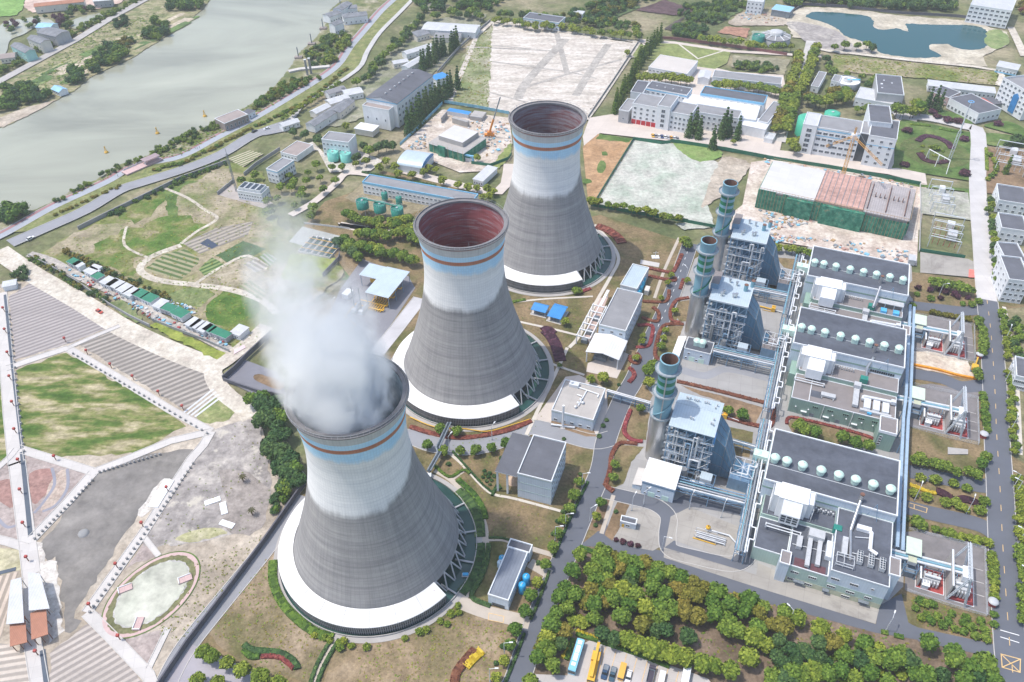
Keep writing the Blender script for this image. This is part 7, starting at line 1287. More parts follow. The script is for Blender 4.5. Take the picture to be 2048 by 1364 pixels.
row('tree on the verge of the pale upper road','verge trees of the pale upper road',['mid','yel','dark'],"C 1850,1150 1860,1300 F 1865,60 1880,200 1890,340",14,5.6,1.2);row('mixed tree by the right edge houses','trees by the edge houses',['mid','dark'],"F 1980,540 2020,700 2040,780",8,5,2)
grow('tree in the lawn strip above the rounded side road','trees between the two upper side roads','mid',"J 1415,40 1470,50 1530,60 1600,85 1660,110 1730,105 1440,30 1560,70 1800,60 1830,20 1770,130",5.2);grow('small tree in the bed with yellow and purple hedges','trees in the yellow and purple hedge bed','s_yel',"J 1440,150 1530,165 1635,185 1715,215 1480,265 1590,295 1680,320 1790,345 1810,290 1700,330 1400,240 1650,300",4.0,1.1,True);grow('large round shrub above the nearest shelter',None,'s_mid',"J 1430,415",6.4,1,True);grow('small round shrub beside the inner gallery',None,'s_dark',"J 1352,392",3,1,True)
grow('clipped round shrub on the bed below the nearest transformer yard','round shrubs below the nearest yard','s_mid',"J 1415,915 1470,890 1510,890 1440,870 1475,950 1445,970 1500,985 1540,965 1570,1010 1605,985 1645,1035 1625,945 1690,1000 1740,1025 1705,970 1695,1050 1765,1078 1795,990 1812,1045 1825,1090 1875,1010 1870,950",3.0,1,True)
grow('shrub at the lower end of the bed with young trees','shrubs of the young tree bed','s_mid',"F 1690,460 1740,465 1780,450 1420,405 1395,475 1500,430",3.4,1,True);grow('purple leaved small tree in the bed above the side road','purple leaved small trees','s_purple',"F 1430,370 1500,380 1560,380 1640,405 1660,420 1720,425 1560,430 1590,395",3.0,1.2,True)
row('tree beside the orange barrier excavation','trees by the excavation','mid',"F 1770,850 1790,890",3,5);row('far verge bush right of the road along the footpath','bushes along the footpath',['s_mid','s_dark'],"F 1990,560 2030,640 1990,740",6,4,1.5,1,True)
grow('dark purple shrub beside the stained slab','purple shrubs by the stained slab','s_purple',"I 1615,512 1658,525 1700,538 1742,550",2.2,1,True);grow('golden ball shrub along the car park hedge','golden ball shrubs','s_gold',"Q 665,470 712,488 758,508 803,522 848,533 893,548 938,565 985,578 545,625 535,672 518,715 492,752 1125,625",1.6,1,True)
grow('small dark ball shrub on the lawn in a cluster of nine','cluster of nine ball shrubs','s_dark',"I 850,128 876,124 902,140 836,148 868,146 886,165 858,170 878,190 845,110",1.7,1,True);grow('small dark ball shrub beside a verge tree','dark ball shrubs on verges','s_dark',"I 1310,348 1275,408 1250,480 955,1140 1165,650 1615,350 1495,428 1550,290 940,35 915,1235 635,72 1405,130 E 1515,1235 1310,1250 1540,1175 1560,1140 1630,935",2.0,1,True)
row('conifer in the row right of the ash field road','tall green row beside the fire station road','conelight',"B 1605,650 1700,470 1800,300 1880,215",20,5.5,1.0);row('dark conifer in the row left of the ash field','dark conifers above the factory block','cone',"B 480,400 560,330 640,290 690,250",13,6,2)
row('large conifer beside the white factory block','conifers along the factory block','cone',"B 400,760 520,620 600,560 690,490",14,6.5,1.5);row('leafy tree at the foot of the factory block','leafy trees by the factory block',['mid','dark'],"B 370,690 460,600 560,520",8,6,2)
grow('dark conifer on the pale court','dark conifers on the court','cone',"C 90,760 150,770 300,740 320,760 375,775 280,770 230,830 125,740",6.2);grow('lone light green tree on the pale court',None,'yel',"C 348,822",4.6);row('round tree in the row before the long weathered store','trees before the long weathered store',['yel','mid'],"C 225,490 400,500 500,510 640,540",14,8,1.2);row('round tree in the row before the cream roofed store','trees before the cream roofed store','yel',"B 1745,450 1900,450 2040,470 C 100,460",15,8,1.5)
row('left avenue tree between the workshops and the offices','left avenue row',['yel','yel','mid','olive'],"C 740,300 710,420 640,600 590,760",20,9.5,.8);row('right avenue tree between the workshops and the offices','right avenue row',['yel','mid','yel'],"C 830,270 790,400 720,560 650,760",20,9.5,.8)
row('round tree before the blue banded office','trees before the blue banded office',['yel','olive','yel','mid'],"C 850,845 920,840 990,850 1060,860 1150,880",10,8.5,1);grow('big tree left of the blue banded office','trees left of the office','yel',"C 690,830 740,810 710,860 760,840",7.5);row('tree in the cluster behind the mint tanks','trees behind the mint tanks',['yel','mid','olive'],"C 780,560 860,600 920,580 980,570 1040,560 960,530 900,540",18,9.5,2);row('tree right of the blue banded office','trees right of the office',['mid','yel'],"C 1300,640 1380,650 1450,620 1400,600",11,9.5,2);row('tree between the black roofed block and the clarifier','trees by the clarifier',['mid','dark'],"C 1090,490 1180,500 1170,450 900,420 910,350 890,330",9,7,2);row('tree beside the low white block with vents','trees by the low white block','mid',"C 1070,640 1180,620",4,6.5,1)
grow('dark conifer group before the black roofed dining hall','conifers by the dining hall','cone',"C 1490,600 1530,600 1560,610",6);row('dense tree by the lawn wedge at the right edge','trees of the lawn wedge','dark',"C 1950,850 2020,800 2048,830",5,7.5,2);grow('purple round shrub on the garden lawn','purple round shrubs','s_purple',"C 1370,765 1350,962 1697,1012 1695,812 1510,655 1542,682 1597,702 1662,708 1895,722",6.6,.6,True);grow('small yellow ball shrub inside the round garden','ball shrubs of the round garden','s_yel',"C 1455,855 1455,885 1525,910 1575,885 1500,860",2.6,.8,True);grow('larger green shrub at the centre of the round garden',None,'s_mid',"C 1532,868",5,.9,True);grow('conical hedge column in the brown orchard',None,'conelight',"C 1952,980",5)
row('orchard shrub right of the pale road','orchard shrubs',['s_mid','s_yel'],"C 1830,900 1870,930 1890,1000 1840,1060",8,3.5,1,1,True)
grow('round tree along the hall of the water works','trees in front of the workshop row','yel',"B 35,730 90,950 150,940 230,975 270,935 320,970 420,950 490,1000 560,985 600,1050 690,1080 750,1090 800,1090 860,1100 900,1110 840,1150 870,1140 520,970 800,915 420,1020 340,1010",6.0);grow('tree by the cooling works','trees of the water works garden','mid',"A 1580,1230 1640,1090 1690,1020 1720,1060 1790,1050 1800,1000 1850,960 1870,1030 1770,1100 1700,1090 1620,1150 1560,1170 1490,1020 1410,1050 1480,1060 1560,1240 1820,1260 1890,1100 1960,1050 1940,970 2000,970 1760,1140 1830,1210 1720,1190",6);row('big tree at the water works lane','big trees at the lane',['dark','mid'],"A 1680,770 1740,760 1820,800 B 250,870 330,830 120,900 50,930",11,7.5,2)
row('leafy tree in the belt behind the middle tower','belt behind the middle tower',['mid','yel'],"B 20,1250 200,1310 420,1330",14,7,1.5);row('leafy tree in the second belt behind the gas yard','belt behind the gas yard',['mid','yel','mid'],"E 20,150 110,110 200,150 300,170 440,210",18,7.6,2);row('leafy tree in the upper belt behind the gas yard','upper belt behind the gas yard',['mid','yel','mid'],"E 110,40 250,60 350,50 450,80 460,-20 330,-30 200,-20",24,7.4,2);row('leafy tree left of the gas yard belt','trees by the pipe yard',['mid','dark'],"E -10,110 30,70 60,150 110,190",7,7.6,1.5)
row('tree on the slope left of the front tower','trees on the slope behind the garden',['dark','mid','dark'],"D 1500,1030 1600,1090 1540,1130 1640,1180 H 1600,-20 1700,40 1640,60 1740,100 1660,130 1720,150 1650,170 1690,190",34,8.5,4)
row('tree at the far edge of the ash field','trees at the far edge of the ash field',['mid','yel'],"B 900,110 1050,130 1160,150 1300,150 1500,185 1770,215",30,7.5,3);row('tree in the second line beyond the ash field','second line beyond the ash field',['mid','dark'],"B 920,70 1040,80 1320,110 1500,130 1760,180",22,7.5,4);grow('lone tree standing in the ash field',None,'yel',"B 1683,300",6)
row('tree by the ribbed round building','trees by the ribbed building',['mid','yel'],"C 130,220 330,240 520,270 700,270",16,7,2.5);row('tree at the gap of the lake bank','trees of the lake bank',['mid','dark'],"C 900,270 1150,260 1160,290",5,8,2)
row('young tree along the bank promenade','verge shrubs of the riverside road',['s_olive','s_mid'],"A 880,1000 1080,950 1500,735 1780,600 1950,470 B 40,400",60,3.4,1.2,.8,True);row('low shrub between riverside road and path near the viewing deck','lower verge shrubs',['s_olive'],"A 320,1260 520,1165 720,1080",14,2.6,1.2,.8,True)
row('tree in the dense row beside the lane and riverside road','row beside the lane',['mid','dark'],"B 120,480 200,380 300,290 380,200 430,120",26,8,4);row('leafy tree beside the village lane','trees by the village lane',['mid','yel'],"A 1640,700 1720,660 1800,600 1900,540 2000,480",16,4.5,1);row('tree above the white house rows','trees at the pond end',['mid','dark'],"B 460,110 560,80 660,60 720,90 800,60 850,90",16,8,4)
TREE_AT=[a for a in TREE_AT if in_view(a[0]+Vector((0,0,a[2]*.6)))]
rank=sorted([a for a in TREE_AT if not a[1].startswith('cone')],key=lambda a:-a[2]/(a[0]-cam.location).length)if False else sorted([a for a in TREE_AT if not a[1].startswith('cone')],key=lambda a:-a[2]/(a[0]-Vector((0,0,CH))).length)
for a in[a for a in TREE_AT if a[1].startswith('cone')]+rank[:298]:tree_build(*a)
import numpy as np
FARM={k:crown_mesh(200+i,LEAF[k],280,.1)for i,k in enumerate(('mid','yel','olive','dark'))}
def far_mass(lst):
 keys=['mid','yel','olive','dark'];Vs,Fs,Ms,Ts=[],[],[],[];o=0;dat={}
 for k in keys:
  me=FARM[k];v=np.empty(len(me.vertices)*3);me.vertices.foreach_get('co',v);f=np.empty(len(me.polygons)*4,dtype=int);me.loops.foreach_get('vertex_index',f);t=np.empty(len(me.polygons));me.attributes['tint'].data.foreach_get('value',t);dat[k]=(v.reshape(-1,3),f.reshape(-1,4),t)
 for p,kind,d,_,_,tall,_ in lst:
  v,f,t=dat[kind];a=trn.uniform(0,6.28);R_=np.array([[cos(a),-sin(a),0],[sin(a),cos(a),0],[0,0,1]])
  d*=.84;Vs.append((v*np.array([d,d,d*.98*tall]))@R_.T+np.array([p.x,p.y,p.z+d*.72*tall]));Fs.append(f+o);Ms.append(np.full(len(f),keys.index(kind)));Ts.append(np.clip(t+trn.uniform(-.15,.15),0,1));o+=len(v)
  tv=np.array([(x.co[0]*d*.9,x.co[1]*d*.9,x.co[2]*d)for x in TRUNK.vertices])+np.array([p.x,p.y,p.z]);tf=np.array([list(x.vertices)for x in TRUNK.polygons if len(x.vertices)==4])+o;Vs.append(tv);Fs.append(tf);Ms.append(np.full(len(tf),4));Ts.append(np.full(len(tf),.5));o+=len(tv)
 V,F,M_,T_=np.concatenate(Vs),np.concatenate(Fs),np.concatenate(Ms),np.concatenate(Ts)
 me=bpy.data.meshes.new('far_trees');me.vertices.add(len(V));me.vertices.foreach_set('co',V.ravel());me.loops.add(F.size);me.loops.foreach_set('vertex_index',F.ravel());me.polygons.add(len(F));me.polygons.foreach_set('loop_start',np.arange(len(F))*4);me.polygons.foreach_set('material_index',M_.astype(np.int32));me.update(calc_edges=True)
 for k in keys:me.materials.append(LEAF[k])
 me.materials.append(bark);me.attributes.new('tint','FLOAT','FACE').data.foreach_set('value',T_)
 ob=bpy.data.objects.new('far_trees',me);COL.objects.link(ob);tag(ob,'smaller trees scattered among the farther works, offices and lanes','trees',None,'stuff')
far_mass(rank[298:])
def mass(label,s,n,d,cols_,name='woodland',seed=1,spread=None):
 P=gp(s);rn=random.Random(seed);mb=MB();tint=[];xs=[p.x for p in P];ys=[p.y for p in P];mats_=[LEAF[c]for c in cols_];c0=0;mi=[]
 def inside(x,y):
  r=False
  for a,b in zip(P,P[1:]+P[:1]):
   if(a.y>y)!=(b.y>y)and x<(b.x-a.x)*(y-a.y)/(b.y-a.y)+a.x:r=not r
  return r
 k=0;tries=0
 while k<n and tries<n*60:
  tries+=1;x,y=rn.uniform(min(xs),max(xs)),rn.uniform(min(ys),max(ys))
  if not inside(x,y):continue
  k+=1;dd=d*rn.uniform(.6,1.25);f0=len(mb.f)
  for q in range(3):
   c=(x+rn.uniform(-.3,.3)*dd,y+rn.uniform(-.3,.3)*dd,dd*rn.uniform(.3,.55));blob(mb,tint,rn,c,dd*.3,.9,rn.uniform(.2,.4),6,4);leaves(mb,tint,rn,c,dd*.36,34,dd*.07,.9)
  ci=rn.randrange(len(mats_))
  for f in range(f0,len(mb.f)):mb.m[f]=ci
 o=mb.build(name,mats_);a=o.data.attributes.new('tint','FLOAT','FACE');a.data.foreach_set('value',tint);return tag(o,label,'trees',None,'stuff')
mass('bushes and trees along the far river bank',"A 0,520 200,500 290,560 260,600 0,660",60,8,('dark','mid'),'bank_woodland',1);mass('thicket on the far bank with reflections below it',"A 500,400 640,270 730,290 740,340 560,440",46,8,('mid','dark','yel'),'bank_woodland',2);mass('thicket farther along the far bank',"A 830,220 930,130 990,150 980,210 870,260",26,8,('mid','dark','yel'),'bank_woodland',3);mass('small thicket on the far bank by the hut',"A 410,440 470,410 500,480 440,495",9,8,('dark','mid'),'bank_woodland',4);mass('dark wood at the top of the far bank',"A 1000,20 1220,-30 1170,50 1060,100 1000,60",34,9,('dark','mid'),'bank_woodland',5);mass('clump of trees among the far plots',"A 650,140 740,110 760,170 700,190",10,7,('dark',),'bank_woodland',6);mass('bushes beside the far plots',"A 700,250 800,240 810,280 720,290 450,330 520,320 510,370 460,370",16,6,('dark','olive'),'bank_woodland',7)
mass('line of trees along the far embankment road',"A 0,405 200,300 440,180 620,90 800,0 840,0 640,105 460,200 220,325 0,440",120,5,('mid','yel'),'embankment_trees',8);mass('dark bushes around the far houses and ponds',"A 0,110 240,85 310,130 420,60 560,40 560,70 420,100 410,170 330,180 310,140 120,180 110,220 0,130",40,6,('dark','purple','mid'),'far_bushes',9)
mass('riverside bushes below the promenade, left part',"A 0,1250 140,1190 210,1235 0,1330",16,8,('dark','mid'),'river_bushes',10);mass('riverside bushes along the promenade',"A 290,1190 560,1060 700,960 860,910 1000,830 1270,720 1290,745 1040,890 860,935 720,985 560,1075 300,1205",90,3.6,('mid','dark','mid'),'river_bushes',11);mass('riverside thicket before the white halls',"A 1480,620 1620,520 1690,470 1880,460 1700,545 1500,660",60,5,('mid','yel','olive'),'river_bushes',12);mass('wooded slope between the white halls and the promenade',"A 1790,330 1900,230 2048,180 2048,270 1960,375 1830,400",80,6.5,('mid','yel','dark'),'river_bushes',13)
mass('dense nursery wood at the top beyond the ash field',"B 1300,100 1420,60 1500,0 1950,-10 1760,20 1560,130 1760,170 1500,160",110,7,('dark','mid','olive'),'woodland',14);mass('nursery wood at the top left of the lake',"C 0,60 200,20 420,0 420,40 300,100 260,150 60,120",110,6,('dark','mid'),'woodland',15);mass('dark wood along the top edge behind the lake',"C 640,10 1000,0 1640,10 1640,70 1200,60 800,30 660,40",150,9,('dark','mid','dark'),'woodland',16);mass('nursery wood above the ribbed building',"C 0,150 140,150 200,200 130,230 0,210",60,6,('mid','dark'),'woodland',17);mass('reddish grove at the top right corner',"C 2010,20 2060,10 2060,100 2000,90",12,7,('red','olive'),'woodland',18)
mass('wood at the top between lane and ash field',"B 440,40 500,80 640,70 900,60 1000,-20 640,-40 460,-20",90,8,('mid','dark'),'woodland',19);mass('scrub along the wall of the scrub field',"A 640,1260 900,1130 1080,1040 1300,950 1320,965 1090,1060 900,1150 650,1280",60,3,('dark','mid'),'scrub_hedge',20);mass('dark scrub behind the hut row',"D 330,130 480,240 700,330 900,400 1000,460 1000,440 900,370 720,300 480,190",70,3,('dark','olive'),'scrub_hedge',21);mass('scrub along the grey lane wall',"D 180,180 300,250 480,360 640,440 640,470 470,380 290,270 170,200",50,3,('dark','olive','mid'),'scrub_hedge',22);mass('dark bushes at the hut row end of the wall',"D 90,280 150,270 160,320 100,320",8,4.5,('dark',),'scrub_hedge',23);mass('bushes at the foot of the garden wall',"H 1600,260 1680,230 1700,290 1630,340 1600,380",18,3.6,('mid','dark'),'scrub_hedge',24);mass('hedge of shrubs before the workshops lane',"C 340,370 540,390 600,410 500,430 330,400",30,5,('mid','dark'),'scrub_hedge',25)
def hedge(label,s,w,h,kind,smooth=4,name='hedge'):
 P=cat_rom(gp(s),smooth,False)if smooth else gp(s);Q=[P[0]]
 for a,b in zip(P,P[1:]):
  k=max(1,int((b-a).length/.8));Q+=[a.lerp(b,(i+1)/k)for i in range(k)]
 rn=random.Random(len(s));mb=MB();tint=[]
 for i in range(len(Q)-1):
  d=(Q[i+1]-Q[i]);d.z=0
  if d.length<1e-3:continue
  d.normalize();n=Vector((-d.y,d.x,0))
  def sec(p,e):return[p+n*(w/2+rn.uniform(-.1,.1)),p+n*(w/2)+Vector((0,0,h*.8+rn.uniform(-.1,.1))),p+n*w*.25+Vector((0,0,h+rn.uniform(-.12,.12))),p-n*w*.25+Vector((0,0,h+rn.uniform(-.12,.12))),p-n*w/2+Vector((0,0,h*.8+rn.uniform(-.1,.1))),p-n*(w/2+rn.uniform(-.1,.1))]
  if i==0:pr_=sec(Q[0],1)
  cu=sec(Q[i+1],1);mb.add(pr_+cu,[(j,j+6,j+7,j+1)for j in range(5)]+([(0,1,2,3,4,5)]if i==0 else[])+([(11,10,9,8,7,6)]if i==len(Q)-2 else[]));tint+=[min(1,max(0,rn.gauss(.45,.2)))for _ in range(len(mb.f)-len(tint))];pr_=cu
  for _ in range(int(3+w*2)):
   c=Q[i].lerp(Q[i+1],rn.random())+n*rn.uniform(-w/2,w/2)+Vector((0,0,h*rn.uniform(.75,1.08)));u=Vector((rn.uniform(-1,1),rn.uniform(-1,1),rn.uniform(-.6,.6))).normalized()*.28;v=u.orthogonal().normalized()*.25
   mb.add([c-u,c-v,c+u,c+v],[(0,1,2,3)]);tint.append(min(1,max(0,rn.gauss(.6,.22))))
 o=mb.build(name,LEAF[kind]);a=o.data.attributes.new('tint','FLOAT','FACE');a.data.foreach_set('value',tint);return tag(o,label,'hedge')
for s_,w_,k_,lb in(("E 410,1185 560,1230 700,1250 850,1235 1000,1200 1120,1150",2.2,'red','long curved red hedge below the middle tower'),("E 1700,1085 1665,1180 1670,1230 1720,1265 1770,1270",1.8,'red','red hedge hooking around the lawn by the white pump house'),("E 1740,1285 1640,1280 I 1590,20 1580,100 1555,190",1.8,'red','red hedge beside the plant road by the nearest chimney'),("I 1550,190 1570,215 1600,235",2.0,'red','short curved red hedge at the service loop corner'),("E 1695,770 1700,800 1740,815 1755,780 1735,755",1.6,'red','red hedge ring around the small corner bed'),("E 1690,840 1715,860 1720,890 1690,925",2,'red','short red hedge arc on the pale paving'),("E 1740,590 1810,590 1830,610 1815,690 1790,715 1730,720",1.8,'red','red hedge loop by the chemical building'),("E 1765,545 1850,570 1865,540 1860,510 1830,485",1.8,'red','red hedge curve above the loop bed'),("E 1770,450 1890,455 1920,430 1925,385",1.8,'red','red hedge row below the cyan tanks'),("E 2000,175 1960,260 1930,280 1800,255",2,'red','red hedge hooking round the lawn with the small antenna slab'),("E 1800,300 1950,330 1955,310",2,'red','red hedge row right of the blue grey roof'),("E 1990,380 2010,320",1.8,'red','short red hedge right of the dashed road'),("E 2040,430 1970,445 1935,500 1940,560 1990,575",1.8,'red','red hedge curving at the boiler side of the road'),("E 2010,585 1920,585 1880,610 1850,700 1845,770 1880,800",1.8,'red','red hedge along the long canopy bed'),("L 400,315 740,395 1150,500",1.8,'red','long straight red hedge behind the nearest boiler'),("L 780,610 1060,690 1200,690 1220,540",2.0,'red','red hedge before the pipe rack behind the nearest boiler'),("N 150,1180 160,1130 240,1125 600,1210 880,1290 980,1340",1.4,'red','red hedge around the bed between the halls'),("E 1500,10 1560,30 1620,70 1650,110",5.5,'red','wide dark red hedge mass behind the farthest tower'),("E 1200,620 1230,650 1260,700 1280,760 1290,800",5.4,'purple','curved dark purple hedge mass on the lawn'),("E 1190,625 1215,615 1245,640",5,'purple','rounded head of the purple hedge mass'),("E 1410,395 1465,375",2,'red','short red hedge by the farthest tower'),("I 790,1160 720,1240 680,1300 670,1360",3,'red','curved red hedge at the bottom lawn'),("I 830,1165 770,1220 735,1260",3.2,'gold','bright golden flower hedge beside the curved red one'),("H 1430,1130 1460,1155 1500,1165 1560,1170 1640,1180 1700,1210 1735,1250 1740,1275",2.2,'dark','dark wavy hedge on the bottom left lawn'),("H 1425,1160 1470,1200 1520,1200",2.0,'mid','light green hedge beside the dark wavy one'),("H 1530,1200 1640,1205 1720,1270",1.6,'red','pinkish red hedge along the dark wavy one'),("H 1600,640 1600,760 1650,880 1740,980 1850,1060 1950,1090",3.2,'mid','curved bright green hedge around the left of the front tower'),("H 1945,1090 1860,1240 1810,1380",1.3,'dark','left hedge of the hedged path'),("H 1985,1100 1900,1250 1850,1380",1.3,'dark','right hedge of the hedged path'),("I 555,85 640,150 720,110 760,130",1.2,'mid','hedge at the stone path crossing'),("I 690,165 790,260 840,350 850,395",2.4,'mid','green hedge outside the curved stone path'),("I 690,230 770,310 810,400 820,500",4.0,'dark','wide green hedge inside the curved stone path, upper'),("I 820,540 820,640 780,740 710,830",3.6,'dark','wide green hedge inside the curved stone path, lower'),("I 870,540 860,640 820,750 770,850 880,905",1.8,'dark','thin green hedge before the low blue shed'),("I 870,505 950,508 1020,530",.9,'dark','thin hedge above the short stone path'),("I 660,0 740,90 830,190 890,240",.8,'dark','thin hedge by the white path at the process building'),("I 940,220 920,200 890,260",1.2,'dark','short hedge at the lean-to corner'),("I 1450,180 1390,300 1330,430 1270,570 1250,620",1.0,'dark','upper dark clipped hedge along the plant main road'),("I 1225,700 1160,880 1115,985",1.0,'dark','middle dark clipped hedge along the plant main road'),("I 1080,1065 1030,1200 970,1350",1.0,'dark','lower dark clipped hedge along the plant main road'),("I 1400,560 1480,590",2,'mid','short light hedge at the grove corner'),("Q 640,500 720,530 1000,620 1400,760 1700,880",1.6,'mid','low green hedge along the car park edge'),("Q 600,560 560,700 520,800",1.8,'mid','low green hedge left of the bus'),("J 1375,195 1430,215 1490,240 1530,245",1.6,'gold','yellow green wavy hedge in the bed by the side road'),("J 1530,230 1580,250 1640,290 1700,280 1790,310",3.4,'purple','purple wavy hedge mass in the bed by the side road'),("J 640,1310 760,1270 900,1220 1080,1170",1.8,'mid','hedge crossing the lower grove'),("J 1210,1055 1250,1065",1.6,'mid','short clipped hedge piece by the white stub road'),("J 1285,1075 1340,1090",1.6,'mid','second short clipped hedge piece by the white stub road'),("J 1100,640 1350,470",.1,'dark','x'),("C 1425,830 1470,800 1540,810 1600,840 1625,875",4.2,'purple','purple arc hedge of the round garden, far side'),("C 1435,900 1470,940 1540,955 1600,945",4.2,'purple','purple arc hedge of the round garden, near side'),("C 1380,730 1440,735 1500,740",2.2,'mid','wavy hedge at the top of the garden lawn'),("C 1550,755 1620,770 1690,775",2.2,'mid','second wavy hedge at the top of the garden lawn'),("F 430,140 520,200",.1,'dark','x'),("E 1010,455 1085,440",1.6,'mid','short green hedge behind the blue shelters'),("B 130,1010 350,1050 560,1090",1.6,'dark','dark hedge before the workshop row'),("C 1825,870 1830,1000",2,'yel','hedge at the orchard edge'),("F 1250,1290 1320,1295",.1,'dark','x')):
 if lb!='x':hedge(lb,s_,w_,1.0 if w_<5 else.9,k_ if k_ in LEAF else 'mid')
def hgt(top,base):
 b=g1(base);best=(1e9,0);h=0
 while h<90:
  e=(g1(top,h)-Vector((b.x,b.y,h))).length
  if e<best[0]:best=(e,h)
  h+=.25
 return best[1]
def wall(label,s,h,mat_,t=.3,name='boundary_wall',cat='wall',post=0,smooth=0,group=None):
 P=gp(s);P=cat_rom(P,smooth,False)if smooth else P;o=P[0];th=thing(name,label,cat,o,0,group);Lf,Rt=ribbon([p-o for p in P],t);n=len(P);mb=MB()
 vs=[(p.x,p.y,z)for z in(0,h)for p in Lf]+[(p.x,p.y,z)for z in(0,h)for p in Rt];A,B,C_,D_=0,n,2*n,3*n
 f=[]
 for i in range(n-1):f+=[(A+i,B+i,B+i+1,A+i+1),(C_+i+1,D_+i+1,D_+i,C_+i),(B+i,D_+i,D_+i+1,B+i+1)]
 f+=[(A,C_,D_,B),(A+n-1,B+n-1,D_+n-1,C_+n-1)];mb.add(vs,f);mb.build('panel' if post else 'wall',mat_,th)
 if post:
  pm=MB();q=0
  for a,b in zip(P,P[1:]):
   k=max(1,int((b-a).length/post))
   for i in range(k):p=a.lerp(b,i/k)-o;m=MB();m.box(p.x-t*.8,p.y-t*.8,0,p.x+t*.8,p.y+t*.8,h+.15);(q<60)and m.build('post',mat_,th);q+=1
 else:
  m=MB();Lf,Rt=ribbon([p-o for p in P],t+.16);m.add([(p.x,p.y,z)for z in(h+.002,h+.12)for p in Lf]+[(p.x,p.y,z)for z in(h+.002,h+.12)for p in Rt],f);m.build('coping',mat_,th)
 return th
dwall=slab('dark_wall',(.12,.12,.14),.4,.25);gwall=slab('grey_wall_stone',(.3,.3,.3),.4,.2);hoard=sheet_roof('green_hoarding',(.02,.17,.1),.9,'X',.6,.2,0,.25);bfence=paint('blue_fence',(.22,.48,.62),.6,.15);wfence=paint('white_fence',(.62,.63,.63),.6,.1)
wall('long dark boundary wall between the garden and the plant road',"H 920,1400 1100,1130 1330,830 1560,520 1785,195",3.0,dwall,.4);wall('dark boundary wall at the corner behind the steam',"D 1308,912 1380,850 1450,775 1590,645",3,dwall,.4);wall('low dark wall along the drained corner yard',"D 1308,912 1400,945 1520,985 1660,1005",2,dwall,.4)
wall('grey wall below the riverside road along the scrub field',"A 460,1346 660,1246 860,1150 1060,1052 1330,955",2.4,gwall,.4);wall('grey stone wall in front of the hut lane',"D 170,185 300,250 470,350 640,470 760,540 880,598",1.8,gwall,.3);wall('grey stone wall along the yellow crop strip',"D 890,560 1040,620 1200,680 1345,745",1.8,gwall,.3);wall('grey wall of the fan building yard',"A 1275,1142 1345,1085 1370,1065",2.2,gwall,.3);wall('grey wall from the white walled house down to the round trees',"A 1640,880 1500,970 1430,1030",2.4,gwall,.3);wall('dark wall right of the yellow green field',"D 1890,305 1985,205 1990,180",2.4,dwall,.3)
wall('green hoarding along the pale court',"C -20,832 300,882 590,938 900,985",2.6,hoard,.15,'hoarding','hoarding',6);wall('green hoarding above the netted building',"C 900,985 1180,1035 1440,1085",2.6,hoard,.15,'hoarding','hoarding',6);wall('dark green hoarding between the brown and netted plots',"B 1488,1195 1600,1010 1718,820",2.4,hoard,.15,'hoarding','hoarding',6);wall('green hoarding at the top of the netted plot',"B 1718,820 1880,845 C -20,838",2.4,hoard,.15,'hoarding','hoarding',6);wall('green hoarding along the bottom of the netted plot',"B 1470,1205 1800,1265 C 0,1290 240,1335",2.2,hoard,.15,'hoarding','hoarding',6);wall('green hoarding at the foot of the building site slope',"B 770,960 880,975 985,935 1005,905",2.2,hoard,.15,'hoarding','hoarding',6)
wall('pale blue fence between the ash field and the building site',"B 612,602 800,632 990,668",2.2,bfence,.12,'fence','fence',5);wall('grey blue fence along the left of the building site',"B 352,852 480,730 600,610",2.2,bfence,.12,'fence','fence',5);wall('white railing wall below the works road',"A 1780,1310 2048,1342",1.2,wfence,.15,'railing','railing',2.5);wall('dark hedge line wall of the ash field, right side',"B 1745,250 1600,470 1450,690",1.6,gwall,.2);wall('left wall of the ash field beside the conifers',"B 570,430 700,280 880,125",2.0,gwall,.3);wall('dark fence along the top of the lake',"C 660,90 760,30 1000,45 1300,80 1650,100 1900,130",2.2,dwall,.3);wall('reddish wall above the mown field',"B 1830,225 C -10,232 300,270 660,325",2.2,paint('red_wall',(.28,.12,.12),.8,.15),.3)
for s_,lb in(("C 1437,1080 1440,1250 F 1432,160",'white mesh fence left of the upper switchyard'),("F 1440,155 1700,195",'green mesh fence below the upper switchyard')):wall(lb,s_,2,hoard if 'green' in lb else wfence,.12,'fence','fence',4)
b0,rz,L,Wd=rect("C 500,1105 1378,1292 1432,1108",12.5)
netg=soil('netting',[(.3,(.02,.11,.07)),(.46,(.04,.19,.125)),(.58,(.08,.27,.18)),(.7,(.24,.24,.15))],.35,1.2);wslab=slab('fresh_slab',(.6,.59,.58),.15,.08,6,0,.9);formw=slab('formwork',(.5,.31,.26),.5,.45,1.8,0,.6);rebar=slab('rebar',(.4,.37,.37),1.2,.3,1.2,0,.6);rawc=slab('raw_concrete',(.4,.38,.36),.3,.2);scaf=paint('scaffold',(.45,.3,.16),.7,.2)
t=thing('building_under_construction','long building under construction wrapped in green netting with a pink formwork deck','construction',b0,rz)
sub(t,'wall',[rawc],lambda m:m.box(.8,.8,0,L-.8,Wd-.8,11.6))
for x0,x1,mt,z,n_ in((0,.38,wslab,12.5,'finished_slab'),(.385,.70,formw,12.9,'formwork_deck'),(.705,1,rebar,12.2,'rebar_deck')):sub(t,n_,mt,lambda m:m.box(x0*L,.2,11.62,x1*L,Wd-.2,z))
for x0,x1,z,dy in((0,.12,12.4,0),(.12,.17,10.5,.3),(.17,.2,12.4,0),(.2,.38,11.4,-1.6),(.38,.44,12,0),(.44,.72,11.8,-1.8),(.72,1,10.4,0)):sub(t,'netting',netg,lambda m:m.box(x0*L,dy-.5,.4 if dy>-1 else 0,x1*L-.05,dy+.1 if dy>-1 else.4,z))
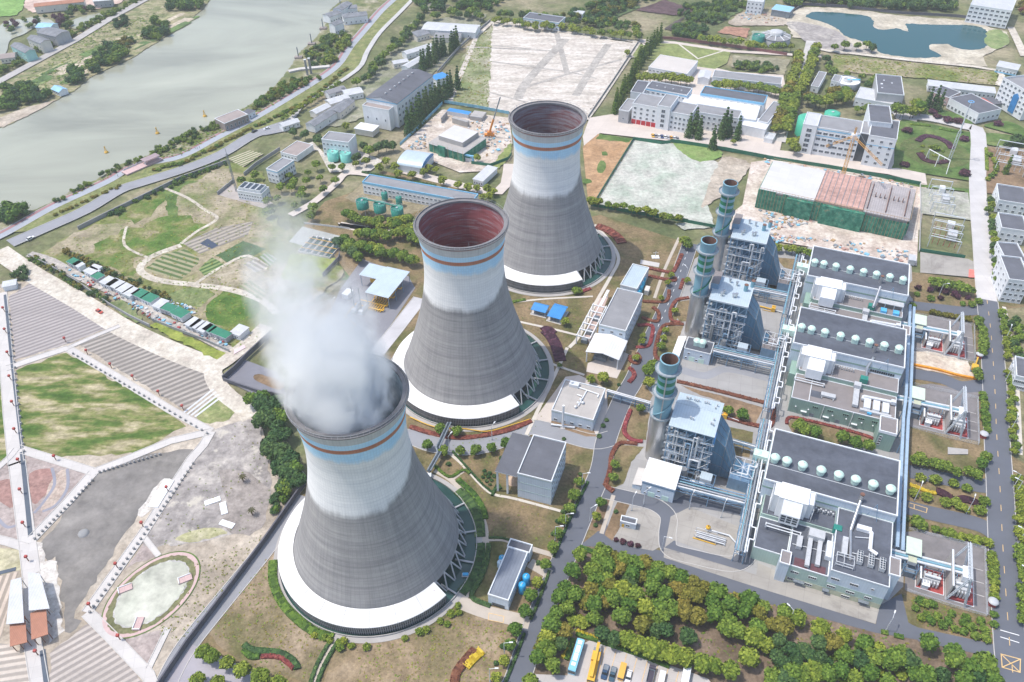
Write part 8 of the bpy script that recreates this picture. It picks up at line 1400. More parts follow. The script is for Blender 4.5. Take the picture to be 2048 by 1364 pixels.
sub(t,'netting',netg,lambda m:m.box(L+.1,0,3,L+.5,Wd,10));sub(t,'netting',netg,lambda m:m.box(-.5,0,0,-.1,Wd,11.6))
for i in range(46):x=L*(i+.5)/46;sub(t,'scaffold_pole',scaf,lambda m:m.tube((x,-1.0 if.2*L<x<.38*L or.44*L<x<.72*L else-.62,0),(x,-1.0 if.2*L<x<.38*L or.44*L<x<.72*L else-.62,14),.09,5))
sub(t,'guard_rail',scaf,lambda m:m.tube((0,-.7,13.8),(L,-.7,13.8),.12,5));sub(t,'guard_rail',scaf,lambda m:m.tube((L+.4,0,13.2),(L+.4,Wd,13.2),.12,5));sub(t,'guard_rail',scaf,lambda m:m.tube((0,Wd+.3,13.6),(L,Wd+.3,13.6),.12,5))
for i in range(9):x=L*(.72+.03*i);sub(t,'rebar_column',rustm,lambda m:m.box(x,Wd*.1,12.2,x+.3,Wd*.9,13.4)if i%4==0 else m.box(x,Wd*.5,12.2,x+.4,Wd*.54,14.4))
for i in range(8):x=L*(.40+.038*i);sub(t,'beam_form',steel,lambda m:m.box(x,.4,12.9,x+.25,Wd-.4,13.15))
cb=g1("C 985,1035");t=thing('tower_crane','yellow tower crane behind the netted building with its jib across the blue banded office','crane',cb,0);yo=paint('crane_yellow',(.7,.36,.05),.5,.15);ct=27.0
def latt2(m,a,b,w,r=.12):
 a,b=Vector(a),Vector(b);d=(b-a).normalized();s1=d.orthogonal().normalized()*w;s2=d.cross(s1).normalized()*w;n=max(3,int((b-a).length/(w*3)));cs=[s1+s2,s1-s2,-s1-s2,-s1+s2]
 for c_ in cs:m.tube(a+c_,b+c_,r,4)
 for i in range(n):
  for j in range(4):m.tube(a.lerp(b,i/n)+cs[j],a.lerp(b,(i+1)/n)+cs[(j+1)%4],r*.6,3)
jl=g1("C 890,855",ct)-cb;jr=g1("C 1215,968",ct)-cb
sub(t,'mast',yo,lambda m:latt2(m,(0,0,0),(0,0,ct),.8,.14));sub(t,'jib',yo,lambda m:latt2(m,(0,0,ct),(jr.x,jr.y,ct+.5),.5,.1));sub(t,'counter_jib',yo,lambda m:latt2(m,(0,0,ct),(jl.x,jl.y,ct),.5,.1));sub(t,'cab',bright,lambda m:m.box(-1.4,-1.4,ct-1.5,1.4,1.4,ct+1.5));sub(t,'apex',yo,lambda m:latt2(m,(0,0,ct),(0,0,ct+6),.35));sub(t,'counterweight',steel,lambda m:m.box(jl.x*.85-1,jl.y*.85-1,ct-2,jl.x*.85+1,jl.y*.85+1,ct+1));sub(t,'tie_rod',steel,lambda m:m.path([(jl.x*.9,jl.y*.9,ct),(0,0,ct+6),(jr.x*.7,jr.y*.7,ct)],.09,4))
t=bldg('building_shell','square concrete shell with green netting on the sandy site','construction',"B 520,838 722,900 800,792",6,netg,rawc,rk='slab',over=.4);b0,rz,L,Wd=rect("B 520,838 722,900 800,792",6);sub(t,'upper_storey',[rawc,wslab],lambda m:m.box(L*.12,Wd*.25,6.1,L*.82,Wd*.95,9.6,0,1));sub(t,'netting',netg,lambda m:m.box(L*.3,-1.6,0,L*.5,-.5,7.2))
for i in range(8):sub(t,'scaffold_pole',scaf,lambda m:m.tube((L*i/7,-.7,0),(L*i/7,-.7,8),.1,4))
for s_,h_,lb in(("B 655,690 745,715 750,705",4,'grey unfinished wall panel on the sandy site'),("B 590,690 625,650 630,648",4,'short grey unfinished wall at the corner of the sandy site'),("B 760,680 830,690 832,655",3,'pale grey site store by the blue fence')):bldg('site_structure',lb,'structure',s_,h_,rawc,rawc,rk='slab',over=.05)
bldg('site_shed','long sky blue roofed site shed along the blue fence','shed',"B 628,650 750,672 756,655",3,white_w,rblue,rk='slab');bldg('site_office','white flat site office with glazed front by the pale lane','office',"B 780,1048 835,1062 885,975",3.6,white_w,rlight,[('f',1,4,1,1.4,.8,0)],rk='slab')
t=thing('site_gate','bright blue square gate arch of the building site','gate',g1("B 705,940"),ang("B 705,950 780,965"));gw=(g1("B 780,958")-g1("B 705,940")).length;sub(t,'arch',skyb,lambda m:(m.box(0,0,0,1,1,5),m.box(gw-1,0,0,gw,1,5),m.box(1,.05,4,gw-1,.95,4.95)));sub(t,'door',wfence,lambda m:m.box(1.05,.4,0,gw-1.05,.6,2.6))
cp=g1("B 875,800");hh=hgt("B 938,568","B 938,800");tp=g1("B 938,568",30)-cp
t=thing('mobile_crane','orange mobile crane with a long dark boom on the sandy site','crane',cp);orng=paint('crane_orange',(.72,.25,.03),.5,.12);sub(t,'body',orng,lambda m:(m.box(-3.4,-1.4,.9,3.4,1.4,2.2),m.box(-1.5,-1.3,2.2,1.6,1.3,3.8)));sub(t,'boom',orng,lambda m:m.tube((0,0,3),(tp.x*.38,tp.y*.38,3+27*.38),.7,6));sub(t,'boom_extension',steel,lambda m:m.tube((tp.x*.36,tp.y*.36,3+27*.36),(tp.x,tp.y,30),.42,6))
for x in(-2.4,0,2.4):
 for y in(-1.35,1.35):sub(t,'wheel',steel,lambda m:m.tube((x,y-.25,.6),(x,y+.25,.6),.6,10))
rn=random.Random(9)
def clutter(label,s,n,cols_,name='rubble',sz=(.5,2.2),seed=3):
 P=gp(s);mb=MB();r_=random.Random(seed);xs=[p.x for p in P];ys=[p.y for p in P]
 k=0
 while k<n:
  x,y=r_.uniform(min(xs),max(xs)),r_.uniform(min(ys),max(ys));ins=False
  for a,b in zip(P,P[1:]+P[:1]):
   if(a.y>y)!=(b.y>y)and x<(b.x-a.x)*(y-a.y)/(b.y-a.y)+a.x:ins=not ins
  if not ins:continue
  k+=1;a=r_.uniform(*sz);mb.cbox((x,y,.35+.2*r_.random()),(a,a*r_.uniform(.3,1.2),r_.uniform(.3,.9)),r_.uniform(0,3),r_.randrange(len(cols_)))
 return tag(mb.build(name,cols_),label,'rubble',None,'stuff')
clut=[rawc,formw,wslab,scaf,steel,bfence]
clutter('stacked timber, rubble and formwork in front of the netted building',"C 500,1230 860,1300 F 500,40 860,90 600,110 560,90",170,clut,seed=4);clutter('rubble and timber behind the netted building',"C 500,930 1200,1040 1420,1090 1380,1100 560,975",90,clut,seed=5);clutter('loose material on the sandy site right of the netted building',"F 860,80 1400,150 1390,230 900,130",60,clut,seed=6);clutter('loose material on the far left building site',"B 620,700 980,720 1000,830 860,930 820,780 640,700",110,clut,seed=7);clutter('loose material left of the shell',"B 400,850 500,780 510,880 420,880",40,clut,seed=8);clutter('bits and pieces in front of the hut row',"D 330,220 480,300 900,510 1330,690 1320,720 900,560 480,340",110,[gwall,bfence,steel,wslab,redp],sz=(.4,1.6),seed=9);clutter('scattered junk behind the hut row',"D 900,420 1000,440 1140,490 1150,530 1000,480",40,[gwall,bfence,wslab],sz=(.4,1.8),seed=10);clutter('depot materials near the lake',"C 340,100 480,60 640,110 600,140 460,130",50,clut,seed=12)
glass=paint('car_glass',(.03,.04,.05),.15,.2);tyre=paint('tyre',(.02,.02,.02),.9,.2)
def vehicle(name,label,cat,p,rz,L,Wd,H,col,kind='car',group=None):
 t=thing(name,label,cat,p,rz,group)
 bh=H*.55 if kind in('car','pickup')else H
 def body(m):
  if kind in('car','pickup'):m.prism([(-L/2,-Wd*.4),(-L/2+.25,-Wd/2),(L/2-.3,-Wd/2),(L/2,-Wd*.36),(L/2,Wd*.36),(L/2-.3,Wd/2),(-L/2+.25,Wd/2),(-L/2,Wd*.4)],.3,bh)
  else:m.prism([(-L/2,-Wd*.46),(-L/2+.2,-Wd/2),(L/2-.2,-Wd/2),(L/2,-Wd*.42),(L/2,Wd*.42),(L/2-.2,Wd/2),(-L/2+.2,Wd/2),(-L/2,Wd*.46)],.35,H)
 sub(t,'body',col,body)
 def taper(m,x0,x1,z0,z1,i,w,mi=0):
  m.add([(x0,-w,z0),(x1,-w,z0),(x1,w,z0),(x0,w,z0),(x0+i,-w*.86,z1),(x1-i,-w*.86,z1),(x1-i,w*.86,z1),(x0+i,w*.86,z1)],[(0,1,5,4),(1,2,6,5),(2,3,7,6),(3,0,4,7),(4,5,6,7)],mi)
 if kind=='car':sub(t,'window_band',glass,lambda m:taper(m,-L*.42,L*.22,bh,H-.06,.45,Wd*.46));sub(t,'roof_panel',col,lambda m:m.box(-L*.30,-Wd*.38,H-.06,L*.11,Wd*.38,H))
 elif kind=='pickup':sub(t,'window_band',glass,lambda m:taper(m,-L*.1,L*.24,bh,H-.06,.4,Wd*.46));sub(t,'roof_panel',col,lambda m:m.box(0,-Wd*.38,H-.06,L*.14,Wd*.38,H));sub(t,'cargo_bed',steel,lambda m:m.box(-L*.46,-Wd*.4,bh,-L*.12,Wd*.4,bh+.03))
 elif kind=='van':sub(t,'window_band',glass,lambda m:(m.box(-L*.45,-Wd/2-.02,H*.55,L*.4,Wd/2+.02,H*.82)));sub(t,'windscreen',glass,lambda m:m.box(L/2-.05,-Wd*.4,H*.5,L/2+.03,Wd*.4,H*.85))
 elif kind=='bus':
  sub(t,'window_band',glass,lambda m:m.box(-L*.48,-Wd/2-.03,H*.45,L*.47,Wd/2+.03,H*.78));sub(t,'windscreen',glass,lambda m:m.box(-L/2-.04,-Wd*.45,H*.35,-L/2+.1,Wd*.45,H*.85))
  for x,l_ in((-L*.3,1.2),(-L*.08,2.6),(L*.17,2.6),(L*.38,1.4)):sub(t,'roof_unit',bright,lambda m:m.box(x-l_/2,-Wd*.28,H,x+l_/2,Wd*.28,H+.18))
 elif kind=='truck':sub(t,'cargo_bed',steel,lambda m:parapet(m,-L/2,-Wd/2,L*.28,Wd/2,H,H+.7,.12));sub(t,'cab',col,lambda m:m.box(L*.3,-Wd/2,H,L/2,Wd/2,H+1.1));sub(t,'windscreen',glass,lambda m:m.box(L/2-.02,-Wd*.42,H+.3,L/2+.04,Wd*.42,H+.9))
 for x in(-L*.32,L*.32):
  for y in(-Wd/2+.1,Wd/2-.1):sub(t,'wheel',tyre,lambda m:m.tube((x,y-.12,.34),(x,y+.12,.34),.34 if kind in('car','pickup','van')else.5,10))
 return t
bd=ang("I 1500,1345 1555,1145")
vehicle('bus','long pale blue bus parked at the left end of the car park','bus',g1("Q 640,760",1.5)*Vector((1,1,0)),bd,11.4,2.5,3.1,paint('bus_blue',(.22,.52,.68),.35,.06),'bus')
for s_,nm,kd,dm,cl,lb in(("Q 968,930",'pickup_truck','pickup',(5.0,1.85,1.75),(.03,.07,.14),'dark blue pickup nearest the yellow crane in the car park'),("Q 1055,955",'pickup_truck','pickup',(5.0,1.85,1.75),(.05,.1,.14),'dark slate blue pickup next to the orange van'),("Q 1160,935",'van','van',(5.4,1.95,2.2),(.75,.42,.08),'orange van in the car park'),("Q 1235,985",'car','car',(4.7,1.8,1.5),(.72,.72,.74),'white saloon right of the orange van'),("Q 1487,975",'truck','truck',(6,2.1,1.2),(.07,.06,.08),'black open bed truck in the car park'),("Q 1610,1020",'van','van',(5,1.9,2.1),(.75,.75,.76),'small white van right of the black truck'),("Q 1885,985",'truck','van',(7,2.4,2.9),(.76,.77,.8),'large white truck at the right end of the car park')):
 vehicle(nm,lb,'pickup' if 'pick' in nm else nm,g1(s_,.8)*Vector((1,1,0)),bd+pi if nm!='truck' else bd,*dm,paint('paint_'+nm+s_[2:6],cl,.3,.05),kd)
cp=g1("Q 848,835",1.5);cp.z=0;t=thing('truck_crane','yellow truck crane with folded boom beside the blue bus','crane truck',cp,bd+.05)
sub(t,'chassis',yel,lambda m:m.box(-6.2,-1.25,.7,5.4,1.25,1.6));sub(t,'cab',yel,lambda m:m.box(-6.4,-1.2,1.6,-4.4,1.2,2.7));sub(t,'windscreen',glass,lambda m:m.box(-6.5,-1.0,1.9,-6.4,1.0,2.5));sub(t,'boom',yel,lambda m:m.box(-5.6,-.45,2.9,6.4,.45,3.7));sub(t,'boom_head',steel,lambda m:m.box(6.4,-.3,2.9,7,.3,3.5));sub(t,'slewing_cab',yel,lambda m:(m.box(.5,-1.3,1.62,3.6,-.5,2.9),m.box(.5,.5,1.62,3.6,1.3,2.9)));sub(t,'counterweight',steel,lambda m:m.box(3.7,-1.2,1.62,4.8,1.2,2.8))
for x in(-4.6,-2.8,2.2,3.8):
 for y in(-1.1,1.1):sub(t,'wheel',tyre,lambda m:m.tube((x,y-.2,.55),(x,y+.2,.55),.55,10))
for i in range(9):q=g1("B %d,%d"%(1830+i*18,798+i*2.2));vehicle('car',['yellow','grey','white','dark blue','white','silver','orange','white','grey'][i]+' car, %s in the row parked on the pale court'%ORD[i],'car',q,ang("B 1830,798 1840,830"),4.6,1.8,1.5,paint('row_car%d'%i,[(.75,.42,.05),(.3,.3,.32),(.7,.7,.7),(.05,.08,.2),(.72,.72,.72),(.5,.5,.52),(.7,.35,.05),(.72,.72,.72),(.32,.32,.33)][i],.35,.05),'car','cars parked on the court')
for s_,d_,c_,lb in(("D 180,82","D 100,125 250,45",(.72,.73,.74),'white car driving on the riverside road'),("A 1490,772","A 1400,830 1560,745",(.04,.04,.05),'black car at the riverside road junction'),("A 1562,757","A 1640,742 1500,780",(.7,.7,.7),'white car turning at the riverside road junction'),("D 583,510","D 480,455 700,592",(.5,.08,.05),'small red vehicle on the dusty dirt road')):vehicle('car',lb,'car',g1(s_),ang(d_),4.6,1.8,1.5,paint('road_car'+lb[:8],c_,.35,.05))
ob=thing('road_barrier','long orange water filled barrier line at the sandy excavation','barrier',g1("F 1392,822"),0);o_=ob.location.copy();P=[p-o_ for p in cat_rom(gp("F 1392,822 1540,852 1660,885 1765,905"),5,False)]
for a,b in zip(P,P[1:]):d=b-a;sub(ob,'barrier_unit',paint('barrier_orange',(.85,.33,.02),.5,.1),lambda m:(setattr(m,'M',Matrix.Translation(a)@Matrix.Rotation(math.atan2(d.y,d.x),4,'Z')),m.box(.05,-.5,0,d.length-.05,.5,1.2)))
ep=g1("F 1752,850");t=thing('excavator','orange excavator beside the barriers at the road edge','excavator',ep,R(60));sub(t,'body',yel,lambda m:m.box(-1.6,-1.3,1,1.6,1.3,2.6));sub(t,'boom',yel,lambda m:m.path([(1.4,0,2.2),(4,0,4.6),(6.6,0,2.4)],.35,6));sub(t,'bucket',steel,lambda m:m.box(6.2,-.6,1.2,7.3,.6,2.4))
for y in(-1.2,1.2):sub(t,'track',steel,lambda m:m.box(-2,y-.3,0,2,y+.3,.95))
lampw=paint('lamp_pole',(.66,.68,.7),.5,.06)
def lamp(s,a,h=8.5,lb='',group=None):
 t=thing('street_lamp',lb,'street lamp',g1(s),a,group);sub(t,'pole',lampw,lambda m:m.tube((0,0,0),(0,0,h),.16,8,r2=.09));sub(t,'arm',lampw,lambda m:m.tube((0,0,h-.1),(2,0,h+.3),.08,6));sub(t,'lamp_head',bright,lambda m:m.box(1.7,-.2,h+.22,2.9,.2,h+.42));sub(t,'base',steel,lambda m:m.box(-.25,-.25,0,.25,.25,.5))
for s_,a_,lb in(("I 1882,575",-.4,'by the loop road corner'),("I 1415,208",0,'beside the upper verge tree of the plant road'),("I 1318,445",0,'beside the second verge tree of the plant road'),("I 1258,518",0,'with a pale arm between two verge trees'),("I 962,1195",0,'on the bottom lawn by a small dark bush'),("I 878,1345",0,'at the bottom edge by the yellow tree'),("I 1460,410",.5,'on the boiler side of the plant road'),("J 1405,285",1,'in the yellow hedge bed, left'),("J 1708,362",1,'in the yellow hedge bed, right'),("J 1980,215",2.5,'on the far verge, uppermost pair left'),("J 1990,255",2.5,'on the far verge, uppermost pair right'),("J 2008,540",2.5,'on the far verge beside the nearest yard'),("J 2030,770",2.5,'on the far verge below the nearest yard'),("J 670,1005",2.2,'blue tinted, among the grove trees'),("J 1238,1048",1,'leaning over the white stub road'),("F 1545,425",0,'in the bed with purple small trees'),("F 1930,685",1,'on the far verge beside the farthest yard'),("F 1935,920",1,'on the far verge by the crossing path'),("F 1960,1215",1,'on the far verge beside the middle yard'),("E 2022,330",2,'double armed, by the dashed road'),("J 88,335",1,'at the left corner of the gas island'),("J 275,385",1,'at the top edge of the gas island'),("I 1705,345",1,'by the long kerb of the loop road'),("E 890,1260",1,'by the curved road below the middle tower'),("I 1775,310",.6,'white, before the white roofed control house'),("E 640,1320",1,'between small trees at the curved road'),("D 1955,520",1,'in the gas yard by the steam')):lamp(s_,a_,8.5,'pale street lamp '+lb,'street lamps')
h_=hgt("C 1770,600","C 1612,932");t=thing('lightning_mast','very tall lattice mast with a ring head above the round garden','mast',g1("C 1612,932"))
sub(t,'lattice',latt,lambda m:latt2(m,(0,0,0),(0,0,h_*.5),.7,.12));sub(t,'pole',latt,lambda m:m.tube((0,0,h_*.5),(0,0,h_),.45,8,r2=.25));sub(t,'ring_head',paint('ring_blue',(.2,.45,.75),.5),lambda m:m.lathe([(1.6,h_-.3),(1.9,h_),(1.6,h_+.3),(1.3,h_),(1.6,h_-.3)],20))
h_=hgt("A 1330,900","A 1385,1122");t=thing('lightning_mast','slim grey lattice mast beside the fan building','mast',g1("A 1385,1122"));sub(t,'lattice',steel,lambda m:latt2(m,(0,0,0),(0,0,min(h_,45)),.4,.1));sub(t,'spike',steel,lambda m:m.tube((0,0,min(h_,45)),(0,0,min(h_,45)+4),.12,5))
for i,(a_,b_)in enumerate((("C 1495,875","C 1468,935"),("C 1553,908","C 1525,977"),("C 1617,940","C 1592,1022"))):p=g1(b_);q=g1(a_,7.2)-p;t=thing('garden_gantry_leg',['left','middle','right'][i]+' white A frame of the gantry on the garden lawn','gantry',p,0,'A frames on the garden lawn');sub(t,'a_frame',bright,lambda m:(m.tube((0,0,0),(q.x,q.y,7.2),.22,6),m.tube((q.x*2+1,q.y*2+.4,0),(q.x,q.y,7.2),.22,6)))
p=g1("C 1495,875",7.2);q=g1("C 1617,940",7.2)-p;t=thing('gantry_beam','white beam across the A frames on the garden lawn','gantry',p);sub(t,'beam',bright,lambda m:m.tube((0,0,.15),(q.x,q.y,.15),.3,6));
for j in range(3):sub(t,'insulator',galv,lambda m:m.tube((q.x*(.25+.25*j),q.y*(.25+.25*j),0),(q.x*(.25+.25*j),q.y*(.25+.25*j),-1.6),.16,6))
for k,(s_,lb,cm)in enumerate((("C 1480,1240 1640,1265 1700,1130",'upper white switchyard frames at the garden end',latt),("F 1460,120 1680,170 1700,20",'lower switchyard frames with red supports',redp),("C 1850,1000 2060,1040 2060,900",'switchyard frames in the brown orchard ground',latt))):
 b0,rz,L,Wd=rect(s_,0);t=thing('switchyard',lb,'switchyard',b0,rz,'far switchyards')
 for i in range(4):sub(t,'portal',latt,lambda m:(m.tube((L*.1,Wd*i/3.2,0),(L*.1,Wd*i/3.2,7),.2,5),m.tube((L*.9,Wd*i/3.2,0),(L*.9,Wd*i/3.2,7),.2,5),m.tube((L*.1,Wd*i/3.2,7),(L*.9,Wd*i/3.2,7),.28,5)))
 for i in range(5):
  for j in range(3):sub(t,'insulator_post',cm,lambda m:(m.tube((L*(.2+.15*i),Wd*(.15+.3*j),0),(L*(.2+.15*i),Wd*(.15+.3*j),2.2),.18,5),m.tube((L*(.2+.15*i),Wd*(.15+.3*j),2.2),(L*(.2+.15*i),Wd*(.15+.3*j),4),.1,5)))
 for i in range(3):sub(t,'busbar',bright,lambda m:m.tube((L*.12,Wd*(.2+.3*i),5.2),(L*.88,Wd*(.2+.3*i),5.2),.14,5))
 sub(t,'transformer_tank',galv,lambda m:m.box(L*.55,Wd*.4,0,L*.8,Wd*.65,3.4));sub(t,'control_kiosk',bright,lambda m:m.box(L*.5,Wd*.85,0,L*.7,Wd*1.0,3))
for i,s_ in enumerate(("A 622,890","A 921,778","A 1199,678")):t=thing('buoy',['nearest','middle','farthest'][i]+' yellow navigation buoy on the river','buoy',g1(s_)+Vector((0,0,-.3)),0,'yellow river buoys');sub(t,'float',yel,lambda m:m.lathe([(0,-.3),(1.3,-.1),(1.4,.5),(.8,.9),(0,.9)],14));sub(t,'cage',yel,lambda m:(m.tube((.8,0,.9),(0,0,4),.18,5),m.tube((-.8,.3,.9),(0,0,4),.18,5),m.tube((0,-.8,.9),(0,0,4),.18,5),m.lathe([(0,4.6),(.6,4),(0,3.4)],8)))
t=thing('viewing_deck','pinkish roofed viewing deck beside the riverside path','deck',g1("A 735,1025"),ang("A 735,1025 850,975"));sub(t,'platform',pinkpave,lambda m:m.box(0,-2,.3,26,4.5,1.1));sub(t,'roof',paint('deck_roof',(.34,.26,.27),.8),lambda m:m.box(14,-1.5,3.6,25,4,3.9))
for x in(14.4,24.4):sub(t,'post',white_w,lambda m:m.box(x,0,1.1,x+.4,.4,3.6));sub(t,'railing',wfence,lambda m:m.box(x-13,4.4,1.1,x-2,4.5,2.1))
for i,(s_,h_)in enumerate((("A 1800,440",12),("A 1822,432",12))):t=thing('intake_mast',['left','right'][i]+' tall pale portal post of the river intake','post',g1(s_));sub(t,'post_body',gwall,lambda m:m.box(-.7,-.7,0,.7,.7,h_));sub(t,'cap',wfence,lambda m:m.box(-1,-1,h_,1,1,h_+.5))
strip('jetty',"A 1690,425 1760,410 1930,395",4,concw,8,0,'pale jetty running into the river intake','jetty',None,0,1.2)
for i,s_ in enumerate(("A 1748,340","A 1825,260","A 1892,170","B 5,45")):t=thing('mooring_pole','tall black mooring pole on the bank, %s from the intake'%ORD[i],'pole',g1(s_),0,'black mooring poles');sub(t,'pole',steel,lambda m:m.tube((0,0,0),(0,0,9),.45,6));sub(t,'platform',rbrown,lambda m:m.box(-3,-2,0,3,2,1.4))
for i,(s_,r_)in enumerate((("H 735,805",.1),("H 1085,748",.1),("H 812,1010",1.2))):t=thing('pond_deck',['left','right','lower'][i]+' pink deck reaching into the oval pond','deck',g1(s_),ang("H 630,910 1170,740")+r_,'pink pond decks');sub(t,'platform',pinkpave,lambda m:m.box(-2.4,-1.3,.3,2.4,1.3,.85));sub(t,'seat',trimw,lambda m:m.box(-2.3,-1.3,.85,-2.0,1.3,1.2));sub(t,'seat',trimw,lambda m:m.box(-1.9,1.05,.85,2.2,1.28,1.2))
for i,(s_,a_)in enumerate((("H 1245,290",2.0),("H 1310,332",.4),("H 1330,425",1.2))):t=one((lambda m:(m.box(-1.2,-3,.2,1.2,3,.55),m)[1])(MB()),'concrete_panel',bright,['upper','middle','lower'][i]+' loose white concrete panel on the churned earth','panel',g1(s_),a_,'loose white panels')
one((lambda m:(m.prism([(p.x,p.y)for p in gp("H 965,165 1022,170 925,330 865,322")],.3,.6),m)[1])(MB()),'paving_slab',bright,'large white slab stack beside the right garden path','slab')
one((lambda m:(m.lathe([(2.2,-.1),(2,.5),(1.2,.9),(0,1)],9),m)[1])(MB()),'boulder',gwall,'lone pale boulder in the mud pond','boulder',g1("H 490,478"))
one((lambda m:(m.prism([(p.x,p.y)for p in gp("D 1370,735 1430,705 1440,720 1370,760")],.3,.5),m)[1])(MB()),'tarpaulin',paint('pink_sheet',(.7,.55,.56),.8),'pale pink sheet lying at the end of the hut lane','sheet')
one((lambda m:(m.prism([(p.x,p.y)for p in gp("F 1600,1305 1718,1318 1718,1346 1600,1346")],.2,.6),m)[1])(MB()),'concrete_slab',rawc,'grey concrete slab on the lawn by the upper side road','slab')
lant=paint('lantern_red',(.4,.05,.04),.6)
LP="D 30,510 40,635 56,770 68,910 84,1060 98,1220 515,760 655,840 785,910 935,1000 1075,1085 388,688 H 132,245 150,440 170,640 985,232 840,440 690,680 535,915 705,1100 330,50 225,1190 120,70"
for i,p in enumerate(gp(LP)):t=thing('lantern_post','small red lantern post beside a white garden path','lantern',p,0,'red lantern posts along the white paths');sub(t,'post',rustm,lambda m:m.box(-.12,-.12,0,.12,.12,2.6));sub(t,'lantern',lant,lambda m:m.box(-.45,-.45,2.6,.45,.45,3.5))
bl=None
for s_,n_ in(("H 575,105 950,-5",15),("H 555,140 200,500",17),("D 60,500 150,1330",24),("D 420,735 1230,1215",28),("H 1140,40 520,930",32)):
 P=gp(s_)
 for i in range(n_):
  p=P[0].lerp(P[1],(i+.5)/n_)+Vector((.6,-1.9,.2))
  if bl is None:m=MB();m.box(-.3,-.3,0,.3,.3,.9);m.box(-.36,-.36,.9,.36,.36,1.05);bl=m.build('stone_bollard',gwall);o=bl
  else:o=bl.copy();COL.objects.link(o)
  o.location=p;tag(o,'low grey bollard on the edge of a white garden path','bollard','bollards along the white paths')
for i,s_ in enumerate(("H 1425,175","H 1478,370")):
 t=thing('palm_tree',['upper','lower'][i]+' small ragged palm on the churned earth','palm',g1(s_),0,'two small palms');sub(t,'trunk',bark,lambda m:m.tube((0,0,0),(.2,.1,3),.22,6));sub(t,'crown',LEAF['olive'],lambda m:[m.add([(.2,.1,3),(.2+1.0*cos(a)-.3*sin(a),.1+1.0*sin(a)+.3*cos(a),3.5),(.2+1.9*cos(a),.1+1.9*sin(a),2.7),(.2+1.0*cos(a)+.3*sin(a),.1+1.0*sin(a)-.3*cos(a),3.5)],[(0,1,2,3)])for a in[k*.7 for k in range(9)]])
PB_=[g1("E 640,1155",4),g1("E 572,1300",4),g1("I 582,0",4),g1("I 520,110",3)];o_=PB_[0]*Vector((1,1,0));t=thing('pipe_bridge','dark pipe bridge crossing the curved road between two round trees','bridge',o_)
for dx in(-.7,.7):sub(t,'pipe',steel,lambda m:m.path([p-o_+Vector((dx,0,0))for p in PB_],.35,8))
sub(t,'deck',darkg,lambda m:[m.tube(a-o_+Vector((0,0,-.4)),b-o_+Vector((0,0,-.4)),.75,4)for a,b in zip(PB_,PB_[1:])])
for p in PB_:sub(t,'leg',steel,lambda m:m.tube((p-o_)*Vector((1,1,0)),p-o_,.3,6))
sub(t,'valve_cabinet',pipew,lambda m:m.box(*(PB_[3]-o_+Vector((-1.5,-2.5,-2.9))),*(PB_[3]-o_+Vector((1,-.5,-.6)))))
YP=[p for p in cat_rom(gp("E 410,1130 560,1190 730,1200 860,1215 980,1185 1115,1142"),4,False)];t=thing('yellow_pipe','yellow pipe line on low supports along the curved red hedge','pipe',YP[0]);sub(t,'pipe',yel,lambda m:m.path([p-YP[0]+Vector((0,0,.8))for p in YP],.25,7))
for p in YP[2::3]:sub(t,'support',galv,lambda m:m.box(*(p-YP[0]+Vector((-.25,-.25,0))),*(p-YP[0]+Vector((.25,.25,.6)))))
for s_,lb in(("I 712,720",'small blue pump on the front tower basin walkway'),):t=thing('pump',lb,'pump',g1("I 735,722",.5));sub(t,'motor',tanksk,lambda m:m.tube((-1,0,.8),(1,0,.8),.6,10));sub(t,'base',galv,lambda m:m.box(-1.3,-.7,0,1.3,.7,.3))
for s_,lb,w_ in(("E 1790,215 1850,240",'antenna slab',6),):patch('equipment_slab',"E 1760,205 1870,225 1865,250 1755,230",concw,10,0,0,'small white equipment slab on the lawn','slab');
t=thing('antenna_frame','small white antenna frame on the lawn slab','antenna',g1("E 1845,190"));sub(t,'frame',bright,lambda m:(m.box(-2,-1.5,0,2,1.5,.5),m.tube((0,0,.5),(0,0,4),.14,6),m.tube((-1.4,0,3),(1.4,0,3),.1,5)))
bldg('small_kiosk','tiny pale kiosk by the blue gallery at the young tree bed','kiosk',"F 1375,205 1415,212 1420,180",3,galv,galv,rk='slab',over=.1)
def R3(x,y,Y):
 g=G(x,y);d=g-Vector((0,0,CH));return Vector((0,0,CH))+d*(Y/d.y)
tc_=Vector((TPOS[0][0],TPOS[0][1],0));SP=[(tc_+Vector((0,0,73)),14.2),(tc_+Vector((0,0,78)),15.4),(R3(682,772,175),15.6),(R3(652,705,176),16.4),(R3(630,640,177),15.5),(R3(606,580,179),14.5),(R3(588,525,181),13.0),(R3(572,475,183),11.5),(R3(552,415,185),8.0)]
SPc=cat_rom([p for p,_ in SP],5,False);SPr=[]
for i in range(len(SP)-1):SPr+=[SP[i][1]+(SP[i+1][1]-SP[i][1])*j/5 for j in range(5)]
SPr.append(SP[-1][1])
zz=np.array([p.z for p in SPc]);fx=np.polyfit(zz,[p.x for p in SPc],3);fy=np.polyfit(zz,[p.y for p in SPc],2);fr=np.polyfit(zz,SPr,3);z0_,z1_=zz.min(),zz.max()
m_,nt,b_,L_=nodes('steam');nt.nodes.remove(b_);tcn=nt.nodes.new("ShaderNodeTexCoord");spx=nt.nodes.new("ShaderNodeSeparateXYZ");L_.new(tcn.outputs['Object'],spx.inputs[0])
def mm(op,a,b=0.0,c=0.0,clamp=False):
 n=nt.nodes.new("ShaderNodeMath");n.operation=op;n.use_clamp=clamp
 for i,v in enumerate((a,b,c)):
  if hasattr(v,'is_linked'):L_.new(v,n.inputs[i])
  else:n.inputs[i].default_value=float(v)
 return n.outputs[0]
X_,Y_,Z_=spx.outputs[0],spx.outputs[1],spx.outputs[2]
